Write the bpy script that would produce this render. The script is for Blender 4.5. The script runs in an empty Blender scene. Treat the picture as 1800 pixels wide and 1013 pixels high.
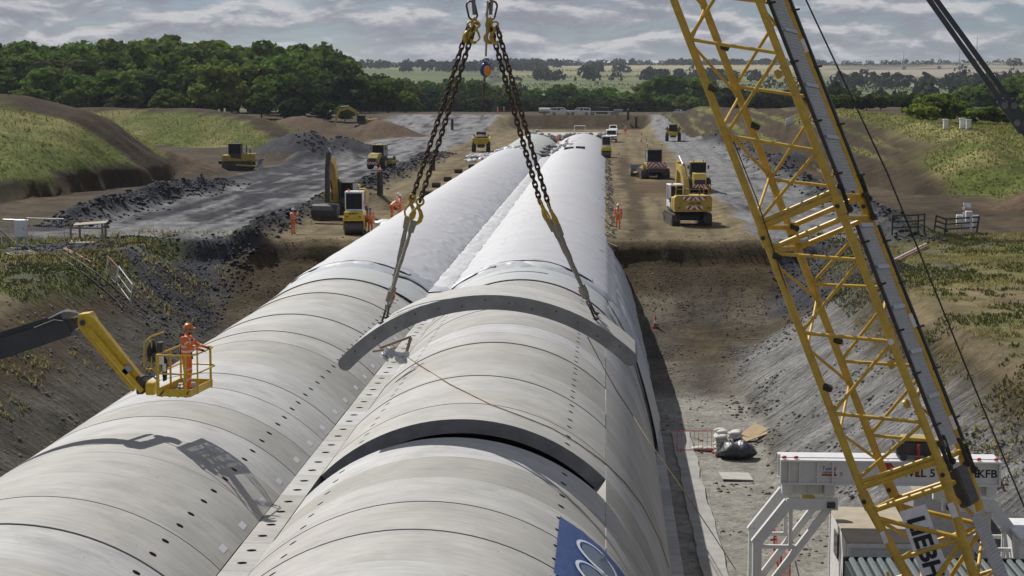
import bpy, bmesh, math, random
import numpy as np
from mathutils import Vector, Matrix, Euler
random.seed(11); RNG = np.random.default_rng(5)
SC = bpy.context.scene; COL = SC.collection
R_ = math.radians; PI = math.pi

# ------------------------------------------------------------------ camera, sky, sun, exposure
CAM_Z = 10.7; FPX = 3100.0; IW, IH = 1800.0, 1013.0; VX, VY = 1064.0, 145.0
PITCH = math.atan((IH/2-VY)/FPX); YAW = math.atan((VX-IW/2)*math.cos(PITCH)/FPX)
cd = bpy.data.cameras.new('camera'); cam = bpy.data.objects.new('camera', cd); COL.objects.link(cam)
cam.location = (0, 0, CAM_Z); cam.rotation_euler = (PI/2-PITCH, 0, YAW)
cd.sensor_width = 36; cd.lens = 36*FPX/IW; cd.clip_start = .5; cd.clip_end = 30000
SC.camera = cam
SUN_DIR = Vector((.62, -.75, -1.0)).normalized()          # direction the light travels
SUN_EL = math.asin(-SUN_DIR.z); SUN_AZ = math.atan2(-SUN_DIR.x, -SUN_DIR.y)   # azimuth of the sun from +Y towards +X
sl = bpy.data.lights.new('sun', 'SUN'); sun = bpy.data.objects.new('sun', sl); COL.objects.link(sun)
sl.energy = 4.9; sl.angle = R_(.5); sl.color = (1, .965, .915)
sun.rotation_euler = SUN_DIR.to_track_quat('-Z', 'Y').to_euler()
w = bpy.data.worlds.new('World'); SC.world = w; w.use_nodes = True
nt = w.node_tree; nt.nodes.clear(); N = nt.nodes.new; L = nt.links.new
def math_node(tree, op, a, b=None, clamp=False):
    n = tree.nodes.new('ShaderNodeMath'); n.operation = op; n.use_clamp = clamp
    for i, s in enumerate((a, b)):
        if s is None: continue
        if isinstance(s, (int, float)): n.inputs[i].default_value = s
        else: tree.links.new(s, n.inputs[i])
    return n.outputs[0]
def sky_world():
    out = N('ShaderNodeOutputWorld'); sky = N('ShaderNodeTexSky'); sky.sky_type = 'NISHITA'; sky.sun_disc = False
    sky.sun_elevation = SUN_EL; sky.sun_rotation = SUN_AZ; sky.air_density = 1.0; sky.dust_density = .3; sky.ozone_density = 1.0
    b1 = N('ShaderNodeBackground'); b1.inputs[1].default_value = .05; tn = N('ShaderNodeMix'); tn.data_type = 'RGBA'; tn.blend_type = 'MULTIPLY'; tn.inputs[0].default_value = 1; L(sky.outputs[0], tn.inputs[6]); tn.inputs[7].default_value = (.68, .83, 1.18, 1); L(tn.outputs[2], b1.inputs[0])
    tc = N('ShaderNodeTexCoord'); sep = N('ShaderNodeSeparateXYZ'); L(tc.outputs['Generated'], sep.inputs[0])
    M = lambda op, a, b=None, c=False: math_node(nt, op, a, b, c)
    zz = M('MAXIMUM', sep.outputs[2], 0.0)
    def field(dz, scale, detail, rough):
        k = M('ADD', zz, .27+dz)
        px = M('DIVIDE', sep.outputs[0], k); py = M('DIVIDE', sep.outputs[1], k)
        cb = N('ShaderNodeCombineXYZ'); L(px, cb.inputs[0]); L(py, cb.inputs[1])
        nz = N('ShaderNodeTexNoise'); nz.inputs['Scale'].default_value = scale; nz.inputs['Detail'].default_value = detail
        nz.inputs['Roughness'].default_value = rough; nz.inputs['Distortion'].default_value = .35
        L(cb.outputs[0], nz.inputs['Vector']); return nz.outputs[0]
    n0 = field(0, 7.0, 10, .58); n1 = field(.0055, 7.0, 10, .58); n2 = field(0, 2.0, 3, .5)
    dens = M('ADD', M('MULTIPLY', n0, .72), M('MULTIPLY', n2, .42))
    mr = N('ShaderNodeMapRange'); mr.inputs[1].default_value = .455; mr.inputs[2].default_value = .60; mr.clamp = True
    L(dens, mr.inputs[0])
    edge = M('SUBTRACT', n0, n1); lit = M('ADD', M('MULTIPLY', edge, 4.2), .50, True)
    thick = N('ShaderNodeMapRange'); thick.inputs[1].default_value = .52; thick.inputs[2].default_value = .72; thick.clamp = True
    L(dens, thick.inputs[0])
    lit2 = M('SUBTRACT', lit, M('MULTIPLY', thick.outputs[0], .30), True)
    cr = N('ShaderNodeValToRGB'); e = cr.color_ramp.elements
    e[0].position = .1; e[0].color = (.28, .29, .335, 1); e[1].position = .85; e[1].color = (.66, .65, .66, 1)
    e2 = cr.color_ramp.elements.new(.45); e2.color = (.37, .38, .425, 1)
    L(lit2, cr.inputs[0])
    b2 = N('ShaderNodeBackground'); b2.inputs[1].default_value = .90; L(cr.outputs[0], b2.inputs[0])
    mx = N('ShaderNodeMixShader'); L(M('MULTIPLY', mr.outputs[0], .93), mx.inputs[0]); L(b1.outputs[0], mx.inputs[1]); L(b2.outputs[0], mx.inputs[2])
    L(mx.outputs[0], out.inputs[0])
sky_world()
vs = SC.view_settings; vs.view_transform = 'Standard'; vs.look = 'None'; vs.exposure = -.03; vs.gamma = 1.0; vs.use_curve_mapping = False

# the same camera as numbers: from a point of the photograph to a point of the place at a known distance or height
cF = np.array([-math.sin(YAW)*math.cos(PITCH), math.cos(YAW)*math.cos(PITCH), -math.sin(PITCH)])
cR = np.array([math.cos(YAW), math.sin(YAW), 0]); cU = np.cross(cR, cF)
def ray(x, y): return cF+cR*((x-IW/2)/FPX)-cU*((y-IH/2)/FPX)
def at_y(x, y, Y): d = ray(x, y); return Vector(np.array([0, 0, CAM_Z])+d*(Y/d[1]))
def at_z(x, y, Z): d = ray(x, y); return Vector(np.array([0, 0, CAM_Z])+d*((Z-CAM_Z)/d[2]))

# ------------------------------------------------------------------ noise for numpy
_perm = RNG.permutation(4096); _rv = RNG.random(4096)
def vnoise(x, y, seed=0):
    x = np.asarray(x, float); y = np.asarray(y, float)
    xi = np.floor(x).astype(int); yi = np.floor(y).astype(int); fx = x-xi; fy = y-yi
    fx = fx*fx*(3-2*fx); fy = fy*fy*(3-2*fy)
    h = lambda a, b: _rv[(_perm[(a+seed*131) & 4095]+b) & 4095]
    h2 = lambda a, b: _rv[_perm[(_perm[(a+seed*131) & 4095]+b) & 4095]]
    return (h2(xi, yi)*(1-fx)+h2(xi+1, yi)*fx)*(1-fy)+(h2(xi, yi+1)*(1-fx)+h2(xi+1, yi+1)*fx)*fy
def fbm(x, y, oct=4, seed=0, gain=.5):
    s = 0; a = 1; t = 0
    for i in range(oct):
        s = s+a*(vnoise(x*2**i+17.3*i, y*2**i-9.1*i, seed+i)-.5); t += a; a *= gain
    return s/t*2
def sstep(a, b, x): t = np.clip((x-a)/(b-a), 0, 1); return t*t*(3-2*t)
def lerp(a, b, t): return a+(b-a)*t

# ------------------------------------------------------------------ mesh collector
class MB:
    def __init__(s): s.v = []; s.f = []; s.m = []
    def add(s, vs, fs, mi=0):
        o = len(s.v); s.v += [tuple(map(float, p)) for p in vs]; s.f += [tuple(o+i for i in f) for f in fs]; s.m += [mi]*len(fs); return s
    def box(s, c, d, rot=None, mi=0, taper=1.0):
        x, y, z = d[0]/2, d[1]/2, d[2]/2; t = taper
        P = [Vector(p) for p in ((-x,-y,-z),(x,-y,-z),(x,y,-z),(-x,y,-z),(-x*t,-y*t,z),(x*t,-y*t,z),(x*t,y*t,z),(-x*t,y*t,z))]
        if rot is not None:
            M = rot if isinstance(rot, Matrix) else Euler(rot).to_matrix(); P = [M@p for p in P]
        return s.add([p+Vector(c) for p in P], [(0,3,2,1),(4,5,6,7),(0,1,5,4),(1,2,6,5),(2,3,7,6),(3,0,4,7)], mi)
    def bbox(s, c, d, b=.03, rot=None, mi=0):                     # box with chamfered edges
        bm = bmesh.new(); bmesh.ops.create_cube(bm, size=1)
        for v in bm.verts: v.co = Vector((v.co.x*d[0], v.co.y*d[1], v.co.z*d[2]))
        bmesh.ops.bevel(bm, geom=list(bm.edges), offset=min(b, .45*min(d)), segments=1, affect='EDGES')
        M = None
        if rot is not None: M = rot if isinstance(rot, Matrix) else Euler(rot).to_matrix()
        bm.verts.index_update()
        s.add([((M@v.co) if M else v.co)+Vector(c) for v in bm.verts], [[v.index for v in f.verts] for f in bm.faces], mi); bm.free(); return s
    def cyl(s, p0, p1, r0, r1=None, n=12, cap=True, mi=0):
        p0 = Vector(p0); p1 = Vector(p1); r1 = r0 if r1 is None else r1; d = (p1-p0)
        if d.length < 1e-6: return s
        d.normalize(); a = d.orthogonal().normalized(); b = d.cross(a); V = []
        for p, r in ((p0, r0), (p1, r1)):
            V += [p+(a*math.cos(2*PI*i/n)+b*math.sin(2*PI*i/n))*r for i in range(n)]
        F = [(i, (i+1) % n, n+(i+1) % n, n+i) for i in range(n)]
        if cap: F += [tuple(range(n-1, -1, -1)), tuple(range(n, 2*n))]
        return s.add(V, F, mi)
    def tube(s, pts, r, n=8, closed=False, mi=0, cap=True):
        pts = [Vector(p) for p in pts]; k = len(pts); V = []; F = []; prev = None
        for i, p in enumerate(pts):
            a = pts[(i-1) % k] if (closed or i > 0) else p; b = pts[(i+1) % k] if (closed or i < k-1) else p
            t = (b-a).normalized()
            if prev is None: x = t.orthogonal().normalized()
            else:
                x = prev-t*prev.dot(t); x = x.normalized() if x.length > 1e-5 else t.orthogonal().normalized()
            prev = x; y = t.cross(x); rr = r[i] if isinstance(r, (list, tuple)) else r
            V += [p+(x*math.cos(2*PI*j/n)+y*math.sin(2*PI*j/n))*rr for j in range(n)]
        for i in range(k if closed else k-1):
            i2 = (i+1) % k
            F += [(i*n+j, i*n+(j+1) % n, i2*n+(j+1) % n, i2*n+j) for j in range(n)]
        if cap and not closed: F += [tuple(range(n-1, -1, -1)), tuple(range((k-1)*n, k*n))]
        return s.add(V, F, mi)
    def prism(s, poly, axis, a0, a1, mi=0):                       # poly in the two other axes (cyclic order), extruded on axis
        n = len(poly)
        def P(p, a): return {'x': (a, p[0], p[1]), 'y': (p[0], a, p[1]), 'z': (p[0], p[1], a)}[axis]
        V = [P(p, a0) for p in poly]+[P(p, a1) for p in poly]
        F = [tuple(range(n-1, -1, -1)), tuple(range(n, 2*n))]+[(i, (i+1) % n, n+(i+1) % n, n+i) for i in range(n)]
        return s.add(V, F, mi)
    def ell(s, c, r, n=12, m=8, rot=None, mi=0):
        V = []; F = []; c = Vector(c); M = Euler(rot).to_matrix() if rot is not None else None
        for i in range(m+1):
            th = PI*i/m
            for j in range(n):
                ph = 2*PI*j/n; q = Vector((r[0]*math.sin(th)*math.cos(ph), r[1]*math.sin(th)*math.sin(ph), r[2]*math.cos(th)))
                V.append(c+(M@q if M else q))
        for i in range(m): F += [(i*n+j, (i+1)*n+j, (i+1)*n+(j+1) % n, i*n+(j+1) % n) for j in range(n)]
        return s.add(V, F, mi)
    def xf(s, M): s.v = [tuple(M@Vector(p)) for p in s.v]; return s
    def mesh(s, name, mats, smooth=35, recalc=True):
        me = bpy.data.meshes.new(name); me.from_pydata(s.v, [], s.f)
        for m in (mats if isinstance(mats, (list, tuple)) else [mats]): me.materials.append(m)
        if any(s.m): me.polygons.foreach_set('material_index', s.m)
        if recalc:
            bm = bmesh.new(); bm.from_mesh(me); bmesh.ops.recalc_face_normals(bm, faces=bm.faces); bm.to_mesh(me); bm.free()
        if smooth:
            me.polygons.foreach_set('use_smooth', [True]*len(me.polygons)); me.set_sharp_from_angle(angle=R_(smooth))
        me.update(); return me
    def build(s, name, mats, parent=None, smooth=35, label=None):
        return link(name, s.mesh(name, mats, smooth), parent, label)
def link(name, me, parent=None, label=None):
    o = bpy.data.objects.new(name, me); COL.objects.link(o)
    if parent is not None: o.parent = parent
    if label: o['label'] = label
    return o
def tag(o, label=None, cat=None, group=None, kind=None):
    for k, v in (('label', label), ('category', cat), ('group', group), ('kind', kind)):
        if v: o[k] = v
    return o
def thing(name, label, cat, loc=(0, 0, 0), rz=0, group=None):
    o = bpy.data.objects.new(name, None); COL.objects.link(o); o.empty_display_size = .3
    o.location = loc; o.rotation_euler = (0, 0, rz); return tag(o, label, cat, group)
def copy_tree(o, parent=None):
    c = o.copy(); COL.objects.link(c); c.parent = parent
    for ch in o.children: copy_tree(ch, c)
    return c

# ------------------------------------------------------------------ materials
MATS = {}
def mat(name, col, rough=.6, metal=0, var=.12, scale=6, bump=.0, bscale=40, dirt=None, dirt_amt=.0, dscale=2.5, coat=0, detail=5, rand=0, spec=.5, stretch=None):
    if name in MATS: return MATS[name]
    m = bpy.data.materials.new(name); m.use_nodes = True; t = m.node_tree; b = t.nodes['Principled BSDF']
    tc = t.nodes.new('ShaderNodeTexCoord'); src = tc.outputs['Object']
    if stretch:
        mp = t.nodes.new('ShaderNodeMapping'); mp.inputs['Scale'].default_value = stretch; t.links.new(src, mp.inputs[0]); src = mp.outputs[0]
    nz = t.nodes.new('ShaderNodeTexNoise'); nz.inputs['Scale'].default_value = scale; nz.inputs['Detail'].default_value = detail; nz.inputs['Roughness'].default_value = .62
    t.links.new(src, nz.inputs['Vector'])
    cr = t.nodes.new('ShaderNodeValToRGB'); e = cr.color_ramp.elements
    e[0].position = .3; e[1].position = .72
    e[0].color = tuple(max(0, c*(1-var)) for c in col)+(1,); e[1].color = tuple(min(1, c*(1+var)) for c in col)+(1,)
    t.links.new(nz.outputs[0], cr.inputs[0]); colr = cr.outputs[0]
    if dirt:
        n2 = t.nodes.new('ShaderNodeTexNoise'); n2.inputs['Scale'].default_value = dscale; n2.inputs['Detail'].default_value = 7; n2.inputs['Roughness'].default_value = .7
        t.links.new(src, n2.inputs['Vector'])
        r2 = t.nodes.new('ShaderNodeMapRange'); r2.inputs[1].default_value = .42; r2.inputs[2].default_value = .68; r2.inputs[4].default_value = dirt_amt; t.links.new(n2.outputs[0], r2.inputs[0])
        mx = t.nodes.new('ShaderNodeMix'); mx.data_type = 'RGBA'; t.links.new(r2.outputs[0], mx.inputs[0]); t.links.new(colr, mx.inputs[6]); mx.inputs[7].default_value = dirt+(1,); colr = mx.outputs[2]
    if rand:
        oi = t.nodes.new('ShaderNodeObjectInfo'); hs = t.nodes.new('ShaderNodeHueSaturation')
        r3 = t.nodes.new('ShaderNodeMapRange'); r3.inputs[3].default_value = 1-rand; r3.inputs[4].default_value = 1+rand; t.links.new(oi.outputs['Random'], r3.inputs[0])
        t.links.new(r3.outputs[0], hs.inputs['Value']); t.links.new(colr, hs.inputs['Color']); colr = hs.outputs[0]
    t.links.new(colr, b.inputs['Base Color'])
    b.inputs['Roughness'].default_value = rough; b.inputs['Metallic'].default_value = metal; b.inputs['Specular IOR Level'].default_value = spec
    if coat: b.inputs['Coat Weight'].default_value = coat
    if bump:
        n3 = t.nodes.new('ShaderNodeTexNoise'); n3.inputs['Scale'].default_value = bscale; n3.inputs['Detail'].default_value = 4
        t.links.new(src, n3.inputs['Vector'])
        bp = t.nodes.new('ShaderNodeBump'); bp.inputs['Strength'].default_value = bump; bp.inputs['Distance'].default_value = .05
        t.links.new(n3.outputs[0], bp.inputs['Height']); t.links.new(bp.outputs[0], b.inputs['Normal'])
    MATS[name] = m; return m
DUST = (.17, .135, .085)
m_cat = mat('machine_yellow', (.50, .35, .045), .5, dirt=(.15, .12, .07), dirt_amt=.6, dscale=1.6)
m_crane = mat('crane_yellow', (.58, .365, .028), .42, var=.10, scale=3, dirt=(.25, .16, .05), dirt_amt=.5, dscale=4)
m_lift = mat('lift_yellow', (.62, .42, .015), .42, var=.08, dirt=(.2, .15, .06), dirt_amt=.45, dscale=7)
m_black = mat('black_rubber', (.022, .022, .023), .75, dirt=DUST, dirt_amt=.3, dscale=2)
m_dark = mat('dark_steel', (.035, .035, .038), .55, dirt=DUST, dirt_amt=.3)
m_track = mat('track_steel', (.05, .043, .036), .7, var=.3, dirt=(.13, .1, .065), dirt_amt=.7, dscale=3)
m_glass = mat('cab_glass', (.014, .018, .021), .1, var=.1, spec=.3)
m_white = mat('white_paint', (.76, .76, .75), .45, var=.05, dirt=(.36, .34, .3), dirt_amt=.35, dscale=2)
m_orange = mat('orange_hi_vis', (.80, .16, .018), .75, var=.12, scale=9, bump=.35, bscale=14)
m_band = mat('reflective_band', (.62, .63, .63), .5, var=.06)
m_skin = mat('skin', (.30, .17, .115), .55, var=.05)
m_boot = mat('boot_leather', (.025, .022, .02), .6)
m_helm_w = mat('white_helmet', (.75, .75, .75), .3, var=.03); m_helm_o = mat('orange_helmet', (.62, .15, .03), .35, var=.05); m_helm_b = mat('blue_helmet', (.05, .15, .45), .35, var=.03)
m_red = mat('red_paint', (.45, .04, .03), .5); m_amber = mat('amber_lens', (.8, .3, .02), .3)
m_chev_r = mat('chevron_red', (.45, .035, .03), .45); m_chev_w = mat('chevron_white', (.7, .7, .7), .45)
m_timber = mat('weathered_timber', (.27, .21, .14), .8, var=.25, scale=3, stretch=(6, 6, .6)); m_galv = mat('galvanised_steel', (.45, .46, .47), .42, .75, var=.12)
m_grey = mat('grey_paint', (.3, .3, .31), .5)
# precast concrete: each piece has its own tone, long faint streaks, blotches, pin holes
def concrete(name, col, dark):
    m = bpy.data.materials.new(name); m.use_nodes = True; t = m.node_tree; b = t.nodes['Principled BSDF']; T = t.nodes.new; K = t.links.new
    tc = T('ShaderNodeTexCoord'); oi = T('ShaderNodeObjectInfo')
    off = T('ShaderNodeVectorMath'); off.operation = 'ADD'; K(tc.outputs['Object'], off.inputs[0])
    cx = T('ShaderNodeCombineXYZ'); mm = math_node(t, 'MULTIPLY', oi.outputs['Random'], 91.0); K(mm, cx.inputs[0]); K(mm, cx.inputs[1]); K(cx.outputs[0], off.inputs[1])
    def noise(sc, det, st=(1, 1, 1), ro=.6):
        mp = T('ShaderNodeMapping'); mp.inputs['Scale'].default_value = st; K(off.outputs[0], mp.inputs[0])
        n = T('ShaderNodeTexNoise'); n.inputs['Scale'].default_value = sc; n.inputs['Detail'].default_value = det; n.inputs['Roughness'].default_value = ro; K(mp.outputs[0], n.inputs[0]); return n.outputs[0]
    streak = noise(2.2, 6, (.35, 3.2, .35), .65); blot = noise(.7, 5); fine = noise(30, 3)
    v = math_node(t, 'ADD', math_node(t, 'MULTIPLY', streak, .5), math_node(t, 'MULTIPLY', blot, .5)); patchy = noise(.55, 8, (1, 1.6, 1), .72)
    cr = T('ShaderNodeValToRGB'); e = cr.color_ramp.elements; e[0].position = .33; e[0].color = dark+(1,); e[1].position = .62; e[1].color = col+(1,); K(v, cr.inputs[0])
    tint = T('ShaderNodeValToRGB'); tint.color_ramp.interpolation = 'LINEAR'; e = tint.color_ramp.elements
    e[0].color = (.76, .75, .705, 1); e[1].color = (1.06, 1.07, 1.10, 1)
    for p, c in ((.25, (.97, .955, .92, 1)), (.5, (.89, .88, .85, 1)), (.75, (1.0, 1.0, .985, 1))):
        x = tint.color_ramp.elements.new(p); x.color = c
    K(oi.outputs['Random'], tint.inputs[0])
    mx = T('ShaderNodeMix'); mx.data_type = 'RGBA'; mx.blend_type = 'MULTIPLY'; mx.inputs[0].default_value = 1; K(cr.outputs[0], mx.inputs[6]); K(tint.outputs[0], mx.inputs[7])
    pin = T('ShaderNodeTexVoronoi'); pin.inputs['Scale'].default_value = 1.3; K(off.outputs[0], pin.inputs[0])
    ps = math_node(t, 'LESS_THAN', pin.outputs['Distance'], .028)
    m2 = T('ShaderNodeMix'); m2.data_type = 'RGBA'; K(ps, m2.inputs[0])
    st = T('ShaderNodeMapRange'); st.inputs[1].default_value = .53; st.inputs[2].default_value = .70; st.inputs[4].default_value = .55; K(patchy, st.inputs[0])
    m3 = T('ShaderNodeMix'); m3.data_type = 'RGBA'; K(st.outputs[0], m3.inputs[0]); K(mx.outputs[2], m3.inputs[6]); m3.inputs[7].default_value = (.25, .24, .215, 1); K(m3.outputs[2], m2.inputs[6]); m2.inputs[7].default_value = (.12, .09, .07, 1)
    K(m2.outputs[2], b.inputs['Base Color']); b.inputs['Roughness'].default_value = .72; b.inputs['Specular IOR Level'].default_value = .3
    bp = T('ShaderNodeBump'); bp.inputs['Strength'].default_value = .25; bp.inputs['Distance'].default_value = .02
    K(math_node(t, 'ADD', fine, streak), bp.inputs['Height']); K(bp.outputs[0], b.inputs['Normal']); MATS[name] = m; return m
m_conc = concrete('precast_concrete', (.485, .478, .455), (.335, .332, .318))
m_conc_shade = mat('shaded_end_concrete', (.265, .265, .27), .8, var=.16, scale=1.6, bump=.3, dirt=(.15, .15, .155), dirt_amt=.6, dscale=1.3)  # slab end faces darkened: their shade is put into the colour
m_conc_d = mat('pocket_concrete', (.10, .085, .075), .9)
# ------------------------------------------------------------------ terrain
XS, ZST = -8.29, -.30                       # middle of the pier strip between the vaults, and its height
def ridge(x, y, pts, slope):
    best = np.full(np.shape(x), -1e3)
    for (x0, y0, z0), (x1, y1, z1) in zip(pts[:-1], pts[1:]):
        dx, dy = x1-x0, y1-y0; t = np.clip(((x-x0)*dx+(y-y0)*dy)/(dx*dx+dy*dy), 0, 1)
        d = np.hypot(x-(x0+t*dx), y-(y0+t*dy)); best = np.maximum(best, z0+t*(z1-z0)+.6-np.sqrt((d*slope)**2+.36))
    return best
def foot_right(y): return np.interp(y, [40, 56, 60, 66, 78, 100], [19, 16.5, 12.5, 7.4, 7.0, 7.0])
MA = [(-130, 192, 15), (-95, 189, 12.4), (-64, 187, 7.7), (-56.5, 186, 4.9), (-51.5, 187, 2.6), (-48.5, 188, .3)]
MBp = [(-160, 308, 7.2), (-93, 303, 6.7), (-70, 299, 6.4), (-60, 293, 5.3), (-50, 284, 1.6)]
MR = [(24, 440, 4.8), (30, 350, 5.6), (36.6, 262, 6.4), (38.5, 225, 6.1), (39.5, 192, 5.5), (37.5, 174, 3.6)]
MA2 = [(-110, 176, 6.0), (-78, 166, 4.1), (-62, 161, 2.7), (-52, 165, 1.5), (-46, 176, .0)]
def pdist(x, y, pts):
    d = np.full(np.shape(x), 1e9)
    for (x0, y0, _), (x1, y1, _) in zip(pts[:-1], pts[1:]):
        t = np.clip(((x-x0)*(x1-x0)+(y-y0)*(y1-y0))/((x1-x0)**2+(y1-y0)**2), 0, 1); d = np.minimum(d, np.hypot(x-x0-t*(x1-x0), y-y0-t*(y1-y0)))
    return d
def ridge_a(x, y): return np.maximum(ridge(x, y, MA, .275), ridge(x, y, MA2, .22))-5.0*sstep(-56, -43.5, x+.02*(y-180)+1.6*fbm(x/6, y/6, 3, 88))
def height(x, y):
    x = np.asarray(x, float); y = np.asarray(y, float)
    n1 = fbm(x/9, y/9, 4, 1); n2 = fbm(x/2.2, y/2.2, 3, 7); n3 = fbm(x/30, y/30, 3, 3)
    yy = y+n1*2.2
    front = np.interp(y+n1*1.0, [86, 95, 106, 113.5, 118.5, 119.6], [-6.1, -5.75, -4.7, -3.2, -1.5, 0])
    fr = foot_right(y)
    zr = -6.1+np.clip((x-fr+n1*.8)*.70, 0, None); zr = np.where(zr > 0, np.minimum(zr, 0)+0*zr, zr)
    zl = -6.1+np.clip((-21.3-x+n1*.7)*.64, 0, None)
    z = np.minimum(np.maximum(np.maximum(front, zr), zl), 0)
    inpit = sstep(-.4, -2.0, z)
    # relief on the cut faces
    z = z+inpit*(n2*.16+n1*.22)*sstep(-6.08, -5.3, z)+np.where(z < -5.9, n2*.05, 0)
    flat = 1-inpit
    z = z+flat*(n1*.07+n2*.035)
    z = z+sstep(26, 40, x)*sstep(95, 125, y)*.5*flat+sstep(-40, -60, x)*.4*flat
    # drawn-out grooves left by the digging on the side faces
    gv = fbm((y+.55*x)/1.5, (x-.4*y)/9, 3, 101); z = z+inpit*sstep(-6.05, -5.2, z)*gv*.20*(((x > 6.5) | (x < -20)) & (y < 112))
    # loose rock thrown up along the haul roads, spoil heaps
    rock = fbm(x/1.3, y/1.3, 4, 21)
    berm = lambda xc, wd, h, a, b: h*np.exp(-((x-xc-n1*1.1)/wd)**2)*sstep(a, a+8, y)*sstep(b, b-20, y)*(1+.9*rock)
    z = z+berm(-24.4, 1.1, .75, 113, 270)+berm(-40.5, 1.7, 1.2, 128, 190)+berm(-40.5, 1.5, .35, 180, 236)+berm(-40.5, 1.7, 1.2, 228, 300)+berm(20.8, 1.6, 1.1, 118, 330)+berm(10.4, .8, .25, 116, 200)
    shm = (sstep(-24.6, -25.6, x)*sstep(-41, -39.5, x)+sstep(10.6, 11.4, x)*sstep(20.4, 19.5, x))*sstep(116, 120, y)*sstep(380, 340, y); z = z+shm*(.10*fbm(x/.8, y/1.6, 3, 27)+.08*fbm(x/2.6, y/9, 3, 28)+.09*np.sin(y*2.6+2*n1)*(vnoise(x/3, y/14, 5) > .45))
    shf = sstep(117, 121, yy)*sstep(126, 121.5, yy); z = z+shf*rock*.25*(((x > -39) & (x < -24)) | ((x > 10.5) & (x < 20)))
    for cx, cy, h, s in ((-43, 247, 4.0, .5), (-39, 262, 2.6, .5), (-49.5, 200, 2.7, .42), (38, 149, 2.6, .5), (-22.6, 152, 1.6, .5), (-19.6, 150.5, 1.2, .6), (22.5, 218, 2.2, .5), (19, 300, 2.0, .4), (-60, 345, 4.2, .35), (-45, 352, 3.2, .4), (24, 330, 3, .4)):
        z = np.maximum(z, (h+.5-np.sqrt((np.hypot(x-cx, (y-cy)*.8)*s)**2+.25))*(1+.22*n2+.1*rock))
    r = ridge_a(x, y)+n1*.5; z = np.maximum(z, np.where(r > -.35, np.clip((r+.35)*3.2, 0, 1.5)+np.clip(r, 0, None)+n2*.16*(r > 0), -99))
    r = ridge(x, y, MBp, .38)+n1*.55+n2*.2; z = np.maximum(z, r)
    r = ridge(x, y, MR, .46)+n1*.45+n2*.15
    plat = 4.4*sstep(32, 50, x+n1*2)*sstep(151, 169, y+n1*3-(x-40)*.15); z = np.maximum(z, np.maximum(r, np.where(plat > .02, plat, -99)))
    # far end: the bank the two pick-ups stand on, and the ramps beside it
    mid = ((x > -25) & (x < 9)); rampz = 3.0*sstep(345, 425, y); bankz = 3.0*sstep(408.5, 412.5, y+n1*1.2)
    m = sstep(-25, -20, x)*sstep(12, 8, x); fz = bankz*m+rampz*(1-m)
    z = np.maximum(z, np.where(y > 340, z*0+fz+n1*.1*sstep(340, 360, y), z))
    far = sstep(455, 640, y)
    zf = np.interp(y, [0, 640, 900, 1200, 1600, 2100, 2700, 3500, 4300, 9000], [-3, -4, -5, -1, 8, 21, 33, 43, 46, 30])
    hill = fbm(x/620, y/520, 4, 40)*np.interp(y, [600, 1200, 2500, 5000], [1, 5, 9, 9])+np.interp(x/np.maximum(y, 1), [-.4, -.12, .1, .22, .4], [8, 0, 0, 4, 6])*sstep(1200, 3000, y)
    z = lerp(z, zf+hill, far)
    # the tunnel stands in its own trench
    tr = (x > -16.0) & (x < -.7) & (y < 333)
    z = np.where(tr, np.minimum(z, -6.1), z)
    return z
def gz(x, y): return float(height(np.array([x]), np.array([y]))[0])
def gnd(px, py):                              # where the sight line of a point of the photograph meets the ground
    d = ray(px, py); ts = np.concatenate([np.arange(50, 700, .25), np.arange(700, 6000, 4)])/d[1]
    P = np.array([0, 0, CAM_Z])[None]+d[None]*ts[:, None]; h = height(P[:, 0], P[:, 1]); i = int(np.argmax(P[:, 2] <= h))
    return Vector((P[i, 0], P[i, 1], h[i]))
def spaced(a, b, d): return list(np.arange(a, b, d))
gx = spaced(-48, 44, .4); s = .4
left = []; v = -48
while v > -5200: s *= 1.075; v -= s; left.append(v)
right = []; v = gx[-1]; s = .4
while v < 5200: s *= 1.075; v += s; right.append(v)
GX = np.array(left[::-1]+gx+right)
gy = [-300, -150, -60, -10, 10]+spaced(20, 45, 1)+spaced(45, 165, .4); v = gy[-1]; s = .4
while v < 9000: s = max(.4, min(s*1.012, v*.02)); v += s; gy.append(v)
GY = np.array(gy)
MX, MY = np.meshgrid(GX, GY); MZ = height(MX, MY)
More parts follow.
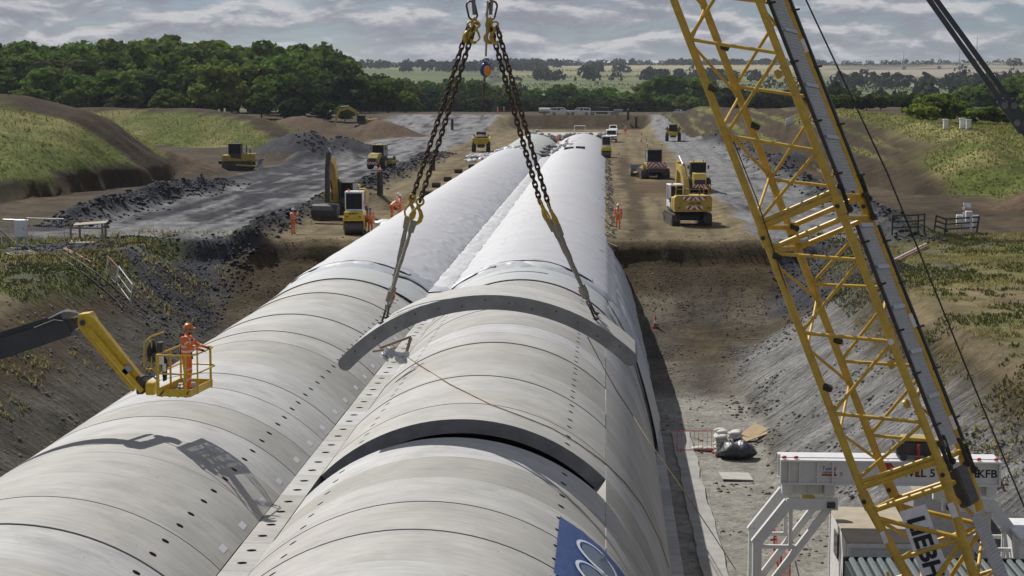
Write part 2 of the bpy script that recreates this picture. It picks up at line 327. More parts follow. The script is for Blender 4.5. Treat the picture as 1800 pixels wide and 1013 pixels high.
def ground_colour(x, y, z):
    n1 = fbm(x/7, y/7, 5, 51); n2 = fbm(x/1.6, y/1.6, 3, 61); n3 = fbm(x/26, y/26, 4, 71); trk = .6*fbm(x/.9, y/22, 3, 81)+.7*fbm(x/1.1, y/5, 4, 82); trk2 = fbm(x/2.5+y/60, y/60, 3, 91)
    C = lambda r, g, b: np.array([r, g, b])
    col = np.zeros(x.shape+(3,)); e = lambda k: k[..., None]
    put = lambda c, k: lerp(col, c, e(np.clip(k, 0, 1)))
    tan = C(.178, .142, .078)*e(1+.35*n1+.35*n2+.35*trk); col[:] = tan
    col = put(C(.105, .073, .042)*e(1+.3*n2), sstep(.1, .55, n1+.5*trk2)*.75)
    # bare brown ground left and right of the working platform
    out = np.maximum(sstep(-41, -44, x+n1*1.5), sstep(21, 24, x+n1*1.5)); col = put(C(.066, .049, .028)*e(1+.5*n2+.4*n1+.4*trk), out)
    # grey shale haul roads
    sh = np.maximum(sstep(-24.2, -25.6, x+n1*1.3)*sstep(-42.5, -40.5, x+n1*1.5), sstep(9.8, 11, x+n1*1.2)*sstep(22, 20.5, x+n1*1.2))*sstep(92, 99, y+n1*6+np.where(x > 0, -3, 3))
    sh = np.maximum(sh, sstep(350, 372, y+n1*10)*sstep(-24, -27, x+n1*2)*sstep(-52, -46, x))
    pale = sstep(-.28, .3, trk*.8+n1*.4+.35*trk2+.05*np.where(x > 0, 3.2, 0.4)+.3*sstep(230, 320, y)+.8*np.exp(-((y-126)/8)**2)*(x < 0)+np.where(x > 0, .22, -.12))*sstep(118, 122, y)
    n4 = fbm(x/.55, y/1.1, 3, 77); shale = lerp(C(.040, .041, .048)*e(1+.5*n2+.7*n4), C(.195, .193, .192)*e(1+.35*n2+.35*n4), e(pale))
    col = lerp(col, shale, e(sh))
    rk = np.exp(-((x+24.4)/1.3)**2)*(y > 112)*(y < 270)+np.exp(-((x+40.5)/2.0)**2)*(y > 125)*(y < 300)+np.exp(-((x-20.8)/1.9)**2)*(y > 112)*(y < 330)
    col = put(C(.040, .041, .047)*e(1+.6*n2), rk)
    for cx, cy, rr in ((-43, 247, 8), (-39, 262, 5.5), (22.5, 218, 4.5), (19, 300, 5)): col = put(C(.045, .046, .052)*e(1+.5*n2), sstep(rr, rr-2.5, np.hypot(x-cx, (y-cy)*.8)))
    for cx, cy, rr in ((-49.5, 200, 6.5), (37, 151, 6.5), (-22.6, 152, 3.4), (-19.6, 150.5, 2), (-60, 345, 14), (-44, 352, 10)): col = put(C(.098, .066, .039)*e(1+.35*n2+.3*trk), sstep(rr, rr-2, np.hypot(x-cx, (y-cy)*.8)))
    mnd = 1.5*fbm(y/45, x*0+3, 2, 12)
    for x0 in (3.9, 5.9, 7.4, 9.2, -18.9, -20.9, -22.6, 13.2, 15.3, 17.4, -28.5, -30.6, -34.2, -36.3): col = put(col*.52, np.exp(-((x-x0-mnd)/.24)**2)*sstep(121, 126, y)*sstep(400, 340, y)*(.5+.5*vnoise(x0+y/6, y/9, 4))*.8)
    # dark wheel ruts and freshly placed brown fill by the tunnel
    col = put(C(.058, .040, .022)*e(1+.4*n2), sstep(1.1, .5, np.abs(x-2.6-n1*1.3))*sstep(118, 124, y)*sstep(270, 240, y)*.85)
    col = put(C(.09, .06, .032)*e(1+.3*n2), sstep(1.5, .5, np.abs(y-176-n1*2))*0+sstep(9, 7.5, x)*sstep(2.5, 3.5, x)*sstep(170, 174, y)*sstep(196, 190, y)*.9)
    col = put(C(.10, .068, .036)*e(1+.3*n2), sstep(.7, .2, np.abs(x+18.3-n1*.6))*sstep(150, 160, y)*sstep(260, 240, y)*.7)
    bk2 = sstep(402, 407, y+n1*3)*sstep(-24, -20, x)*sstep(12, 9, x)*sstep(460, 430, y); col = put(C(.060, .044, .026)*e(1+.4*n2), bk2)
    col = put(C(.072, .058, .036)*e(1+.4*n2+.3*n1), sstep(420, 436, y+n1*6))
    # cut faces of the pit
    inp = sstep(-.35, -.9, z+n1*.35)
    facec = lerp(C(.058, .041, .020), C(.125, .102, .062), e(sstep(-.25, .65, n1+.5*n3+.35*sstep(-2.5, -5, z)-.25*sstep(-3.2, -1, z))))*e(1+.45*n2)
    lower = sstep(-1.8, -4.6, z+n1*1.2); facec = lerp(facec, C(.135, .130, .118)*e(1+.4*n2+.15*trk), e(lower*.55*sstep(-.3, .3, n1+.5*n3)))
    rightc = lerp(C(.075, .060, .030), C(.235, .232, .222), e(sstep(-1.0, -3.2, z+n1*1.3)))*e(1+.38*n2)
    facec = lerp(facec, rightc, e(sstep(6.5, 9, x)*sstep(108, 98, y)))
    leftc = lerp(C(.080, .058, .030), C(.098, .090, .070), e(sstep(-1.5, -3.5, z+n1*1.2)))*e(1+.4*n2)
    facec = lerp(facec, leftc, e(sstep(-20, -22, x)*sstep(112, 100, y)))
    bk = sstep(.05, .25, vnoise(x/1.9+3, y/7.5, 33)-.5); facec = lerp(facec, C(.05, .042, .032)*e(1+.3*n2), e(bk*.65*sstep(1.5, 3, x)*sstep(8.5, 7, x)*sstep(88, 94, y)*sstep(120, 112, y)))
    dsh = (sstep(-24, -26, x+n1*2)*sstep(-42, -38, x)+sstep(10.5, 12, x+n1*2)*sstep(19, 17, x+n1*2))*sstep(98, 106, y+n1*4); facec = lerp(facec, C(.05, .051, .057)*e(1+.6*n2), e(np.clip(dsh, 0, 1)))
    col = lerp(col, facec, e(inp))
    floor = sstep(-5.75, -5.95, z); col = lerp(col, C(.275, .262, .225)*e(1+.2*n2+.12*n1), e(floor*(x > 0)))
    # grass and weeds
    grass = lerp(C(.105, .130, .028), C(.220, .195, .075), e(sstep(-.45, .5, n1+.6*n3)))*e(1+.38*n2)
    gA = sstep(.2, .7, ridge_a(x, y)+.7*n1)*sstep(.52, .18, n1*.55+n3*.45+.75*sstep(7.5, 4.0, pdist(x, y, MA)+2.5*n1)*sstep(-40, -48, x)+.3*sstep(-50, -42, x))
    gB = (ridge(x, y, MBp, .38) > .2)*sstep(.7, .3, n1*.6+.35*n3+.9*sstep(4.5, 2.0, pdist(x, y, MBp)+1.5*n1))
    gP = sstep(33, 38, x+n1*2)*sstep(146, 156, y)*sstep(306, 290, y+n1*8)*sstep(.85, .45, n1*.9+n3*.4+np.exp(-((np.hypot(x-37, y-151))/5.5)**2))
    rr = ridge(x, y, MR, .46); gR = (rr > 0)*np.maximum(sstep(2.0, 4.0, z)*sstep(36, 40, x), sstep(200, 176, y)*sstep(31, 34, x))
    strip = (rr > .2)*(x < 39)*sstep(.15, .4, fbm(x/1.4+z*.5, y/40, 2, 17)+.1)*.7*sstep(180, 220, y)
    gL = sstep(-28.5, -30.5, x+n1*2.5)*sstep(121, 114, y+n1*5)*sstep(-2.2, -.7, z)*sstep(.35, -.15, n1+.4*n2)
    gRb = sstep(15, 18, x+n1*2)*sstep(122, 114, y+n1*5)*sstep(-3.4, -1.5, z)*sstep(.4, -.1, n1+.4*n2)*.8
    g = np.clip(np.maximum.reduce([gA, gB, gP, gR, strip, gL*.9, gRb*.85]), 0, 1)
    soil = C(.046, .032, .017)*e(1+.35*n2+.45*fbm((x-.12*y)/.8, y/40, 2, 19)); col = lerp(col, soil, e(np.clip(((ridge_a(x, y) > -.5)*1.+(ridge(x, y, MBp, .38) > 0)+(rr > 0)), 0, 1)))
    col = lerp(col, grass, e(g))
    # beyond the site: rough grass, then the farmland patchwork
    farw = sstep(440, 520, y+n1*10)
    fx = x/520+.35*fbm(x/900, y/900, 2, 5)+.15*y/1000; fy = y/420+.4*fbm(x/700+9, y/700, 2, 6)
    idv = _rv[(np.floor(fx).astype(int)*37+np.floor(fy).astype(int)*101) & 4095]
    pal = .8*np.array([[.16, .175, .07], [.30, .26, .14], [.115, .14, .05], [.33, .29, .17], [.14, .16, .06], [.25, .235, .12]])
    field = pal[(idv*6).astype(int) % 6]*e(1+.12*n3+.08*n1)
    edge = np.minimum(np.abs(fx-np.round(fx))*520, np.abs(fy-np.round(fy))*420); field = lerp(C(.03, .04, .015)+field*0, field, e(sstep(5, 12, edge)))
    mine = sstep(.11, .14, x/np.maximum(y, 1))*sstep(.30, .24, x/np.maximum(y, 1))*sstep(1500, 1700, y)*sstep(3100, 2800, y)
    field = lerp(field, lerp(C(.09, .075, .06), C(.27, .24, .19), e(sstep(-.1, .3, fbm(x/140, y/200, 4, 9)))), e(mine*.9))
    farc = lerp(C(.075, .068, .042)*e(1+.4*n3), field, e(sstep(800, 1100, y)))
    col = lerp(col, farc, e(farw))
    cut = np.clip(inp*(1-floor), 0, 1)*sstep(130, 118, y)*np.maximum(np.maximum(sstep(6, 8, x), sstep(-19.5, -21, x))*sstep(114, 104, y), .12); return np.clip(col, .01, .9), g, cut
GCOL, GG, GCUT = ground_colour(MX, MY, MZ)
def grid_mesh(name, X, Y, Z, colr, material, alpha=None):
    ny, nx = X.shape; me = bpy.data.meshes.new(name); nv = nx*ny
    me.vertices.add(nv); me.vertices.foreach_set('co', np.stack([X, Y, Z], -1).astype(np.float32).ravel())
    i = np.arange(nv).reshape(ny, nx); q = np.stack([i[:-1, :-1], i[:-1, 1:], i[1:, 1:], i[1:, :-1]], -1).reshape(-1, 4); nf = len(q)
    me.loops.add(nf*4); me.loops.foreach_set('vertex_index', q.ravel().astype(np.int32)); me.polygons.add(nf)
    me.polygons.foreach_set('loop_start', np.arange(0, nf*4, 4, dtype=np.int32)); me.polygons.foreach_set('use_smooth', np.ones(nf, bool))
    me.update(calc_edges=True)
    if colr is not None:
        a = me.color_attributes.new('Col', 'FLOAT_COLOR', 'POINT'); a.data.foreach_set('color', np.concatenate([colr.reshape(-1, 3), (np.ones((nv, 1)) if alpha is None else alpha.reshape(-1, 1))], 1).astype(np.float32).ravel())
    me.materials.append(material); return me
def ground_material():
    m = bpy.data.materials.new('ground'); m.use_nodes = True; t = m.node_tree; b = t.nodes['Principled BSDF']; T = t.nodes.new; K = t.links.new
    at = T('ShaderNodeAttribute'); at.attribute_name = 'Col'; tc = T('ShaderNodeTexCoord')
    def noise(sc, det, ro=.65):
        n = T('ShaderNodeTexNoise'); n.inputs['Scale'].default_value = sc; n.inputs['Detail'].default_value = det; n.inputs['Roughness'].default_value = ro; K(tc.outputs['Object'], n.inputs[0]); return n.outputs[0]
    a = noise(1.1, 9, .72); c = noise(5.5, 5, .7)
    mr = T('ShaderNodeMapRange'); mr.inputs[1].default_value = .28; mr.inputs[2].default_value = .72; mr.inputs[3].default_value = .28; mr.inputs[4].default_value = 1.85; K(math_node(t, 'ADD', math_node(t, 'MULTIPLY', a, .55), math_node(t, 'MULTIPLY', c, .45)), mr.inputs[0])
    mp = T('ShaderNodeMapping'); mp.inputs['Rotation'].default_value = (0, 0, R_(-32)); mp.inputs['Scale'].default_value = (.35, 3.4, .6); K(tc.outputs['Object'], mp.inputs[0])
    gn = T('ShaderNodeTexNoise'); gn.inputs['Scale'].default_value = 1.0; gn.inputs['Detail'].default_value = 6; gn.inputs['Roughness'].default_value = .7; K(mp.outputs[0], gn.inputs[0])
    gr = math_node(t, 'MULTIPLY', math_node(t, 'SUBTRACT', gn.outputs[0], .5), at.outputs['Alpha'])
    val = math_node(t, 'MULTIPLY', mr.outputs[0], math_node(t, 'ADD', math_node(t, 'MULTIPLY', gr, 2.6), 1.0))
    hs = T('ShaderNodeHueSaturation'); K(at.outputs['Color'], hs.inputs['Color']); K(val, hs.inputs['Value'])
    K(hs.outputs[0], b.inputs['Base Color']); b.inputs['Roughness'].default_value = .95; b.inputs['Specular IOR Level'].default_value = .15
    bp = T('ShaderNodeBump'); bp.inputs['Strength'].default_value = 1.0; bp.inputs['Distance'].default_value = .28
    K(math_node(t, 'ADD', math_node(t, 'ADD', a, math_node(t, 'MULTIPLY', c, .35)), math_node(t, 'MULTIPLY', gr, 1.5)), bp.inputs['Height']); K(bp.outputs[0], b.inputs['Normal']); return m
m_ground = ground_material()
tag(link('ground', grid_mesh('ground', MX, MY, MZ, GCOL, m_ground, GCUT)), kind='structure')
# ------------------------------------------------------------------ the twin-arch tunnel
RL = 2.448; Y0 = 38.57; ZCR = 1.36; HC = 4.0; RISE = ZCR-ZST; RC = (HC*HC+RISE*RISE)/(2*RISE); AM = math.asin(HC/RC)
VR, VL = XS+.36+HC, XS-.36-HC; THK = .40
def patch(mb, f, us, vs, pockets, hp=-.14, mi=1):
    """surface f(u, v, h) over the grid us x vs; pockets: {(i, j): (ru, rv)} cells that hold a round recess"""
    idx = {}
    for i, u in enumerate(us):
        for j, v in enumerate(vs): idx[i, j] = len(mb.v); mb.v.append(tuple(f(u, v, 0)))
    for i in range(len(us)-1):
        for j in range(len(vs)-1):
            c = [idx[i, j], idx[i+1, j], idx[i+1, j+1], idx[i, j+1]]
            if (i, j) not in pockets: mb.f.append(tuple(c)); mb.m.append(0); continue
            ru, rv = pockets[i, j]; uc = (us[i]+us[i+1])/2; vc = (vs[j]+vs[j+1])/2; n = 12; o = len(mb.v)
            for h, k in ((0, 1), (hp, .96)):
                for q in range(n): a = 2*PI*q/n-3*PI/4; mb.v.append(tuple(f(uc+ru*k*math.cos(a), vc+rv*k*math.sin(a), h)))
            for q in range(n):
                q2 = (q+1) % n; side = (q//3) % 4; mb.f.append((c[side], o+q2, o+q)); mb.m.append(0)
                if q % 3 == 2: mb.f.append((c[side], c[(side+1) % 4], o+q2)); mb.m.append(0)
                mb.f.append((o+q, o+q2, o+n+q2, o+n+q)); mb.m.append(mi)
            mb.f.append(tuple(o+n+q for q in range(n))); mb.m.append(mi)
def arch_f(u, v, h): return ((RC+h)*math.sin(u), v, ZCR-RC+(RC+h)*math.cos(u))
def roof_mesh(name, pk=True, gap=.036, nseg=30):
    mb = MB(); ap = math.asin(2.93/RC); d = .15/RC; L_ = RL-gap
    us = [-AM+2*AM*i/nseg for i in range(nseg+1)]
    us = sorted([u for u in us if all(abs(abs(u)-ap) > d*1.3 for _ in (0,))]+[s*ap+k*d for s in (-1, 1) for k in (-1, 1)])
    vs = [0, .52, .82, 1.62, 1.92, L_]
    pockets = {}
    for i in range(len(us)-1):
        if abs(abs((us[i]+us[i+1])/2)-ap) < 1e-6:
            for j in (1, 3): pockets[i, j] = (.10/RC, .10)
    patch(mb, arch_f, us, vs, pockets if pk else {})
    n = len(us); o = len(mb.v)
    for v in (0, L_):
        for u in us: mb.v.append(tuple(arch_f(u, v, -THK)))
    nv = len(vs); top = lambda i, j: i*nv+j; bot = lambda i, j: o+j*n+i
    for i in range(n-1):
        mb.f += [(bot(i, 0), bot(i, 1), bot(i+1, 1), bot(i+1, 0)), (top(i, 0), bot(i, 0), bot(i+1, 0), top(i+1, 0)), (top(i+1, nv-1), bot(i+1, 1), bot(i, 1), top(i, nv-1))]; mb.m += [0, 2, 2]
    for i in (0, n-1): mb.f.append(tuple([top(i, j) for j in range(nv)]+[bot(i, 1), bot(i, 0)])); mb.m.append(0)
    me = mb.mesh(name, [m_conc, m_conc_d, m_conc_shade], 30); return me
me_roof = roof_mesh('roof_slab')
tunnel = thing('tunnel', 'long twin-arch tunnel of pale precast concrete rings lying in the cutting', 'tunnel')
KS = range(-6, 20)
WP = [(.085, -.31), (.30, -.55), (.62, -.98), (.97, -1.52), (1.27, -2.1), (1.52, -2.75), (1.78, -3.5), (2.02, -4.3), (2.22, -5.1), (2.36, -5.8)]
def wall_mesh(sgn):
    mb = MB(); pts = [(sgn*(x-XS), z) for x, z in WP]; inn = []
    for i, (x, z) in enumerate(pts):
        a = pts[max(0, i-1)]; b = pts[min(len(pts)-1, i+1)]; d = Vector((b[0]-a[0], b[1]-a[1])).normalized(); nn = Vector((-d.y, d.x))
        if nn.x*sgn > 0: nn = -nn
        inn.append((x+nn.x*.45, z+nn.y*.45))
    mb.prism(pts+inn[::-1], 'y', 0, RL-.034); return mb.mesh('side_wall', m_conc, 30)
me_wr, me_wl = wall_mesh(1), wall_mesh(-1)
def pier_mesh():
    mb = MB(); us = [-.345, -.14, .14, .345]; vs = [0, .52, .82, 1.62, 1.92, RL-.02]
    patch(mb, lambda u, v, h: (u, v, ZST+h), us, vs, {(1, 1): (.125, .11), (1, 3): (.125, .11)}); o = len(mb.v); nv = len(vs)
    for u, v in ((-.345, 0), (.345, 0), (.345, RL-.02), (-.345, RL-.02)): mb.v.append((u, v, -1.4))
    T = lambda i, j: i*nv+j
    mb.f += [tuple(T(i, 0) for i in range(4))+(o+1, o), tuple(T(3, j) for j in range(nv))+(o+2, o+1), tuple(T(i, nv-1) for i in (3, 2, 1, 0))+(o+3, o+2), tuple(T(0, j) for j in range(nv-1, -1, -1))+(o, o+3), (o, o+1, o+2, o+3)]; mb.m += [0]*5
    mb.box((0, RL/2, -3.8), (1.0, RL-.02, 4.7)); return mb.mesh('pier', [m_conc, m_conc_d], 30)
me_pier = pier_mesh(); me_foot = MB().bbox((0, RL/2, -6.02), (.85, RL-.03, .5), .02).mesh('footing', m_conc, 30)
m_paper = mat('paper_label', (.56, .57, .59), .7, var=.1, scale=30)
def sheet_on(f, u0, u1, v0, v1, h, nu=4):
    mb = MB(); us = [u0+(u1-u0)*i/nu for i in range(nu+1)]
    V = [f(u, v, h) for u in us for v in (v0, v1)]; mb.add(V, [(2*i, 2*i+2, 2*i+3, 2*i+1) for i in range(nu)]); return mb
def dlink(name, me, x, y, z=0, parent=tunnel):
    o = link(name, me, parent); o.location = (x, y, z); return o
me_label = sheet_on(arch_f, AM-.062, AM-.03, .8, 1.25, .004).mesh('label_sheet', m_paper, 0)
for k in KS:
    y = Y0+k*RL+.011
    rl = dlink('roof_slab', me_roof, VL, y, random.uniform(-.022, .022))
    if k != 3: dlink('roof_slab', me_roof, VR, y, random.uniform(-.022, .022))
    dlink('side_wall', me_wr, XS, y); dlink('side_wall', me_wl, XS, y); dlink('pier', me_pier, XS, y)
    dlink('footing', me_foot, 2.32, y); dlink('footing', me_foot, 2*XS-2.32, y)
    if -5 < k < 15: s = dlink('label_sheet', me_label, 0, 0, 0, rl); s.location = (0, random.uniform(-.1, .25), 0)
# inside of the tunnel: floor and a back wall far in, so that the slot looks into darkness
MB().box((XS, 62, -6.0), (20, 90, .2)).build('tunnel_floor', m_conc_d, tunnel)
# the far stretch where the left vault is bare again
m_bare = mat('green_grey_concrete', (.36, .38, .34), .75, var=.12, scale=2, rand=.06)
me_rf = roof_mesh('roof_slab', False); me_rf.materials.clear(); [me_rf.materials.append(m_bare) for _ in range(3)]
for k in range(30): dlink('roof_slab', me_rf, VL, 246+k*RL, .05)

# membrane wrapped over the rings
def membrane_mat(name, col, wr=.5):
    m = bpy.data.materials.new(name); m.use_nodes = True; t = m.node_tree; b = t.nodes['Principled BSDF']; T = t.nodes.new; K = t.links.new
    tc = T('ShaderNodeTexCoord')
    def noise(sc, st, det=6, ro=.6):
        mp = T('ShaderNodeMapping'); mp.inputs['Scale'].default_value = st; K(tc.outputs['Object'], mp.inputs[0])
        n = T('ShaderNodeTexNoise'); n.inputs['Scale'].default_value = sc; n.inputs['Detail'].default_value = det; n.inputs['Roughness'].default_value = ro; n.inputs['Distortion'].default_value = .4; K(mp.outputs[0], n.inputs[0]); return n.outputs[0]
    a = noise(.9, (.22, 2.4, .22)); c = noise(.35, (1, 1, 1))
    cr = T('ShaderNodeValToRGB'); e = cr.color_ramp.elements; e[0].position = .3; e[0].color = tuple(x*.84 for x in col)+(1,); e[1].position = .65; e[1].color = col+(1,)
    K(math_node(t, 'ADD', math_node(t, 'MULTIPLY', a, .5), math_node(t, 'MULTIPLY', c, .5)), cr.inputs[0]); K(cr.outputs[0], b.inputs['Base Color'])
    b.inputs['Roughness'].default_value = .55; bp = T('ShaderNodeBump'); bp.inputs['Strength'].default_value = wr; bp.inputs['Distance'].default_value = .1; K(a, bp.inputs['Height']); K(bp.outputs[0], b.inputs['Normal']); return m
m_mem = membrane_mat('white_geotextile', (.49, .492, .50), .45); m_mem_g = membrane_mat('grey_membrane', (.36, .375, .40)); m_mem_w = membrane_mat('pale_membrane', (.46, .475, .46), .2); m_mem_d = mat('dark_blue_membrane', (.07, .10, .13), .5)
def prof(t):                                  # t in 0..1 across both vaults, left skirt to right skirt
    t = np.asarray(t, float); x = lerp(-17.05, .47, t)
    c1 = ZCR-RC+np.sqrt(np.maximum(RC**2-(x-VL)**2, .01)); c2 = ZCR-RC+np.sqrt(np.maximum(RC**2-(x-VR)**2, .01))
    z = np.maximum(c1, c2); val = np.exp(-((x-XS)/1.5)**2); z = np.maximum(z, ZST+.25*val)+.12*val
    z = np.where(x > 0.05, -.31-(x-.05)*1.35, z); z = np.where(x < -16.63, -.31-(-16.63-x)*1.35, z)
    return x, z
def membrane(name, ya, yb, h, material, nt_=150, step=.4, wr=1.0, t0=0., t1=1., curl=0., seed=0, parent=tunnel, amp=.05, ragged=.0):
    ts = np.linspace(t0, t1, nt_); ys = np.arange(ya, yb+step*.5, step); x, z = prof(ts)
    dx = np.gradient(x); dz = np.gradient(z); ln = np.hypot(dx, dz); nx_, nz_ = -dz/ln, dx/ln
    T_, Y_ = np.meshgrid(ts, ys); X_ = np.broadcast_to(x, T_.shape); Z_ = np.broadcast_to(z, T_.shape)
    k = np.exp(-((X_-XS)/2.0)**2)
    d = h+wr*amp*(fbm(T_*5+seed, Y_*.9+T_*3, 4, 3+seed)+(.15+.8*k)*fbm(T_*30, Y_*1.1, 3, 5+seed)+1.2*k*fbm(X_*.8, Y_*.9+X_*.9, 3, 8+seed))
    k2 = np.exp(-((X_-XS)/3.2)**2); d = d+wr*amp*1.3*k2*np.clip(.18-np.abs(fbm(X_*.55+Y_*.35, Y_*.22-X_*.5, 3, 31+seed)), 0, 1)*4+wr*amp*.3*np.clip(.10-np.abs(fbm(T_*6, Y_*.33, 3, 37+seed)), 0, 1)*5
    d = d+.05*np.mod((Y_+.8*fbm(T_*3, Y_*0+seed, 2, 6))/5.1, 1.0)
    d = .03+(d-.03)*(1-.9*np.exp(-(Y_-ya)/.3)); front = np.exp(-(Y_-ya)/.35)*(1-np.exp(-(Y_-ya)/.2)); d = d+curl*front*(.5+.8*np.abs(fbm(T_*14, Y_*.2, 3, 9+seed)))
    Yr = Y_+ragged*np.exp(-(Y_-ya)/1.5)*fbm(T_*10, 0*Y_+3, 4, 15+seed)
    return link(name, grid_mesh(name, X_+nx_*d, Yr, Z_+nz_*d, None, material), parent)
membrane('primer_strip', 83.4, 87.4, .03, m_mem_w, wr=.2, seed=2)
membrane('membrane_layer', 86.7, 91, .075, m_mem_w, wr=.5, curl=.05, seed=4)
membrane('membrane_edging', 86.58, 86.72, .09, m_mem_d, wr=0, step=.1)
membrane('membrane_edging', 83.28, 83.42, .045, m_mem_d, wr=0, step=.1)
membrane('membrane_layer', 87.9, 93, .14, m_mem_g, wr=.9, curl=.03, seed=6, ragged=1.2)
membrane('membrane', 89.6, 247, .20, m_mem, nt_=220, step=.3, amp=.05, wr=1.0, curl=.05, seed=8, ragged=2.2)
membrane('membrane', 244, 318, .16, m_mem, wr=1.2, t0=.50, seed=12)
# rolled folds of spare sheet along the leading edge
def fold(t0, t1, y0, y1, r, h, seed, material):
    n = 90; ts = np.linspace(t0, t1, n); x, z = prof(ts); ys = np.linspace(y0, y1, n)+.7*fbm(ts*9, ts*0+seed, 4, seed); dx = np.gradient(x); dz = np.gradient(z); ln = np.hypot(dx, dz)
    lift = .6+.9*np.abs(fbm(ts*13, ts*0+seed*3, 3, seed+2)); wid = 1+.6*fbm(ts*8, ts*0+seed*5, 3, seed+4); fade = np.clip(np.minimum(np.arange(n), n-1-np.arange(n))/10, 0, 1)
    sec = [(0, .0), (.05, .05), (.14, .10), (.26, .12), (.45, .09), (.7, .03), (.9, 0)]; X = []; Y = []; Z = []
    for i in range(n):
        for (yy, hh) in sec:
            q = h-.06+hh*r*5*lift[i]*fade[i]; X.append(x[i]-dz[i]/ln[i]*q); Y.append(ys[i]+yy*wid[i]*1.3); Z.append(z[i]+dx[i]/ln[i]*q)
    sh = (n, len(sec)); link('membrane_fold', grid_mesh('membrane_fold', np.array(X).reshape(sh), np.array(Y).reshape(sh), np.array(Z).reshape(sh), None, material), tunnel)
for t0, t1, y0, y1, r, h, sd, mt in ((.05, .40, 90.3, 89.2, .09, .30, 5, m_mem), (.60, .93, 90.6, 89.9, .10, .32, 9, m_mem), (.53, .66, 88.2, 89.6, .16, .30, 11, m_mem), (.36, .52, 87.8, 88.2, .15, .22, 13, m_mem_g)): fold(t0, t1, y0, y1, r, h, sd, mt)
# loose sheet hanging down the right-hand wall
def drape(name, ya, yb, shift, off, material, seed):
    WX = np.array([p[0] for p in WP]); WZ = np.array([p[1] for p in WP]); s = np.linspace(0, 1, 40); xs = np.interp(s, np.linspace(0, 1, len(WX)), WX); zs = np.interp(s, np.linspace(0, 1, len(WZ)), WZ)
    v = np.linspace(0, 1, 90); S, V = np.meshgrid(s, v); Xs = np.broadcast_to(xs, S.shape); Zs = np.broadcast_to(zs, S.shape)
    Y = ya+V*(yb-ya)-shift*S**1.2*(1-V); nx_, nz_ = .86, .5
    d = off+(.30*S*(.5+fbm(S*2+seed, V*11+S*3, 3, seed))+.16*S*np.abs(fbm(S*1.5, V*26, 3, seed+3)))*(.12+.88*sstep(0, .2, V))
    zb = Zs+.25*S*fbm(S*0+2, V*9, 3, seed+5); return link(name, grid_mesh(name, Xs+nx_*d, Y, zb+nz_*d*.4, None, material), tunnel)
drape('membrane_drape', 86.2, 112, 9.0, .06, m_mem_w, 3); drape('membrane_drape', 88.0, 118, 10.5, .15, m_mem, 23)
m_mem_b = membrane_mat('blue_grey_membrane', (.30, .36, .40), .3); drape('membrane_drape', 85.4, 100, 6.0, .03, m_mem_b, 43)
# ballast stones and rolls pinning the skirts
# concrete strip on the pit floor
def strip_floor():
    mb = MB(); n = 60; P = []; Yv = np.linspace(30, 84, n); a = 3.42+.07*fbm(Yv*1.4, Yv*0, 3, 2)+np.interp(Yv, [30, 60, 84], [.25, .0, -.15]); b = 4.32+.12*fbm(Yv*.5, Yv*0+5, 3, 4)+np.interp(Yv, [30, 60, 84], [.3, .0, -.2])
    for i in range(n): mb.v += [(a[i], Yv[i], -6.02), (b[i], Yv[i], -6.02), (a[i], Yv[i], -6.3), (b[i], Yv[i], -6.3)]
    for i in range(n-1):
        o = 4*i; mb.f += [(o, o+1, o+5, o+4), (o+2, o, o+4, o+6), (o+1, o+3, o+7, o+5)]; mb.m += [0]*3
    return mb
tag(strip_floor().build('concrete_blinding', mat('blinding_concrete', (.30, .295, .27), .85, var=.2, scale=1.2, bump=.3), None, 0), kind='structure')

# ------------------------------------------------------------------ the roof slab on the crane and its lifting gear
SXc, SYc = -3.16, 47.0; SZ = 3.66; ROLL = -R_(1.55)
slab = thing('hanging_roof_slab', 'curved grey concrete roof slab hanging from the chains above the tunnel', 'concrete slab', (SXc, SYc, SZ))
slab.rotation_euler = (0, ROLL, R_(-.6))
def slab_ends(me):
    return me
link('slab_body', roof_mesh('slab_body', True, .03), slab)
mb = MB()
for s in (-1, 1):
    u = s*AM; c = Vector(arch_f(u, 0, -THK/2)); r = THK*.5; mb.cyl(c+Vector((0, .005, 0)), c+Vector((0, RL-.045, 0)), r, r, 20)
mb.build('slab_nib', m_conc_shade, slab)
sheet_on(arch_f, -AM+.02, -AM+.075, .08, .32, .004).build('label_sheet', m_paper, slab, 0)
for k in range(13):
    u = -AM*.9+1.8*AM*k/12; c = Vector(arch_f(u, 0, -THK*(.35+.3*((k*7) % 3)/2))); MB().cyl(c+Vector((0, -.004, 0)), c+Vector((0, .03, 0)), .028, .028, 10).build('dark_socket_disc', m_conc_d, slab)  # dark discs just proud of the face; socket shade painted as colour
slab_M = Matrix.Translation((SXc, SYc, SZ))@Euler((0, ROLL, R_(-.6))).to_matrix().to_4x4()
ap = math.asin(2.93/RC)
anch = {(s, j): slab_M@Vector(arch_f(s*ap, (.67, 1.77)[j], 0)) for s in (-1, 1) for j in (0, 1)}
m_chain = mat('rusty_chain', (.085, .055, .035), .5, .6, var=.35, scale=12); m_hook = mat('hook_yellow', (.52, .36, .03), .45, var=.15, scale=9, dirt=(.12, .07, .03), dirt_amt=.7, dscale=9)
m_sling = mat('grey_web_sling', (.27, .25, .20), .85, var=.18, scale=14, bump=.5, bscale=30); m_shk = mat('shackle_steel', (.20, .19, .19), .4, .7, var=.2)
def link_mesh(Ln, Wd, wr, m, n=22):
    pts = []; hw = Wd/2; hl = Ln/2-hw
    for i in range(n):
        a = 2*PI*i/n; pts.append((hw*math.cos(a), 0, hw*math.sin(a)+(hl if math.sin(a) >= 0 else -hl)))
    return MB().tube(pts, wr, 7, True).mesh('chain_link', m, 60)
me_link = link_mesh(.205, .112, .0265, m_chain)
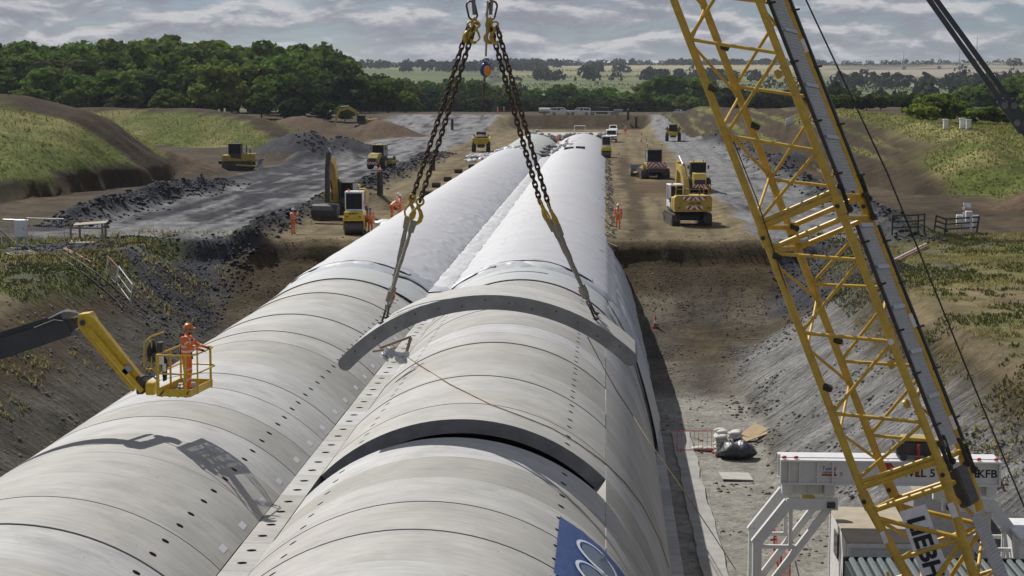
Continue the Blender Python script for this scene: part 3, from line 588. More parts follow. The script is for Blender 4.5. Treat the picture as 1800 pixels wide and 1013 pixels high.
def axis_frame(d, twist=0): return (Vector(d).to_track_quat('Z', 'Y').to_matrix()@Matrix.Rotation(twist, 3, 'Z'))
def chain(p0, p1, root, pitch=.152):
    d = p1-p0; n = max(2, round(d.length/pitch)); u = d.normalized()
    for i in range(n):
        o = link('chain_link', me_link, root); sag = -.05*math.sin(PI*(i+.5)/n)
        o.location = p0+d*((i+.5)/n)+Vector((0, 0, sag))-root.location; o.rotation_euler = axis_frame(u, R_(20)+(i % 2)*PI/2).to_euler()
HOOKPT = {-1: at_y(731, 352, 48.2), 1: at_y(957, 360, 48.2)}; TOPPT = {-1: at_y(828, 47, 48.2), 1: at_y(868, 47, 48.2)}; MLT = {-1: at_y(831, -2, 48.2), 1: at_y(861, -2, 48.2)}
def hook_mesh():                              # eye at the top (z = 0), throat at z = -.34
    mb = MB(); mb.tube([(.075*math.cos(a), 0, -.0+.075*math.sin(a)) for a in [2*PI*i/14 for i in range(14)]], .024, 7, True)
    mb.bbox((0, 0, -.11), (.09, .07, .09), .02)
    arc = [(0, 0, -.13), (-.07, 0, -.19), (-.12, 0, -.28), (-.115, 0, -.37), (-.06, 0, -.44), (.01, 0, -.455), (.06, 0, -.42)]
    mb.tube(arc, [.035, .042, .05, .052, .05, .042, .028], 8)
    mb.tube([(.02, 0, -.13), (.085, 0, -.23), (.115, 0, -.32), (.07, 0, -.41)], [.028, .025, .022, .02], 7); return mb.mesh('hook', m_hook, 60)
me_hook = hook_mesh(); me_hook.transform(Matrix.Scale(1.35, 4))
names = {(-1, 0): 'front chain of the left pair lifting the hanging slab', (-1, 1): 'rear chain of the left pair lifting the hanging slab', (1, 0): 'front chain of the right pair lifting the hanging slab', (1, 1): 'rear chain of the right pair lifting the hanging slab'}
for s in (-1, 1):
    for j in (0, 1):
        dx = .13 if j == 0 else -.12; dy = -.16 if j == 0 else .16
        hp = HOOKPT[s]+Vector((dx, dy, -.03 if j == 0 else .05)); tp = TOPPT[s]+Vector((dx*.7, dy*.4, 0)); a = anch[s, j]
        ch = thing('lifting_chain', names[s, j], 'chain', tp, 0, 'chains of the four-leg lifting sling')
        chain(tp, hp, ch)
        hk = link('hook', me_hook, ch); hk.location = hp-tp; hd = (a-hp).normalized(); hk.rotation_euler = (axis_frame(-hd, R_(90 if s < 0 else 10))).to_euler()
        sh = link('shortening_clutch', hook_clutch if 'hook_clutch' in globals() else me_hook, ch); sh.location = Vector((.06*(-s), 0, .05)); sh.rotation_euler = (0, R_(-8*s), R_(40*j)); sh.scale = (.9, 1.2, .8)
        # soft sling from the hook to a shackle, swivel and anchor in the slab
        p_top = hp+hd*.54; p_bot = a-hd*.62
        sg = thing('web_sling', ('front' if j == 0 else 'rear')+' grey web sling on the '+('left' if s < 0 else 'right')+' end of the hanging slab', 'sling', p_top, 0, 'web slings under the hooks')
        M = axis_frame(hd); sx = M@Vector((1, 0, 0)); sy = M@Vector((0, 1, 0)); ctr = lambda p: p-p_top
        for q in (-1, 1):
            n = 14; pts = [ctr(p_top.lerp(p_bot, i/n)+sx*(q*.045+.01*math.sin(i*1.3+q))) for i in range(n+1)]
            MB().tube(pts, [.042+.008*math.sin(i*2.1+q+s) for i in range(n+1)], 8).build('sling_strand', m_sling, sg, 60)
        MB().tube([ctr(p_bot-hd*.30+sx*.02), ctr(p_bot-hd*.02)], [.105, .10], 10).build('sleeve', m_sling, sg, 40)
        MB().tube([ctr(p_top), ctr(p_top+hd*.34)], [.10, .09], 10).build('sleeve', m_sling, sg, 40)
        MB().cyl(ctr(p_bot-hd*.22+sx*.05-sy*.09), ctr(p_bot-hd*.10+sx*.05-sy*.09), .045, .045, 8).build('tag', mat('orange_tag', (.5, .1, .03), .7), sg)
        c = p_bot+hd*.11; pts = [ctr(c+(sx*math.cos(t)*.10+hd*math.sin(t)*.12)) for t in [PI*1.15*i/10-.25 for i in range(11)]]
        MB().tube(pts, .028, 8).cyl(pts[0], pts[-1], .032, .032, 8).build('shackle', m_shk, sg, 60)
        MB().tube([ctr(c+hd*.08), ctr(a-hd*.14), ctr(a)], [.028, .03, .035], 8).tube([ctr(c+hd*.14+sx*.05*math.cos(t)+hd*.07*math.sin(t)) for t in [2*PI*i/10 for i in range(10)]], .02, 6, True).build('anchor_rod', m_chain, sg, 60)
        MB().ell(ctr(a+Vector((0, 0, .03))), (.11, .09, .045), 10, 6).build('anchor_clutch', m_dark, sg, 60)
hb = thing('crane_hook_block', 'steel hook plate at the top edge carrying the chain sling', 'crane hook', at_y(848, 8, 48.2))
MB().bbox((0, 0, .45), (.62, .12, .34), .03).bbox((0, .0, 1.0), (.5, .34, .8), .05).build('block_plate', mat('rusty_plate', (.10, .06, .045), .6, .3, var=.3), hb)
for s in (-1, 1): MB().tube([(.24*s, 0, .35), (.24*s, 0, .05), (.22*s, 0, -.28)], [.05, .055, .05], 8).build('lug', m_shk, hb, 60)
for s in (-1, 1): MB().cyl((.15*s, 0, 1.3), (.15*s, 0, 15.0), .018, .018, 6).build('hoist_rope', m_dark, hb)
me_ml = link_mesh(.50, .25, .028, mat('brown_master_link', (.13, .062, .04), .45, .5, var=.25, scale=8), 26)
for s in (-1, 1):
    mlk = tag(link('master_link', me_ml), 'brown oval master link above the '+('left' if s < 0 else 'right')+' chain pair', 'lifting link', 'master links under the hook plate')
    mlk.location = (TOPPT[s]+MLT[s])/2+Vector((0, 0, .06)); mlk.rotation_euler = (0, R_(14*s), R_(25))
    o = link('connector', MB().ell((0, 0, -.28), (.09, .07, .10), 10, 8).bbox((.05*s, .05, -.40), (.09, .09, .18), .03).bbox((-.06*s, -.03, -.36), (.1, .08, .14), .03).mesh('connector', m_hook, 60), mlk)
fa = thing('fall_arrester', 'blue fall arrest block with orange disc hanging between the chains', 'fall arrester', at_y(853.5, 123, 48.0))
MB().ell((0, 0, 0), (.155, .10, .20), 16, 12).bbox((0, 0, .17), (.12, .07, .1), .02).build('housing', mat('blue_plastic', (.012, .07, .20), .35), fa)
MB().cyl((.07, -.085, -.02), (.075, -.115, -.02), .125, .11, 18).xf(Matrix.Diagonal((.75, 1, 1.15, 1))).build('disc', mat('orange_plastic', (.75, .22, .02), .4), fa)
MB().tube([(.075*math.cos(t), 0, .24+.06*math.sin(t)) for t in [PI*i/8 for i in range(9)]], .018, 6).build('handle', m_dark, fa)
st = at_y(858, 8, 48.0)-fa.location; MB().box(Vector((st.x, 0, st.z))*.58+Vector((-.005, 0, .09)), (.055, .015, (st.z-.26)), (0, R_(2), 0)).build('strap', mat('beige_strap', (.30, .27, .17), .8), fa)
MB().cyl((-.03, 0, -.2), (-.035, 0, -.34), .03, .03, 8).cyl((-.05, 0, -.36), (-.06, 0, -.68), .045, .03, 8).tube([(-.06, 0, -.66), (-.07, 0, -.8), (-.08, 0, -.97)], .02, 6).build('snap_hook', mat('brown_strap', (.09, .06, .03), .7), fa)
# tag lines
m_rope = mat('tan_rope', (.19, .125, .05), .8)
def vault_z(x):
    if x < .08: c = VR if x > XS else VL; return ZCR-RC+math.sqrt(max(.01, RC**2-(x-c)**2))
    return float(np.interp(x, [p[0] for p in WP], [p[1] for p in WP]))
def on_vault(px, py, h=.03):
    d = ray(px, py); best = None
    for Y in np.arange(30, 84, .05):
        p = np.array([0, 0, CAM_Z])+d*(Y/d[1]); 
        if p[0] < 2.36 and p[2] <= vault_z(p[0])+h: return Vector(p)
    return None
def rope(pix, label, start=None):
    pts = [start] if start else []
    out = []
    for a, b in zip(pix[:-1], pix[1:]):
        for i in range(8):
            t = i/8; px, py = lerp(a[0], b[0], t), lerp(a[1], b[1], t)
            if len(a) == 2 and len(b) == 2: q = on_vault(px, py)
            else:
                A = on_vault(*a) if len(a) == 2 else at_y(*a); B = on_vault(*b) if len(b) == 2 else at_y(*b); q = A.lerp(B, t) if A and B else None
            if q is not None: out.append(q)
    tag(MB().tube(out, .016, 5).build('tag_line', m_rope, None, 60), label, 'rope')
rope([(690, 607), (722, 632), (790, 675), (862, 711), (915, 731), (968, 752), (1012, 777), (1045, 800), (1064, 814), (1100, 850), (1130, 890), (1160, 950), (1178, 1005)], 'tan tag line from the left end of the hanging slab across the near vault')
rope([(1033, 593, 47.9), (1062, 648), (1085, 688), (1112, 730), (1140, 775, 58), (1200, 860, 56), (1250, 935, 55), (1300, 1012, 54)], 'tan tag line from the right end of the hanging slab down to the pit floor')
# banner lying on the near flank
def banner():
    b = thing('banner', 'blue banner with white looping emblem draped on the near tunnel flank', 'banner', (0, 0, 0))
    q = [on_vault(981, 907), on_vault(976, 985), on_vault(1040, 1060), on_vault(1112, 1012)]
    f = lambda u, v: None
    ua = [math.asin((q[0].x-VR)/RC), math.asin((q[1].x-VR)/RC)]; U0 = (ua[0]+ua[1])/2; U1 = U0+.40; v0 = q[1].y-1.0; v1 = q[0].y
    def F(u, v, h): 
        x, y, z = arch_f(u, v, h); x += VR
        if x > .08: z = vault_z(x)+h
        return (x, y, z)
    mb = MB(); n, m_ = 40, 26
    for i in range(n+1):
        for j in range(m_+1):
            u = U0+(U1-U0)*i/n; v = v0+(v1-v0)*j/m_-.9*i/n*0; h = .03+.03*abs(float(fbm(np.array(i*.16+j*.12), np.array(j*.22-i*.05), 3, 4)))
            mb.v.append(F(u, v, h))
    for i in range(n):
        for j in range(m_): o = i*(m_+1)+j; mb.f.append((o, o+m_+1, o+m_+2, o+1)); mb.m.append(0)
    mb.build('cloth', mat('banner_blue', (.03, .065, .20), .6, var=.12), b, 60)
    wm = mat('banner_white', (.62, .66, .72), .6); gm = mat('banner_grey', (.12, .15, .21), .6)
    def loop(cu, cv, ru, rv, w_, mt, name, h):
        mb = MB(); n = 40
        for i in range(n+1):
            a = 2*PI*i/n
            for k in (0, 1):
                r = 1-w_*k*(1.15+.5*math.cos(a+1)); mb.v.append(F(U0+cu+ru*r*math.cos(a)*.9-.15*rv*r*math.sin(a)*0, v0+cv+rv*r*math.sin(a)+.25*ru*math.cos(a), h))
        for i in range(n): mb.f.append((2*i, 2*i+2, 2*i+3, 2*i+1)); mb.m.append(0)
        mb.build(name, mt, b, 0)
    def blob(cu, cv, ru, rv, mt, h):
        mb = MB(); n = 30; mb.v = [F(U0+cu, v0+cv, h)]+[F(U0+cu+ru*math.cos(2*PI*i/n)*.9, v0+cv+rv*math.sin(2*PI*i/n)+.25*ru*math.cos(2*PI*i/n), h) for i in range(n)]
        mb.f = [(0, 1+i, 1+(i+1) % n) for i in range(n)]; mb.m = [0]*n; mb.build('emblem_field', mt, b, 0)
    H = v1-v0
    loop(.20, H*.70, .13, .85, .16, wm, 'emblem_loop', .075); blob(.20, H*.70, .10, .66, gm, .07)
    loop(.20, H*.34, .13, .80, .16, wm, 'emblem_loop', .082); blob(.20, H*.34, .10, .6, gm, .078)
banner()
# short timbers and rags left in the valley between the vaults
tb = thing('timber_prop', 'short timber props nailed in an L in the valley between the vaults', 'timber', (0, 0, 0))
P = lambda x, y, z: at_y(x, y, z)
MB().tube([P(668, 612, 62.0), P(722, 592, 62.6)], .06, 4).build('rail', m_timber, tb, 20); MB().tube([P(722, 594, 62.4), P(714, 622, 62.0)], .075, 4).build('strut', m_timber, tb, 20); MB().tube([P(655, 618, 61.8), P(695, 612, 61.8)], .05, 4).build('rail', m_timber, tb, 20)
mb = MB()
for i in range(14): c = P(random.uniform(676, 712), random.uniform(617, 634), 61.5); mb.ell(c, (random.uniform(.1, .3), random.uniform(.1, .25), random.uniform(.05, .13)), 8, 5, (random.random(), random.random(), random.random()*3))
tag(mb.build('plastic_sheet', mat('crumpled_plastic', (.42, .44, .47), .35, var=.3), None, 30), 'crumpled grey plastic sheet in the valley between the vaults', 'plastic sheet')
# ------------------------------------------------------------------ people
m_navy = mat('dark_glove', (.03, .03, .035), .7); m_harness = mat('black_harness', (.02, .02, .02), .7)
def seg_d(P, a, b):
    a = np.array(a); b = np.array(b); d = b-a; t = np.clip(((P-a)@d)/max(1e-9, d@d), 0, 1); return np.linalg.norm(P-(a+t[:, None]*d), axis=1), t
def person_mesh(J, vox=.03):
    """J: joints of a figure that faces +Y; returns one continuous body mesh with clothing by region"""
    mb = MB(); caps = []
    def cap(a, b, ra, rb, reg, n=10):
        a = Vector(a); b = Vector(b); mb.cyl(a, b, ra, rb, n); mb.ell(a, (ra, ra, ra), n, 6); mb.ell(b, (rb, rb, rb), n, 6); caps.append((a, b, max(ra, rb)*.5+min(ra, rb)*.5, reg))
    hip, chest, neck, head = (Vector(J[k]) for k in ('hip', 'chest', 'neck', 'head'))
    up = (chest-hip).normalized(); right = Vector(J.get('right', (1, 0, 0)))
    for q in (-1, 1):
        cap(hip+right*.07*q, chest+right*.085*q, .125, .135, 'torso'); cap(chest+right*.085*q, J['sh'+'LR'[q > 0]], .12, .075, 'torso')
    cap(hip+right*.0, chest, .13, .135, 'torso'); cap(chest, neck, .11, .062, 'torso'); cap(neck, head-Vector((0, 0, .06)), .058, .06, 'head')
    mb.ell(head, (.082, .10, .12), 12, 9); caps.append((head-Vector((0, 0, .04)), head+Vector((0, 0, .04)), .09, 'head'))
    fw = Vector(J.get('face', (0, 1, 0))); mb.ell(head+fw*.105+Vector((0, 0, -.01)), (.018, .02, .026), 6, 5); mb.ell(head+fw*.05+Vector((0, 0, -.085)), (.05, .05, .04), 8, 6)
    for q, s in ((-1, 'L'), (1, 'R')):
        mb.ell(head+right*.082*q, (.015, .025, .032), 6, 5)
        cap(J['sh'+s], J['el'+s], .068, .056, 'arm'); cap(J['el'+s], J['wr'+s], .055, .042, 'arm')
        cap(hip+right*.09*q, J['kn'+s], .105, .075, 'leg'); cap(J['kn'+s], J['an'+s], .073, .058, 'leg')
        an = Vector(J['an'+s]); cap(an, an+fw*.0+Vector((0, 0, -.03)), .06, .05, 'boot'); cap(an+Vector((0, 0, -.04)), an+Vector(J.get('toe', (0, .17, 0)))+Vector((0, 0, -.045)), .048, .04, 'boot')
        wr = Vector(J['wr'+s]); fd = (wr-Vector(J['el'+s])).normalized(); side = fd.cross(Vector((0, 0, 1))); side = side.normalized() if side.length > .1 else right
        cap(wr, wr+fd*.08, .036, .038, 'hand', 8)
        for i, (o, ln) in enumerate(((-.03, .075), (-.01, .09), (.011, .085), (.03, .07))):
            b = wr+fd*.09+side*o; c = b+fd*ln*.5+Vector((0, 0, -.012)); cap(b, c, .011, .010, 'hand', 6); cap(c, c+fd*ln*.3+Vector((0, 0, -.035)), .010, .008, 'hand', 6)
        cap(wr+fd*.03+side*.035, wr+fd*.085+side*.062+Vector((0, 0, -.02)), .013, .010, 'hand', 6)
    tmp = bpy.data.objects.new('tmp', mb.mesh('tmp', m_orange, 0)); COL.objects.link(tmp)
    r = tmp.modifiers.new('r', 'REMESH'); r.mode = 'VOXEL'; r.voxel_size = vox; s_ = tmp.modifiers.new('s', 'SMOOTH'); s_.iterations = 2; s_.factor = .4
    dg = bpy.context.evaluated_depsgraph_get(); dg.update(); me = bpy.data.meshes.new_from_object(tmp.evaluated_get(dg)); bpy.data.objects.remove(tmp)
    me.materials.clear()
    for m in (m_orange, m_band, m_skin, m_boot, m_navy): me.materials.append(m)
    n = len(me.polygons); C = np.zeros(n*3); me.polygons.foreach_get('center', C); C = C.reshape(-1, 3)
    D = []; Ts = []
    for a, b, r, reg in caps: d, t = seg_d(C, a, b); D.append(d-r); Ts.append(t)
    D = np.array(D); k = D.argmin(0); T_ = np.array(Ts)[k, np.arange(n)]; mi = np.zeros(n, int); regs = np.array([c[3] for c in caps])[k]
    hz = (C-np.array(hip))@np.array(up); tl = (chest-hip).length
    mi[(regs == 'torso') & ((np.abs(hz-tl*.28) < .026) | (np.abs(hz-tl*.62) < .026))] = 1
    vert = (C-np.array(hip))@np.array(right); mi[(regs == 'torso') & (hz > tl*.62) & (np.abs(np.abs(vert)-.12) < .025)] = 1
    mi[(regs == 'arm') & (np.abs(T_-.55) < .085)] = 1
    lz = np.array([caps[i][0].z*(1-t)+caps[i][1].z*t for i, t in zip(k, T_)]); lowleg = np.array([i for i in k])
    isl = regs == 'leg'; kz = min(J['knL'][2], J['knR'][2]); mi[isl & (np.abs(C[:, 2]-.33) < .026)] = 1; mi[isl & (np.abs(C[:, 2]-.60) < .026)] = 1
    mi[regs == 'head'] = 2; mi[regs == 'boot'] = 3; mi[regs == 'hand'] = 4
    me.polygons.foreach_set('material_index', mi.astype(np.int32)); me.polygons.foreach_set('use_smooth', np.ones(n, bool)); return me
def helmet_mesh(m):
    mb = MB(); n = 16
    for i in range(7):
        th = PI/2*i/6
        for j in range(n): a = 2*PI*j/n; mb.v.append((.118*math.cos(th)*math.cos(a), .138*math.cos(th)*math.sin(a), .125*math.sin(th)))
    for i in range(6): mb.f += [(i*n+j, i*n+(j+1) % n, (i+1)*n+(j+1) % n, (i+1)*n+j) for j in range(n)]
    mb.m = [0]*len(mb.f); mb.prism([(.115*math.cos(a), .10+.095*math.sin(a)) for a in [PI*i/8 for i in range(9)]], 'z', -.005, .008); mb.ell((0, 0, .11), (.03, .11, .025), 8, 5); return mb.mesh('helmet', m, 60)
me_helm = {k: helmet_mesh(m) for k, m in (('w', m_helm_w), ('o', m_helm_o), ('b', m_helm_b))}
def joints(**k):
    J = dict(hip=(0, 0, .98), chest=(0, .01, 1.36), neck=(0, .01, 1.50), head=(0, .03, 1.64), shL=(-.21, 0, 1.43), shR=(.21, 0, 1.43), elL=(-.27, -.02, 1.14), elR=(.27, -.02, 1.14), wrL=(-.27, .07, .90), wrR=(.27, .07, .90), knL=(-.11, .02, .52), knR=(.11, .02, .52), anL=(-.12, -.02, .09), anR=(.12, -.02, .09)); J.update(k); return J
POSES = {
 'stand': joints(),
 'walk': joints(knL=(-.10, .14, .53), anL=(-.10, .16, .10), knR=(.10, .02, .51), anR=(.11, -.22, .11), elL=(-.27, -.12, 1.15), wrL=(-.26, -.13, .91), elR=(.27, .08, 1.15), wrR=(.24, .24, .95)),
 'photo': joints(elR=(.32, .16, 1.32), wrR=(.20, .30, 1.52), elL=(-.26, .12, 1.2), wrL=(-.1, .30, 1.38)),
 'bent': joints(chest=(0, .30, 1.22), neck=(0, .44, 1.24), head=(0, .56, 1.22), shL=(-.2, .36, 1.25), shR=(.2, .36, 1.25), elL=(-.22, .42, .98), elR=(.22, .42, .98), wrL=(-.16, .52, .76), wrR=(.16, .52, .76), hip=(0, -.06, .96)),
 'carry': joints(elL=(-.24, .12, 1.18), wrL=(-.16, .34, 1.20), elR=(.24, .12, 1.18), wrR=(.16, .34, 1.20), chest=(0, .05, 1.36)),
 'rail': joints(elL=(-.24, .18, 1.24), wrL=(-.17, .46, 1.17), elR=(.24, .16, 1.22), wrR=(.15, .42, 1.15), chest=(0, .03, 1.36), head=(0, .06, 1.64), knL=(-.11, .03, .52)),
}
PM = {}
def person(name, label, loc, rz, pose='stand', helm='w', scale=1.0, vox=.033, group=None):
    p = thing('person', label, 'person', loc, rz, group); p.scale = (scale,)*3
    if (pose, vox) not in PM: PM[pose, vox] = person_mesh(POSES[pose], vox)
    link('body', PM[pose, vox], p)
    h = link('helmet', me_helm[helm], p); hd = Vector(POSES[pose]['head']); h.location = hd+Vector((0, 0, .045)); h.rotation_euler = (R_(-60) if pose == 'bent' else 0, 0, 0)
    return p

# ------------------------------------------------------------------ boom lift with the man in its basket
YB = 46.6
lift = thing('boom_lift', 'boom lift with dark grey boom, yellow jib and railed basket over the left vault', 'boom lift', (-26, 47.5, gz(-26, 47.5)))
LO = lift.location.copy(); lp = lambda x, y, Y: at_y(x, y, Y)-LO
m_boomg = mat('boom_dark_grey', (.045, .048, .058), .35, var=.1, dirt=(.1, .1, .1), dirt_amt=.3)
def beam(mb, p0, p1, wd, ht, up=Vector((0, 0, 1)), w2=None, h2=None):
    p0 = Vector(p0); p1 = Vector(p1); d = (p1-p0).normalized(); sd = d.cross(up).normalized(); u = sd.cross(d); w2 = wd if w2 is None else w2; h2 = ht if h2 is None else h2
    V = [p+sd*(a*ww/2)+u*(b*hh/2) for p, ww, hh in ((p0, wd, ht), (p1, w2, h2)) for a, b in ((-1, -1), (1, -1), (1, 1), (-1, 1))]
    mb.add(V, [(3, 2, 1, 0), (4, 5, 6, 7), (0, 1, 5, 4), (1, 2, 6, 5), (2, 3, 7, 6), (3, 0, 4, 7)]); return mb
e0 = lp(-260, 700, 47.6); e1 = lp(126, 573, 46.9)
mb = MB(); beam(mb, e0, e1, .46, .62, w2=.40, h2=.50); mb.build('boom', m_boomg, lift, 20)
mb = MB(); dd = (e1-e0).normalized(); beam(mb, e1-dd*.25, lp(146, 561, 46.9), .36, .44, h2=.26); mb.build('boom_head', m_boomg, lift, 20)
mb = MB(); beam(mb, e0+Vector((0, .05, .46)), lp(112, 556, 47.05), .26, .2); mb.build('upper_link', m_boomg, lift, 20)
mb = MB()
for i in range(4): a = lp(85+i*4, 560-i*2, 46.85); b = lp(132+i*3, 546+i*2, 46.85); mb.tube([a, a.lerp(b, .5)+Vector((0, 0, .08+.02*i)), b], .018, 5)
mb.build('hose', m_white, lift, 60)
MB().tube([lp(60, 577, 46.7), lp(95, 563, 46.7), lp(118, 566, 46.7), lp(140, 556, 46.7)], .025, 6).build('hose', m_black, lift, 60)
mb = MB(); mb.prism([(lp(x, y, YB).x, lp(x, y, YB).z) for x, y in ((140, 552), (158, 550), (166, 562), (160, 584), (146, 582), (139, 570))], 'y', lp(0, 0, 46.45).y, lp(0, 0, 46.95).y); mb.build('knuckle', m_lift, lift, 20)
MB().cyl(lp(145, 568, 46.35), lp(145, 568, 47.05), .08, .08, 12).build('pivot_pin', m_dark, lift)
mb = MB(); beam(mb, lp(160, 560, YB), lp(247, 668, YB), .26, .20); mb.build('jib', m_lift, lift, 15)
mb = MB(); beam(mb, lp(155, 578, 46.4), lp(250, 688, 46.4), .10, .13); beam(mb, lp(146, 580, 46.75), lp(236, 686, 46.75), .10, .11); mb.build('jib_link', m_lift, lift, 15)
MB().tube([lp(158, 582, 46.55), lp(205, 632, 46.55)], .05, 8).build('jib_cylinder', m_lift, lift); MB().tube([lp(205, 632, 46.55), lp(240, 676, 46.55)], .03, 8).build('jib_rod', m_galv, lift)
MB().bbox(lp(224, 650, 46.45), (.2, .2, .26), .02, (0, R_(45), 0)).build('sensor_box', m_grey, lift)
mb = MB(); mb.bbox(lp(248, 676, YB), (.2, .34, .5), .03); mb.cyl(lp(258, 672, YB), lp(258, 688, YB), .16, .16, 14); mb.build('rotator', m_dark, lift)
MB().tube([lp(246, 664, 46.4), lp(258, 661, 46.35), lp(270, 662, 46.4), lp(276, 668, 46.4)], .025, 6).build('hose', m_black, lift, 60)
MB().bbox(lp(267, 682, YB), (.26, .42, .34), .03).build('mount', m_lift, lift)
# basket: local frame with x across, y along
bo = at_y(310, 697, 46.0); BW, BL = .92, 1.75; BZ = bo.z
basket = lift; bx0 = at_y(277, 690, 46.0).x; M_b = Matrix.Translation(Vector((bx0, 45.95, BZ))-LO)@Matrix.Rotation(R_(-7), 4, 'Z')
def bp(x, y, z): return M_b@Vector((x, y, z))
mb = MB()
for i in range(18): mb.box((BW/2, BL*(i+.5)/18, .02), (BW, .05, .03))
for i in range(4): mb.box((BW*(i+.5)/4, BL/2, .005), (.05, BL, .03))
mb.xf(M_b).build('floor_grating', m_grey, lift, 0)
mb = MB()
for a, b in (((0, 0), (BW, 0)), ((BW, 0), (BW, BL)), ((BW, BL), (0, BL)), ((0, BL), (0, 0))): beam(mb, Vector((a[0], a[1], .11)), Vector((b[0], b[1], .11)), .03, .20)
mb.xf(M_b).build('toe_board', m_lift, lift, 0)
mb = MB()
for i in range(5): mb.box((.10+.02*i, -.018, .06+.02*i), (.02, .006, .14), (0, R_(35), 0)); mb.box((BW-.12+.02*i, -.018, .06+.02*i), (.02, .006, .14), (0, R_(35), 0))
mb.xf(M_b).build('hazard_stripe', m_black, lift, 0)
for z, nm in ((.62, 'mid_rail'), (1.12, 'top_rail')):
    e = .05 if z < 1 else .0
    MB().tube([bp(x, y, z) for x, y in ((.0, 0), (BW-.1, 0), (BW+e, .08), (BW+.1+e, .3), (BW+.1+e, BL-.2), (BW, BL), (0, BL), (0, 0))], .024, 7).build(nm, m_lift, lift, 60)
for x, y, r in ((.02, .02, .045), (BW-.12, .0, .04), (BW+.06, .45, .022), (BW+.08, BL-.3, .022), (BW-.05, BL, .024), (.5, BL, .024), (.02, BL, .03), (.02, BL*.55, .03)): MB().cyl(bp(x, y, .02), bp(x, y, 1.12), r, r, 8).build('post', m_lift, lift)
MB().tube([bp(-.32, .5, 1.55), bp(-.5, .45, 1.38), bp(-.52, .42, .75), bp(-.45, .4, .66), bp(-.2, .38, .68), bp(-.12, .36, .8)], .025, 7).tube([bp(-.30, .45, 1.40), bp(-.31, .42, .68)], .022, 7).tube([bp(-.32, .5, 1.55), bp(-.12, .9, 1.62)], .022, 7).build('control_guard', m_lift, lift, 60)
MB().ell(bp(-.36, .6, 1.12), (.13, .22, .33), 12, 9).build('guard_pad', m_black, lift)
MB().bbox(bp(-.14, .55, 1.0), (.26, .5, .24), .03).bbox(bp(-.06, .5, 1.28), (.16, .3, .26), .02).build('control_box', m_dark, lift)
MB().bbox(bp(.02, .3, .95), (.14, .03, .26), .01, (0, 0, R_(20))).bbox(bp(.06, .4, .72), (.10, .05, .22), .01).build('document_tube', m_white, lift)
mb = MB()
for i in range(8): mb.tube([bp(-.15+.03*i, .6, 1.2-.04*i), bp(-.05+.02*i, .5, .75-.03*i), bp(.05, .35+.03*i, .35)], .014, 5)
mb.build('cable', m_black, lift, 60)
mb = MB()
for i in range(7): mb.bbox(bp(random.uniform(.15, .5), random.uniform(.5, 1.5), .10), (random.uniform(.1, .3), random.uniform(.1, .3), random.uniform(.06, .16)), .02, (0, 0, random.random()))
mb.build('tool_pile', m_galv, lift)
# chassis of the lift, out of view below the boom
MB().bbox((-1.0, 0, 1.1), (2.4, 4.2, .9), .1).build('chassis', m_lift, lift); MB().bbox((-1.2, .3, 2.2), (1.6, 3.4, 1.3), .1).build('turret', m_lift, lift)
for a in (-1.9, -.1):
    for b in (-1.5, 1.5): MB().cyl((a-.25, b, .55), (a+.25, b, .55), .55, .55, 16).build('wheel', m_black, lift)
mb = MB(); beam(mb, Vector((-1.2, 1.2, 2.4)), e0, .5, .6); mb.build('tower_boom', m_boomg, lift, 15)
man = person('person', 'worker in orange hi-vis and orange helmet standing in the basket with hands on the rail', bp(.62, .62, .045)+LO, R_(-97), 'rail', 'o', 1.03, .019)
MB().tube([(.14, -.09, 1.20), (.02, .14, 1.02), (-.12, .12, .86)], .022, 6).tube([(-.10, -.16, 1.3), (.08, -.15, 1.02), (.13, .05, .84)], .022, 6).build('harness', m_harness, man, 60)
MB().bbox((0, .13, 1.37), (.16, .07, .05), .015).bbox((.05, .125, 1.28), (.06, .05, .10), .01).build('radio', m_black, man)
MB().bbox((0, .155, 1.665), (.15, .02, .035), .008).build('glasses', m_black, man); MB().ell((0, .10, 1.555), (.062, .055, .055), 10, 7).build('beard', m_boot, man, 60)

# ------------------------------------------------------------------ lattice-boom crane
bO = Vector((3.55155, 44.0, 7.96493)); bu = Vector((-.34706665, .23502907, .90791303)); bt = Vector((.83065319, -.3723911, .41393254)); bw = Vector((.43538492, .89782303, -.06598312)); BH = 2.05; BWd = 2.04
crane = thing('crane', 'crawler crane with tall yellow lattice boom standing in the pit', 'crane', (12.5, 39.2, -6.1)); CO = crane.location.copy()
S_BOT, S_FOOT, S_TOP = -8.05, -14.2, 19.0
def cp(ch, s):
    a = 0 if ch in 'AB' else BH; b = 0 if ch in 'AC' else BWd
    if s < S_BOT: k = (S_BOT-s)/(S_BOT-S_FOOT); a = lerp(a, BH*.62, k*.75); b = lerp(b, BWd/2, 0*k)
    return bO+bu*s+bt*a+bw*b-CO
def ctube(name, p, q, r, m=m_crane, n=10): return MB().cyl(p, q, r, r, n).build(name, m, crane, 50)
for ch in 'ABCD':
    for s0, s1 in ((S_FOOT, S_BOT), (S_BOT, -1.2), (-1.2, 10.6), (10.6, S_TOP)):
        if s0 == S_FOOT: MB().cyl(cp(ch, s0), cp(ch, s1-.001), .12, .112, 12).build('chord', m_crane, crane, 50)
        else: ctube('chord', cp(ch, s0), cp(ch, s1), .100, n=12)
near = [[10.0, 9.45, 8.1, 6.8, 5.5, 4.2, 2.86, 1.57, .26, -.75], [-1.6, -2.6, -3.7, -4.7, -5.8, -6.75, -7.5], [10.9, 12.2, 13.5, 14.8, 16.1, 17.4, 18.7]]
for seq in near:
    lo = seq[0] > 10.5
    for i in range(len(seq)-1):
        ca, cb = ('A', 'C') if (i % 2 == 0) == (seq[0] != 10.0) else ('C', 'A')
        ctube('brace', cp(ca, seq[i]), cp(cb, seq[i+1]), .046)
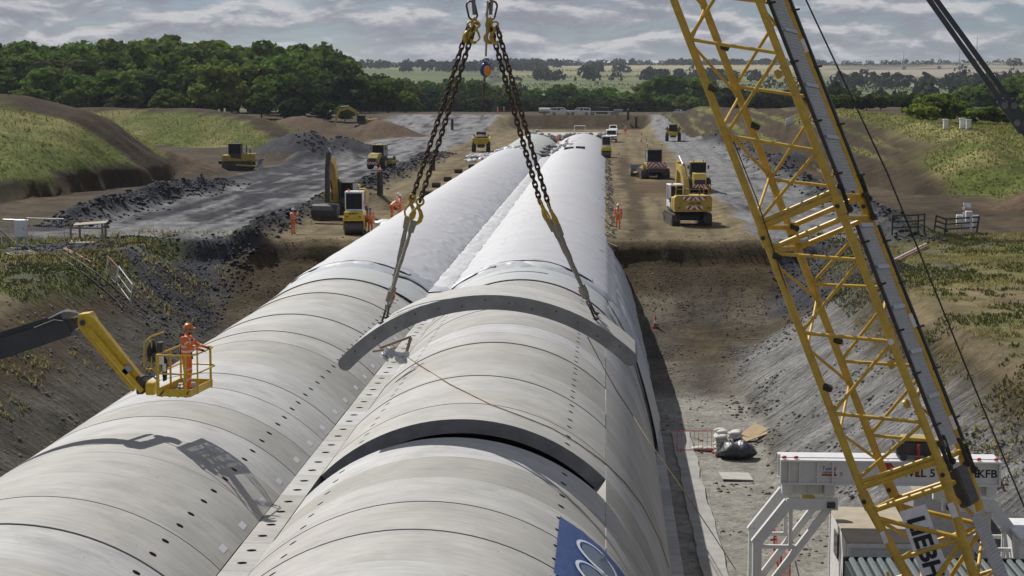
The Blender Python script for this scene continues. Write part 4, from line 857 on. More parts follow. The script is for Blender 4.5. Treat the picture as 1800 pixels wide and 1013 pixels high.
far_ = [[9.6, 8.3, 7.0, 5.7, 4.4, 3.05, 1.77, .42, -.74], [-1.55, -2.5, -3.4, -4.6, -5.5, -6.6, -7.5], [11, 12.3, 13.6, 14.9, 16.2, 17.5, 18.8]]
for seq in far_:
    for i in range(len(seq)-1):
        ca, cb = ('D', 'B') if i % 2 == 0 else ('B', 'D')
        if seq[0] == 9.6: ca, cb = ('B', 'D') if (i % 2 == 1) else ('D', 'B')
        ctube('brace', cp(ca, seq[i]), cp(cb, seq[i+1]), .044)
for pr_ in ('AB', 'CD'):
    for seq in ([9.0, 7.9, 6.6, 5.3, 4.1, 2.75, 1.8, .5, -.6], [-1.9, -2.9, -4.1, -5.2, -6.3, -7.3], [11, 12.3, 13.6, 14.9, 16.2, 17.5]):
        for i in range(len(seq)-1): ctube('side_brace', cp(pr_[i % 2], seq[i]), cp(pr_[(i+1) % 2], seq[i+1]), .038)
for s in (-.92, -1.5, -7.72, -8.32, 10.3, 10.9, 18.9):
    for a, b in (('A', 'C'), ('B', 'D'), ('A', 'B'), ('C', 'D')): ctube('frame_tube', cp(a, s), cp(b, s), .07)
for s in (-.92, -7.72): ctube('frame_tube', cp('A', s+.13), cp('C', s+.13), .055)
for ch in 'ABCD':
    for s in (-1.2, S_BOT, 10.6):
        MB().cyl(cp(ch, s-.22), cp(ch, s+.22), .135, .135, 12).build('collar', m_crane, crane); p = cp(ch, s); MB().cyl(p-bw*.17, p+bw*.17, .055, .055, 10).build('pin', m_black, crane)
for ch, s in (('B', 1.85), ('A', 2.78), ('B', -4.1), ('A', -5.2), ('B', 4.1), ('A', -1.75), ('B', -1.0)): p = cp(ch, s); MB().bbox(p+bt*.12+bu*.02, (.24, .18, .15), .03, (.4, .3, .2)).build('clamp', m_black, crane)
for ch, s in (('C', -5.2), ('C', -6.2), ('C', 2.4)): p = cp(ch, s); MB().cyl(p-bt*.28, p-bt*.18, .11, .11, 14).build('rope_guide', m_crane, crane)
# foot section bracing
seq = [-8.5, -9.6, -10.7, -11.8, -12.9, -14]
for i in range(5):
    for pr_, r in (('AC', .06), ('BD', .06), ('AB', .05), ('CD', .05)):
        ctube('brace', cp(pr_[i % 2], seq[i]), cp(pr_[(i+1) % 2], seq[i+1]), r); ctube('brace', cp(pr_[0], seq[i+1]), cp(pr_[1], seq[i+1]), r*.9)
p = cp('A', -10.0); MB().cyl(p, p-bt*.42, .04, .04, 8).cyl(p-bt*.44-bu*.2, p-bt*.44+bu*.2, .035, .035, 8).build('tie_lug', m_crane, crane)
# head of the boom, over the hook
hd = bO+bu*S_TOP+bt*BH/2+bw*BWd/2-CO
MB().bbox(hd+bu*.6, (1.6, 2.0, 1.2), .1).build('boom_head', m_crane, crane); MB().cyl(hd+bu*.8-bt*.9-bw*.5, hd+bu*.8-bt*.9+bw*.5, .45, .45, 20).build('sheave', m_dark, crane)
# walkway along the upper side of the boom: two side beams, mesh panels, cross plates
def wk(b, s, h=.16): return bO+bu*s+bt*(BH+h)+bw*b-CO
W0, W1 = .48, 1.42
for s0, s1 in ((-7.5, -1.75), (-.85, 5.0), (5.1, 10.2)):
    for b in (W0-.1, W1+.72): mb = MB(); beam(mb, wk(b, s0, .12), wk(b, s1, .12), .06, .09, bt); mb.build('walkway_beam', m_boomg, crane, 15)
m_mesh = mat('walkway_mesh', (.46, .47, .48), .5, .4, var=.1)
def mesh_panel(s0, s1, b0=W0+.02, b1=W1-.02):
    mb = MB(); n = max(4, int((s1-s0)/.085))
    for i in range(n+1): s = s0+(s1-s0)*i/n; mb.cyl(wk(b0, s), wk(b1, s), .024, .027, 5, False)
    for i in range(9): b = b0+(b1-b0)*i/8; mb.cyl(wk(b, s0, .15), wk(b, s1, .15), .024, .024, 5, False)
    return mb.build('walkway_panel', m_mesh, crane, 60)
cuts = [-7.5, -6.2, -5.05, -3.9, -2.85, -1.75]
for a, b in list(zip(cuts[:-1], cuts[1:]))+[(-.85, .6), (.6, 2.0), (2.0, 3.5), (3.5, 5.0), (5.1, 7.5), (7.5, 10.2)]:
    mesh_panel(a+.03, b-.03); mb = MB(); beam(mb, wk(W0, b-.02, .19), wk(W1, b-.02, .19), .10, .03, bt); mb.build('cross_plate', m_galv, crane, 0)
for s in (-6.9, -5.6, -4.5, -3.3, -2.2, -.4, 1.0, 2.6, 4.2):
    for b in (W0-.1, W1+.72): MB().cyl(wk(b, s, .1)-bw*.13, wk(b, s, .22)+bw*.13, .026, .03, 6).build('bracket', m_black, crane)
for s in (-4.3, -7.0, 3.2): mb = MB(); q = bO+bu*s+bt*(BH+.10)+bw*(BWd-.06)-CO; mb.box(q-bw*.06, (.10, .01, .36), Matrix((bt, bw, bu)).transposed()); mb.build('sticker', m_chev_w, crane, 0)
MB().box(cp('C', -8.9)-bw*.12, (.16, .01, .36), Matrix((bt, bw, bu)).transposed()).build('sticker', m_chev_w, crane, 0); MB().box(cp('A', -9.0)-bw*.13, (.12, .01, .3), Matrix((bt, bw, bu)).transposed()).build('sticker', m_chev_w, crane, 0)
MB().cyl(cp('C', -4.7)-bw*.115, cp('C', -4.7)-bw*.13, .075, .075, 14).build('decal', m_chev_w, crane)
# black connector plates where the sections are pinned on the upper side
q = (cp('C', -8.3)+cp('D', -8.3))/2
MB().bbox(q+bt*.05-bu*.2, (.28, .9, .95), .05, Matrix((bt, bw, bu)).transposed()).build('connector_plate', m_dark, crane)
for s, b in ((-7.6, .1), (-7.5, .5), (-7.7, 1.7), (-7.9, 2.0), (-1.0, .2), (-1.2, 1.9), (-.7, 2.1)):
    mb = MB(); beam(mb, wk(b, s-.3, .14), wk(b+.03, s+.3, .16), .06, .09, bt); mb.cyl(wk(b, s-.34, .14)-bw*.06, wk(b, s-.34, .14)+bw*.06, .09, .09, 12); mb.cyl(wk(b, s+.26, .14)-bw*.05, wk(b, s+.26, .14)+bw*.05, .07, .07, 12); mb.build('pendant_link', m_black, crane, 30)
mb = MB(); mesh_panel(-12.5, -9.2, .35, 1.3)
# maker's sign on the near face of the foot section
sg_c = (cp('A', -11.0)+cp('C', -11.0))/2
sa = at_y(1604, 893, 41.6)-CO; sb = at_y(1655, 1040, 41.2)-CO; ax = (sb-sa).normalized(); nx_ = Vector((bw.x, bw.y, bw.z)); lat = ax.cross(nx_).normalized(); lat = -lat if lat.x < 0 else lat; nrm = ax.cross(lat).normalized()
nrm = -nrm if nrm.y > 0 else nrm
sign = thing('crane_sign', 'white sign with black upright maker lettering on the lower crane boom', 'sign', sa+CO); Ms = Matrix((lat, ax, nrm)).transposed()
LEN = 3.3; SWd = .66
MB().box(ax*(LEN/2), (SWd, LEN, .03), Ms).build('board', m_chev_w, sign, 0)
def text_mesh(body, size, m, name='lettering', bold=.0, ext=.004):
    cu = bpy.data.curves.new(name, 'FONT'); cu.body = body; cu.size = size; cu.align_x = 'LEFT'; cu.extrude = ext; cu.offset = bold; cu.resolution_u = 3
    o = bpy.data.objects.new(name, cu); COL.objects.link(o); dg = bpy.context.evaluated_depsgraph_get(); dg.update(); me = bpy.data.meshes.new_from_object(o.evaluated_get(dg)); bpy.data.objects.remove(o); me.materials.clear(); me.materials.append(m); return me
def put_text(body, size, m, parent, origin, xdir, ydir, bold=0, sx=1.0, centre=False):
    me = text_mesh(body, size, m, 'lettering', bold); o = link('lettering', me, parent); x = Vector(xdir).normalized(); y = Vector(ydir).normalized(); z = x.cross(y)
    M = Matrix((x*sx, y, z)).transposed().to_4x4(); xs = [v.co.x for v in me.vertices]; off = Vector((0, 0, 0))
    if centre: off = -x*sx*(max(xs)+min(xs))/2
    o.matrix_local = Matrix.Translation(Vector(origin)+off)@M; return o
m_ink = mat('black_ink', (.012, .012, .014), .5)
put_text('LIEBHERR', .60, m_ink, sign, ax*.22-lat*.21+nrm*.022, ax, lat, .022, 1.0)
# crawler base and house of the crane, below the frame
MB().bbox((0, 0, 1.9), (4.2, 6.0, 1.8), .15).build('house', m_crane, crane); MB().bbox((2.6, -2.6, 2.0), (2.2, 3.2, 2.0), .1).build('counterweight', m_grey, crane)
for a in (-2.6, 2.6): MB().bbox((a, 0, .6), (1.0, 7.5, 1.2), .3).build('crawler', m_track, crane)
# pendants and hoist rope
for (a, b, Y, lb) in (((1612, -30), (1772, 196), 44.6, 'front boom pendant bar crossing the upper right corner'), ((1640, -8), (1789, 196), 45.6, 'rear boom pendant bar crossing the upper right corner')):
    pe = thing('pendant', lb, 'crane pendant', at_y(*b, Y), 0, 'boom pendants of the crane'); o = pe.location.copy(); p0 = at_y(*a, Y)-o; d = p0.normalized()
    mb = MB(); beam(mb, p0+d*6, Vector(), .07, .125); mb.build('bar', m_boomg, pe, 15)
    mb = MB(); beam(mb, d*.35, -d*.62, .13, .19); mb.build('coupling', m_boomg, pe, 15)
    for k in (-.35, .18): MB().cyl(d*k+Vector((0, -.1, 0)), d*k+Vector((0, .1, 0)), .085, .085, 12).build('pin', m_shk, pe)
    q = at_y(1850 if Y < 45 else 1885, 290, Y)-o; mb = MB(); beam(mb, -d*.5, q*4, .07, .125); mb.build('bar', m_boomg, pe, 15)
tag(MB().tube([at_y(1405, -25, 44.8), at_y(1560, 305, 43.6), at_y(1700, 650, 42.4), at_y(1830, 962, 41.4)], .021, 6).build('hoist_rope', m_black, None, 60), 'thin black hoist rope slanting down right of the crane boom', 'rope')
tag(MB().tube([at_y(1290, 250, 43.8), at_y(1330, 350, 43.7), at_y(1400, 560, 43.2), at_y(1418, 625, 43.0)], .015, 6).build('control_cable', m_black, None, 60), 'thin black cable running down inside the left chords of the crane boom', 'cable')

# ------------------------------------------------------------------ gantry and cabins on the pit floor
FLZ = -6.1
YG = 56.5
ga = at_y(1371, 850, YG); gb = at_y(1757, 872, YG); GX0, GX1 = ga.x, gb.x; GZT = at_y(1400, 805, YG).z-.1; GZB = at_y(1480, 848, YG).z
gan = thing('gantry', 'white steel lifting gantry with braced legs beside the crane', 'gantry', ((GX0+GX1)/2, YG, FLZ)); GO = gan.location.copy(); gp = lambda x, y, z: Vector((x, y, z))-GO
m_gw = mat('gantry_white', (.70, .70, .68), .42, var=.04, dirt=(.42, .40, .36), dirt_amt=.3, dscale=3)
hgt = GZT-GZB; zc = (GZT+GZB)/2
for k, yb_ in enumerate((YG, YG+.9)):
    mb = MB(); mb.box(gp((GX0+GX1)/2, yb_, zc), (GX1-GX0, .06, hgt)); mb.box(gp((GX0+GX1)/2, yb_, GZT+.03), (GX1-GX0, .34, .06)); mb.box(gp((GX0+GX1)/2, yb_, GZB-.03), (GX1-GX0, .34, .06)); mb.build('girder', m_gw, gan, 0)
    if k == 0:
        for x in (GX0+.02, GX0+.28, GX0+.62, GX0+1.2, GX0+1.68): MB().box(gp(x, yb_-.09, zc), (.05, .14, hgt-.01)).build('stiffener', m_gw, gan, 0)
        MB().box(gp(GX1-.04, yb_-.09, zc), (.06, .14, hgt-.01)).build('stiffener', m_gw, gan, 0)
mb = MB(); mb.box(gp((GX0+GX1)/2, YG+.45, GZT+.05), (GX1-GX0-.1, .55, .08)); mb.build('deck', m_gw, gan, 0)
for x in (GX0+.12, GX0+.5, GX1-.7, GX1-.15): MB().bbox(gp(x, YG-.02, GZT+.12), (.15, .10, .08), .02, (0, 0, .4)).build('end_stop', m_red, gan)
for sgn, xl in ((1, GX0), (-1, GX1)):
    zh = GZB-.06
    for q in (.25, 1.6): MB().bbox(gp(xl+sgn*q, YG+.2, zh-.20), (.34, .4, .40), .02).build('bogie_seat', m_gw, gan)
    MB().box(gp(xl+sgn*.9, YG+.35, zh-.22), (1.1, .06, .38)).build('bogie_web', m_gw, gan, 0)
    for q in (.45, .95, 1.35): MB().box(gp(xl+sgn*q, YG+.28, zh-.22), (.05, .12, .38)).build('stiffener', m_gw, gan, 0)
    for yy in (YG-.15, YG+1.5):
        z1 = zh-.62; m1 = MB(); beam(m1, gp(xl+sgn*.2, yy, z1), gp(xl+sgn*1.85, yy, z1), .26, .36); m1.build('leg_head', m_gw, gan, 15)
        m1 = MB(); beam(m1, gp(xl+sgn*.28, yy, z1+.05), gp(xl-sgn*.78, yy, z1-1.35), .24, .34); m1.build('leg_knee', m_gw, gan, 15)
        m1 = MB(); beam(m1, gp(xl-sgn*.72, yy, z1-1.25), gp(xl-sgn*.72, yy, FLZ), .28, .34, Vector((0, 1, 0))); m1.build('leg', m_gw, gan, 15)
        m1 = MB(); beam(m1, gp(xl+sgn*1.6, yy+.02, z1-.1), gp(xl-sgn*.6, yy+.02, FLZ+.1), .18, .22); m1.build('leg_brace', m_gw, gan, 15)
        m1 = MB(); beam(m1, gp(xl+sgn*.35, yy+.03, z1-.1), gp(xl+sgn*.35, yy+.03, z1-1.5), .12, .14, Vector((0, 1, 0))); beam(m1, gp(xl-sgn*.7, yy+.03, z1-1.45), gp(xl+sgn*.5, yy+.03, z1-1.45), .10, .12); m1.build('leg_strut', m_gw, gan, 15)
    MB().bbox(gp(xl+sgn*1.62, YG-.35, zh-.62), (.26, .1, .2), .02).build('work_lamp', m_dark, gan)
    MB().bbox(gp(xl+sgn*.9, YG-.1, zh-.42), (.42, .2, .14), .04).build('travel_motor', m_cat, gan)
tr_x = at_y(1610, 800, YG).x
MB().bbox(gp(tr_x, YG+.45, GZT+.42), (1.25, .9, .42), .04).build('trolley', m_dark, gan)
for q in (-.4, .4): MB().cyl(gp(tr_x+q, YG-.08, GZT+.18), gp(tr_x+q, YG+.05, GZT+.18), .12, .12, 14).build('trolley_wheel', m_dark, gan)
MB().bbox(gp(tr_x+.1, YG+.4, GZT+.72), (1.0, .7, .12), .02).build('trolley_cover', mat('tan_cover', (.35, .28, .15), .7), gan)
def arrow(mb, x, z, s, up):
    k = 1 if up else -1; y = -.2; mb.prism([(x-.07*s, z), (x+.07*s, z), (x+.07*s, z+.2*s*k), (x+.17*s, z+.2*s*k), (x, z+.42*s*k), (x-.17*s, z+.2*s*k), (x-.07*s, z+.2*s*k)], 'y', -.036, -.032)
for px, up in ((1560, True), (1612, False)):
    q = at_y(px, 835 if up else 805, YG); mb = MB(); arrow(mb, q.x-GO.x, q.z-GO.z, 1.25, up); mb.build('arrow_mark', m_red, gan, 0)
MB().box(gp(tr_x+.05, YG-.16, GZT+.1), (.07, .07, 1.0)).build('drop_rod', m_red, gan)
fx = lambda px: at_y(px, 830, YG).x-GO.x
bs = at_y(1600, 838, YG); put_text('WLL 5 TONNE', .36, m_ink, gan, (fx(1586), -.034, zc-.125-FLZ), (1, 0, 0), (0, 0, 1), .008, 1.05); put_text('EKFB', .36, m_ink, gan, (fx(1707), -.034, zc-.125-FLZ), (1, 0, 0), (0, 0, 1), .008, 1.05)
MB().box((fx(1457.5), -.034, zc+.02-FLZ), (.52, .006, .34)).build('plate', m_chev_w, gan, 0)
m_bluei = mat('blue_ink', (.02, .04, .16), .5); put_text('Tunnel', .17, m_bluei, gan, (fx(1457), -.040, zc+.06-FLZ), (1, 0, 0), (0, 0, 1), .003, .95, True); put_text('engineering', .095, m_bluei, gan, (fx(1457), -.040, zc-.035-FLZ), (1, 0, 0), (0, 0, 1), .001, .95, True)
MB().box((fx(1457.5), -.039, zc-.10-FLZ), (.48, .004, .07)).build('plate_band', m_red, gan, 0)
put_text('UK', .07, m_ink, gan, (fx(1476), -.034, zc-.06-FLZ), (1, 0, 0), (0, 0, 1)); put_text('CA', .07, m_ink, gan, (fx(1476), -.034, zc-.13-FLZ), (1, 0, 0), (0, 0, 1))
# cabins
m_roofc = mat('beige_roof', (.36, .31, .22), .7, var=.15, scale=2)
def cabin(name, label, x0, x1, y0, y1, z1, body, roof, corr=False, rz=0.0):
    t = thing(name, label, 'cabin' if not corr else 'container', ((x0+x1)/2, (y0+y1)/2, FLZ), rz); w_, l_, h_ = x1-x0, y1-y0, z1-FLZ
    MB().bbox((0, 0, h_/2-.05), (w_-.04, l_-.04, h_-.1), .02).build('body', body, t)
    if corr:
        mb = MB(); n = int(w_/.28)
        for i in range(n): x = -w_/2+.1+(w_-.2)*(i+.5)/n; mb.prism([(x-.1, h_-.06), (x-.05, h_+.0), (x+.05, h_+.0), (x+.1, h_-.06)], 'y', -l_/2+.06, l_/2-.06)
        mb.build('roof_rib', roof, t, 0); mb = MB(); n = int(w_/.28)
        for i in range(n): x = -w_/2+.1+(w_-.2)*(i+.5)/n; mb.prism([(x-.09, -l_/2-.03), (x+.09, -l_/2-.03), (x+.05, -l_/2+.03), (x-.05, -l_/2+.03)], 'z', .15, h_-.15)
        mb.build('side_rib', body, t, 0)
    else: MB().bbox((0, 0, h_+.02), (w_+.06, l_+.06, .10), .02).build('roof', roof, t)
    for a in (-1, 1):
        for b in (-1, 1): MB().box((a*(w_/2-.04), b*(l_/2-.04), h_/2), (.12, .12, h_+.01)).build('corner_post', body, t, 0)
    [MB().box((0, q*l_/2, h_-.06), (w_, .10, .14)).build('top_rail', body, t, 0) for q in (-1, 1)]; return t
c1 = at_y(1493, 960, 54.6); cab1 = cabin('site_cabin', 'white site cabin with beige flat roof behind the crane foot', c1.x, c1.x+2.8, 54.8, 59.4, -3.75, m_white, m_roofc)
MB().box((-1.4, -1.3, 1.3), (.03, .95, 2.0)).build('door', m_white, cab1, 0); MB().box((-1.42, .5, 1.6), (.03, .9, .8)).build('window', m_glass, cab1, 0)
c2 = at_y(1499, 990, 52); cabin('shipping_container', 'dark green container with grey ribbed roof below the crane boom', c2.x, c2.x+5.6, 51.6, 54.0, -3.95, mat('dark_green_steel', (.02, .035, .03), .5), mat('grey_green_roof', (.13, .15, .15), .5, var=.2), True)
c3 = at_y(1793, 960, 55); cabin('site_cabin', 'white site cabin at the right edge beyond the gantry', c3.x, c3.x+3, 55, 57.5, -3.6, m_white, m_white)
c4 = at_y(1650, 900, 62); cabin('welfare_cabin', 'grey welfare cabin behind the gantry and crane boom', c4.x-1.2, c4.x+.9, 60.2, 64.8, -3.3, m_grey, m_roofc)
mb = MB()
for i in range(6): mb.cyl((at_y(1392+i*6, 985, 62).x, 62+.1*i, FLZ), (at_y(1392+i*6, 985, 62).x, 62+.1*i, FLZ+1.1), .025, .025, 6)
# sandbags on their pallet, tarpaulin heap, boards, barrier, cone
def bag_mesh(seed, m, r=(.30, .20, .10)):
    mb = MB(); mb.ell((0, 0, 0), r, 12, 8); rg = random.Random(seed); out = []
    for v in mb.v:
        k = 1+.16*math.sin(v[0]*14+seed)+.1*math.sin(v[1]*19+seed*2); sx = math.copysign(min(abs(v[0])**.75*r[0]**.25, r[0]), v[0]); sy = math.copysign(abs(v[1])**.8*r[1]**.2, v[1]); out.append((sx*k, sy*k, v[2]*(1+.1*math.sin(v[0]*11+seed*3))))
    mb.v = out; return mb.mesh('sandbag', m, 60)
m_bag = mat('sandbag_cloth', (.58, .57, .53), .85, var=.15, scale=9, bump=.4, rand=.12); me_bags = [bag_mesh(i, m_bag) for i in range(4)]
sp = at_z(1280, 800, FLZ); fl = lambda x, y: gz(x, y)
pal = thing('pallet', 'timber pallet under the sandbag stack on the pit floor', 'pallet', (sp.x, sp.y, fl(sp.x, sp.y)+.02))
for i in range(6): MB().box((0, -.5+.2*i, .13), (1.3, .11, .025)).build('board', m_timber, pal, 0)
for i in (-.55, 0, .55): MB().box((i, 0, .06), (.1, 1.1, .1)).build('bearer', m_timber, pal, 0)
for lz in range(6):
    for ix in range(2):
        for iy in range(3):
            if lz == 5 and (ix, iy) in ((0, 0), (1, 2)): continue
            o = tag(link('sandbag', random.choice(me_bags)), 'pale sandbag stacked on the pallet beside the tarpaulin heap', 'sandbag', 'sandbags stacked on the pallet')
            o.location = pal.location+Vector((-.32+.64*ix+random.uniform(-.05, .05), -.38+.38*iy+random.uniform(-.04, .04), .24+lz*.165)); o.rotation_euler = (random.uniform(-.1, .1), random.uniform(-.1, .1), random.uniform(-.3, .3))
for k, (px, py) in enumerate(((1228, 792), (1246, 793))):
    q = at_z(px, py, FLZ); o = tag(link('sandbag', me_bags[k]), 'single white sandbag on the foot of the red barrier, '+('left' if k == 0 else 'right')+' one', 'sandbag', 'sandbags on the barrier feet'); o.location = (q.x, q.y, fl(q.x, q.y)+.12)
q = at_z(1296, 806, FLZ); mb = MB(); mb.ell((0, 0, .38), (.85, .65, .42), 18, 12)
mb.v = [(x*(1+.12*math.sin(z*9+y*5)), y*(1+.1*math.sin(x*7)), max(-.02, z*(1+.14*math.sin(x*8+y*6)))) for x, y, z in mb.v]
o = tag(mb.build('tarpaulin_heap', mat('dark_tarpaulin', (.05, .055, .065), .35, var=.3, bump=.8, bscale=9), None, 50), 'dark plastic tarpaulin bundled up in front of the sandbag pallet', 'tarpaulin'); o.location = (q.x, q.y, fl(q.x, q.y))
m_ply = mat('plywood', (.42, .31, .16), .75, var=.15, scale=3)
q = at_z(1322, 775, FLZ)
for i, (an, lb) in enumerate(((.35, 'lower of two tilted plywood offcuts beside the sandbags'), (.7, 'upper of two tilted plywood offcuts beside the sandbags'))):
    o = tag(MB().box((0, 0, 0), (1.25-.2*i, .8, .03)).build('plywood_sheet', m_ply, None, 0), lb, 'plywood', 'plywood offcuts'); o.location = (q.x+.1*i, q.y+.15*i, fl(q.x, q.y)+.30+.12*i); o.rotation_euler = (R_(12), R_(-16-6*i), an)
q = at_z(1293, 841, FLZ); o = tag(MB().box((0, 0, 0), (1.3, 1.4, .04)).build('plywood_board', mat('pale_board', (.40, .38, .33), .8, var=.15, scale=2), None, 0), 'pale board lying flat on the pit floor below the tarpaulin', 'board'); o.location = (q.x, q.y, fl(q.x, q.y)+.07); o.rotation_euler = (0, R_(2), R_(4))
def barrier(label, p0, p1, h=1.0, m=m_red, n=9):
    t = thing('barrier', label, 'barrier', p0); d = Vector(p1)-Vector(p0); m1 = MB()
    MB().tube([(0, 0, .12), (0, 0, h), d+Vector((0, 0, h)), d+Vector((0, 0, .12)), (0, 0, .12)], .022, 6).build('frame', m, t, 30)
    for i in range(1, n): MB().cyl(d*(i/n)+Vector((0, 0, .14)), d*(i/n)+Vector((0, 0, h)), .008, .008, 5).build('bar', m, t)
    for k in (.08, .92): MB().box(d*k+Vector((0, 0, .05)), (.08, .6, .05)).build('foot', m, t, 0)
    return t
p0 = at_z(1190, 796, FLZ); p1 = at_z(1258, 795, FLZ); p0.z = fl(p0.x, p0.y); p1.z = fl(p1.x, p1.y); barrier('red pedestrian barrier on the pit floor between tunnel and sandbags', p0, p1)
for k, (a, b, lb) in enumerate((((1360, 975), (1372, 1030), 'red barrier under the left leg of the gantry'), ((1372, 1012), (1388, 1040), 'second red barrier behind the gantry leg'))):
    p0 = at_z(*a, FLZ); p1 = at_z(*b, FLZ); p0.z = p1.z = FLZ; barrier(lb, p0, p1, 1.1)
def cone_mesh():
    mb = MB(); mb.box((0, 0, .02), (.40, .40, .04), None, 2); prev = .15
    for i, (z0, z1, r0, r1, mi) in enumerate(((.04, .25, .145, .108, 0), (.25, .45, .108, .073, 1), (.45, .75, .073, .025, 0))): mb.cyl((0, 0, z0), (0, 0, z1), r0, r1, 14, True, mi)
    return mb.mesh('traffic_cone', [mat('cone_orange', (.65, .07, .02), .5), m_chev_w, m_black], 50)
me_cone = cone_mesh()
def cone(px, py, label, p=None):
    p = p or gnd(px, py); o = tag(link('traffic_cone', me_cone), label, 'traffic cone', 'traffic cones on the site'); o.location = (p.x, p.y, p.z); return o
cone(1152, 577, 'traffic cone alone on the slope right of the wrapped tunnel'); q = at_z(1269, 795, FLZ); cone(0, 0, 'traffic cone in front of the sandbag pallet', Vector((q.x, q.y, fl(q.x, q.y))))
# ------------------------------------------------------------------ machines (local frame: forward = +Y, ground z = 0)
def clip_poly(poly, w, h):
    def cut(P, f, inter):
        out = []
        for i in range(len(P)):
            a, b = P[i-1], P[i]; fa, fb = f(a), f(b)
            if (fa >= 0) != (fb >= 0): t = fa/(fa-fb); out.append((a[0]+(b[0]-a[0])*t, a[1]+(b[1]-a[1])*t))
            if fb >= 0: out.append(b)
        return out
    for f in (lambda p: p[0], lambda p: w-p[0], lambda p: p[1], lambda p: h-p[1]):
        if poly: poly = cut(poly, f, None)
    return poly
def chevron(parent, x0, z0, w, h, y, n=6, flip=False, facing=-1):
    MB().box((x0+w/2, y, z0+h/2), (w, .012, h)).build('chevron_board', m_chev_w, parent, 0); mb = MB(); s = w/n
    for half in (0, 1):
        for i in range(-4, n+4, 2):
            a = i*s*.5; k = h*.9 if half == 0 else -h*.9
            P = [(a, 0), (a+s*.5, 0), (a+s*.5+k, h), (a+k, h)]; off = 0 if half == 0 else w/2
            if half == 1: P = [(p[0], p[1]) for p in P]
            q = clip_poly(P, w/2, h)
            if len(q) > 2: mb.prism([(x0+off+p[0], z0+p[1]) for p in q], 'y', y+facing*.007, y+facing*.010)
    if mb.f: mb.build('chevron_stripe', m_chev_r, parent, 0)
def track(parent, x, L_, W_, H_, m=m_track):
    r = H_/2; n = 10; out = [( -L_/2+r+r*math.cos(a), r+r*math.sin(a)) for a in [PI/2+PI*i/n for i in range(n+1)]]+[(L_/2-r+r*math.cos(a), r+r*math.sin(a)) for a in [-PI/2+PI*i/n for i in range(n+1)]]
    mb = MB(); mb.prism(out, 'x', x-W_/2+.03, x+W_/2-.03); per = []; P = out+[out[0]]
    for (a, b) in zip(P[:-1], P[1:]):
        d = math.hypot(b[0]-a[0], b[1]-a[1]); k = max(1, round(d/.19))
        for i in range(k): t = (i+.5)/k; per.append((a[0]+(b[0]-a[0])*t, a[1]+(b[1]-a[1])*t, math.atan2(b[1]-a[1], b[0]-a[0])))
    for y, z, an in per: mb.box((x, y, z), (W_, .14, .07), (an, 0, 0))
    mb.build('track', m, parent, 0)
    for s in (-1, 1): MB().cyl((x-W_/2-.01, s*(L_/2-r), r), (x+W_/2+.01, s*(L_/2-r), r), r*.5, r*.5, 12).build('sprocket', m_track, parent)
def cab(parent, c, d, frame, glass=m_glass, beacon=True, roof=None):
    x, y, z = c; w_, l_, h_ = d; b = .07
    MB().bbox((x, y, z+.25), (w_, l_, .5), .03).build('cab_base', frame, parent)
    MB().bbox((x, y, z+h_-.06), (w_+.06, l_+.08, .12), .04).build('cab_roof', roof or frame, parent)
    for a in (-1, 1):
        for q in (-1, 1): MB().box((x+a*(w_/2-b/2), y+q*(l_/2-b/2), z+h_/2+.2), (b, b, h_-.5)).build('cab_pillar', frame, parent, 0)
    for a in (-1, 1): MB().box((x+a*(w_/2-.03), y, z+h_/2+.19), (.02, l_-2*b, h_-.62)).build('window', glass, parent, 0)
    for q in (-1, 1): MB().box((x, y+q*(l_/2-.03), z+h_/2+.19), (w_-2*b, .02, h_-.62)).build('window', glass, parent, 0)
    MB().bbox((x, y-.1, z+.75), (.4, .2, .7), .05).build('seat', m_black, parent)
    if beacon: MB().cyl((x-w_*.3, y-l_*.3, z+h_), (x-w_*.3, y-l_*.3, z+h_+.16), .07, .06, 10).build('beacon', m_amber, parent)
def arm(name, parent, pts, wd, ht, m, x):
    n = len(pts); mb = MB(); P = [Vector((0, p[0], p[1])) for p in pts]; V = []
    for i, p in enumerate(P):
        t = (P[min(n-1, i+1)]-P[max(0, i-1)]).normalized(); u = Vector((0, -t.z, t.y)); h = ht[i]
        V += [p+u*(b*h/2)+Vector((x+a*wd/2, 0, 0)) for a, b in ((-1, -1), (1, -1), (1, 1), (-1, 1))]
    F = [(3, 2, 1, 0), tuple(4*(n-1)+k for k in range(4))]
    for i in range(n-1): o = 4*i; F += [(o, o+1, o+5, o+4), (o+1, o+2, o+6, o+5), (o+2, o+3, o+7, o+6), (o+3, o, o+4, o+7)]
    mb.add(V, F).build(name, m, parent, 20)
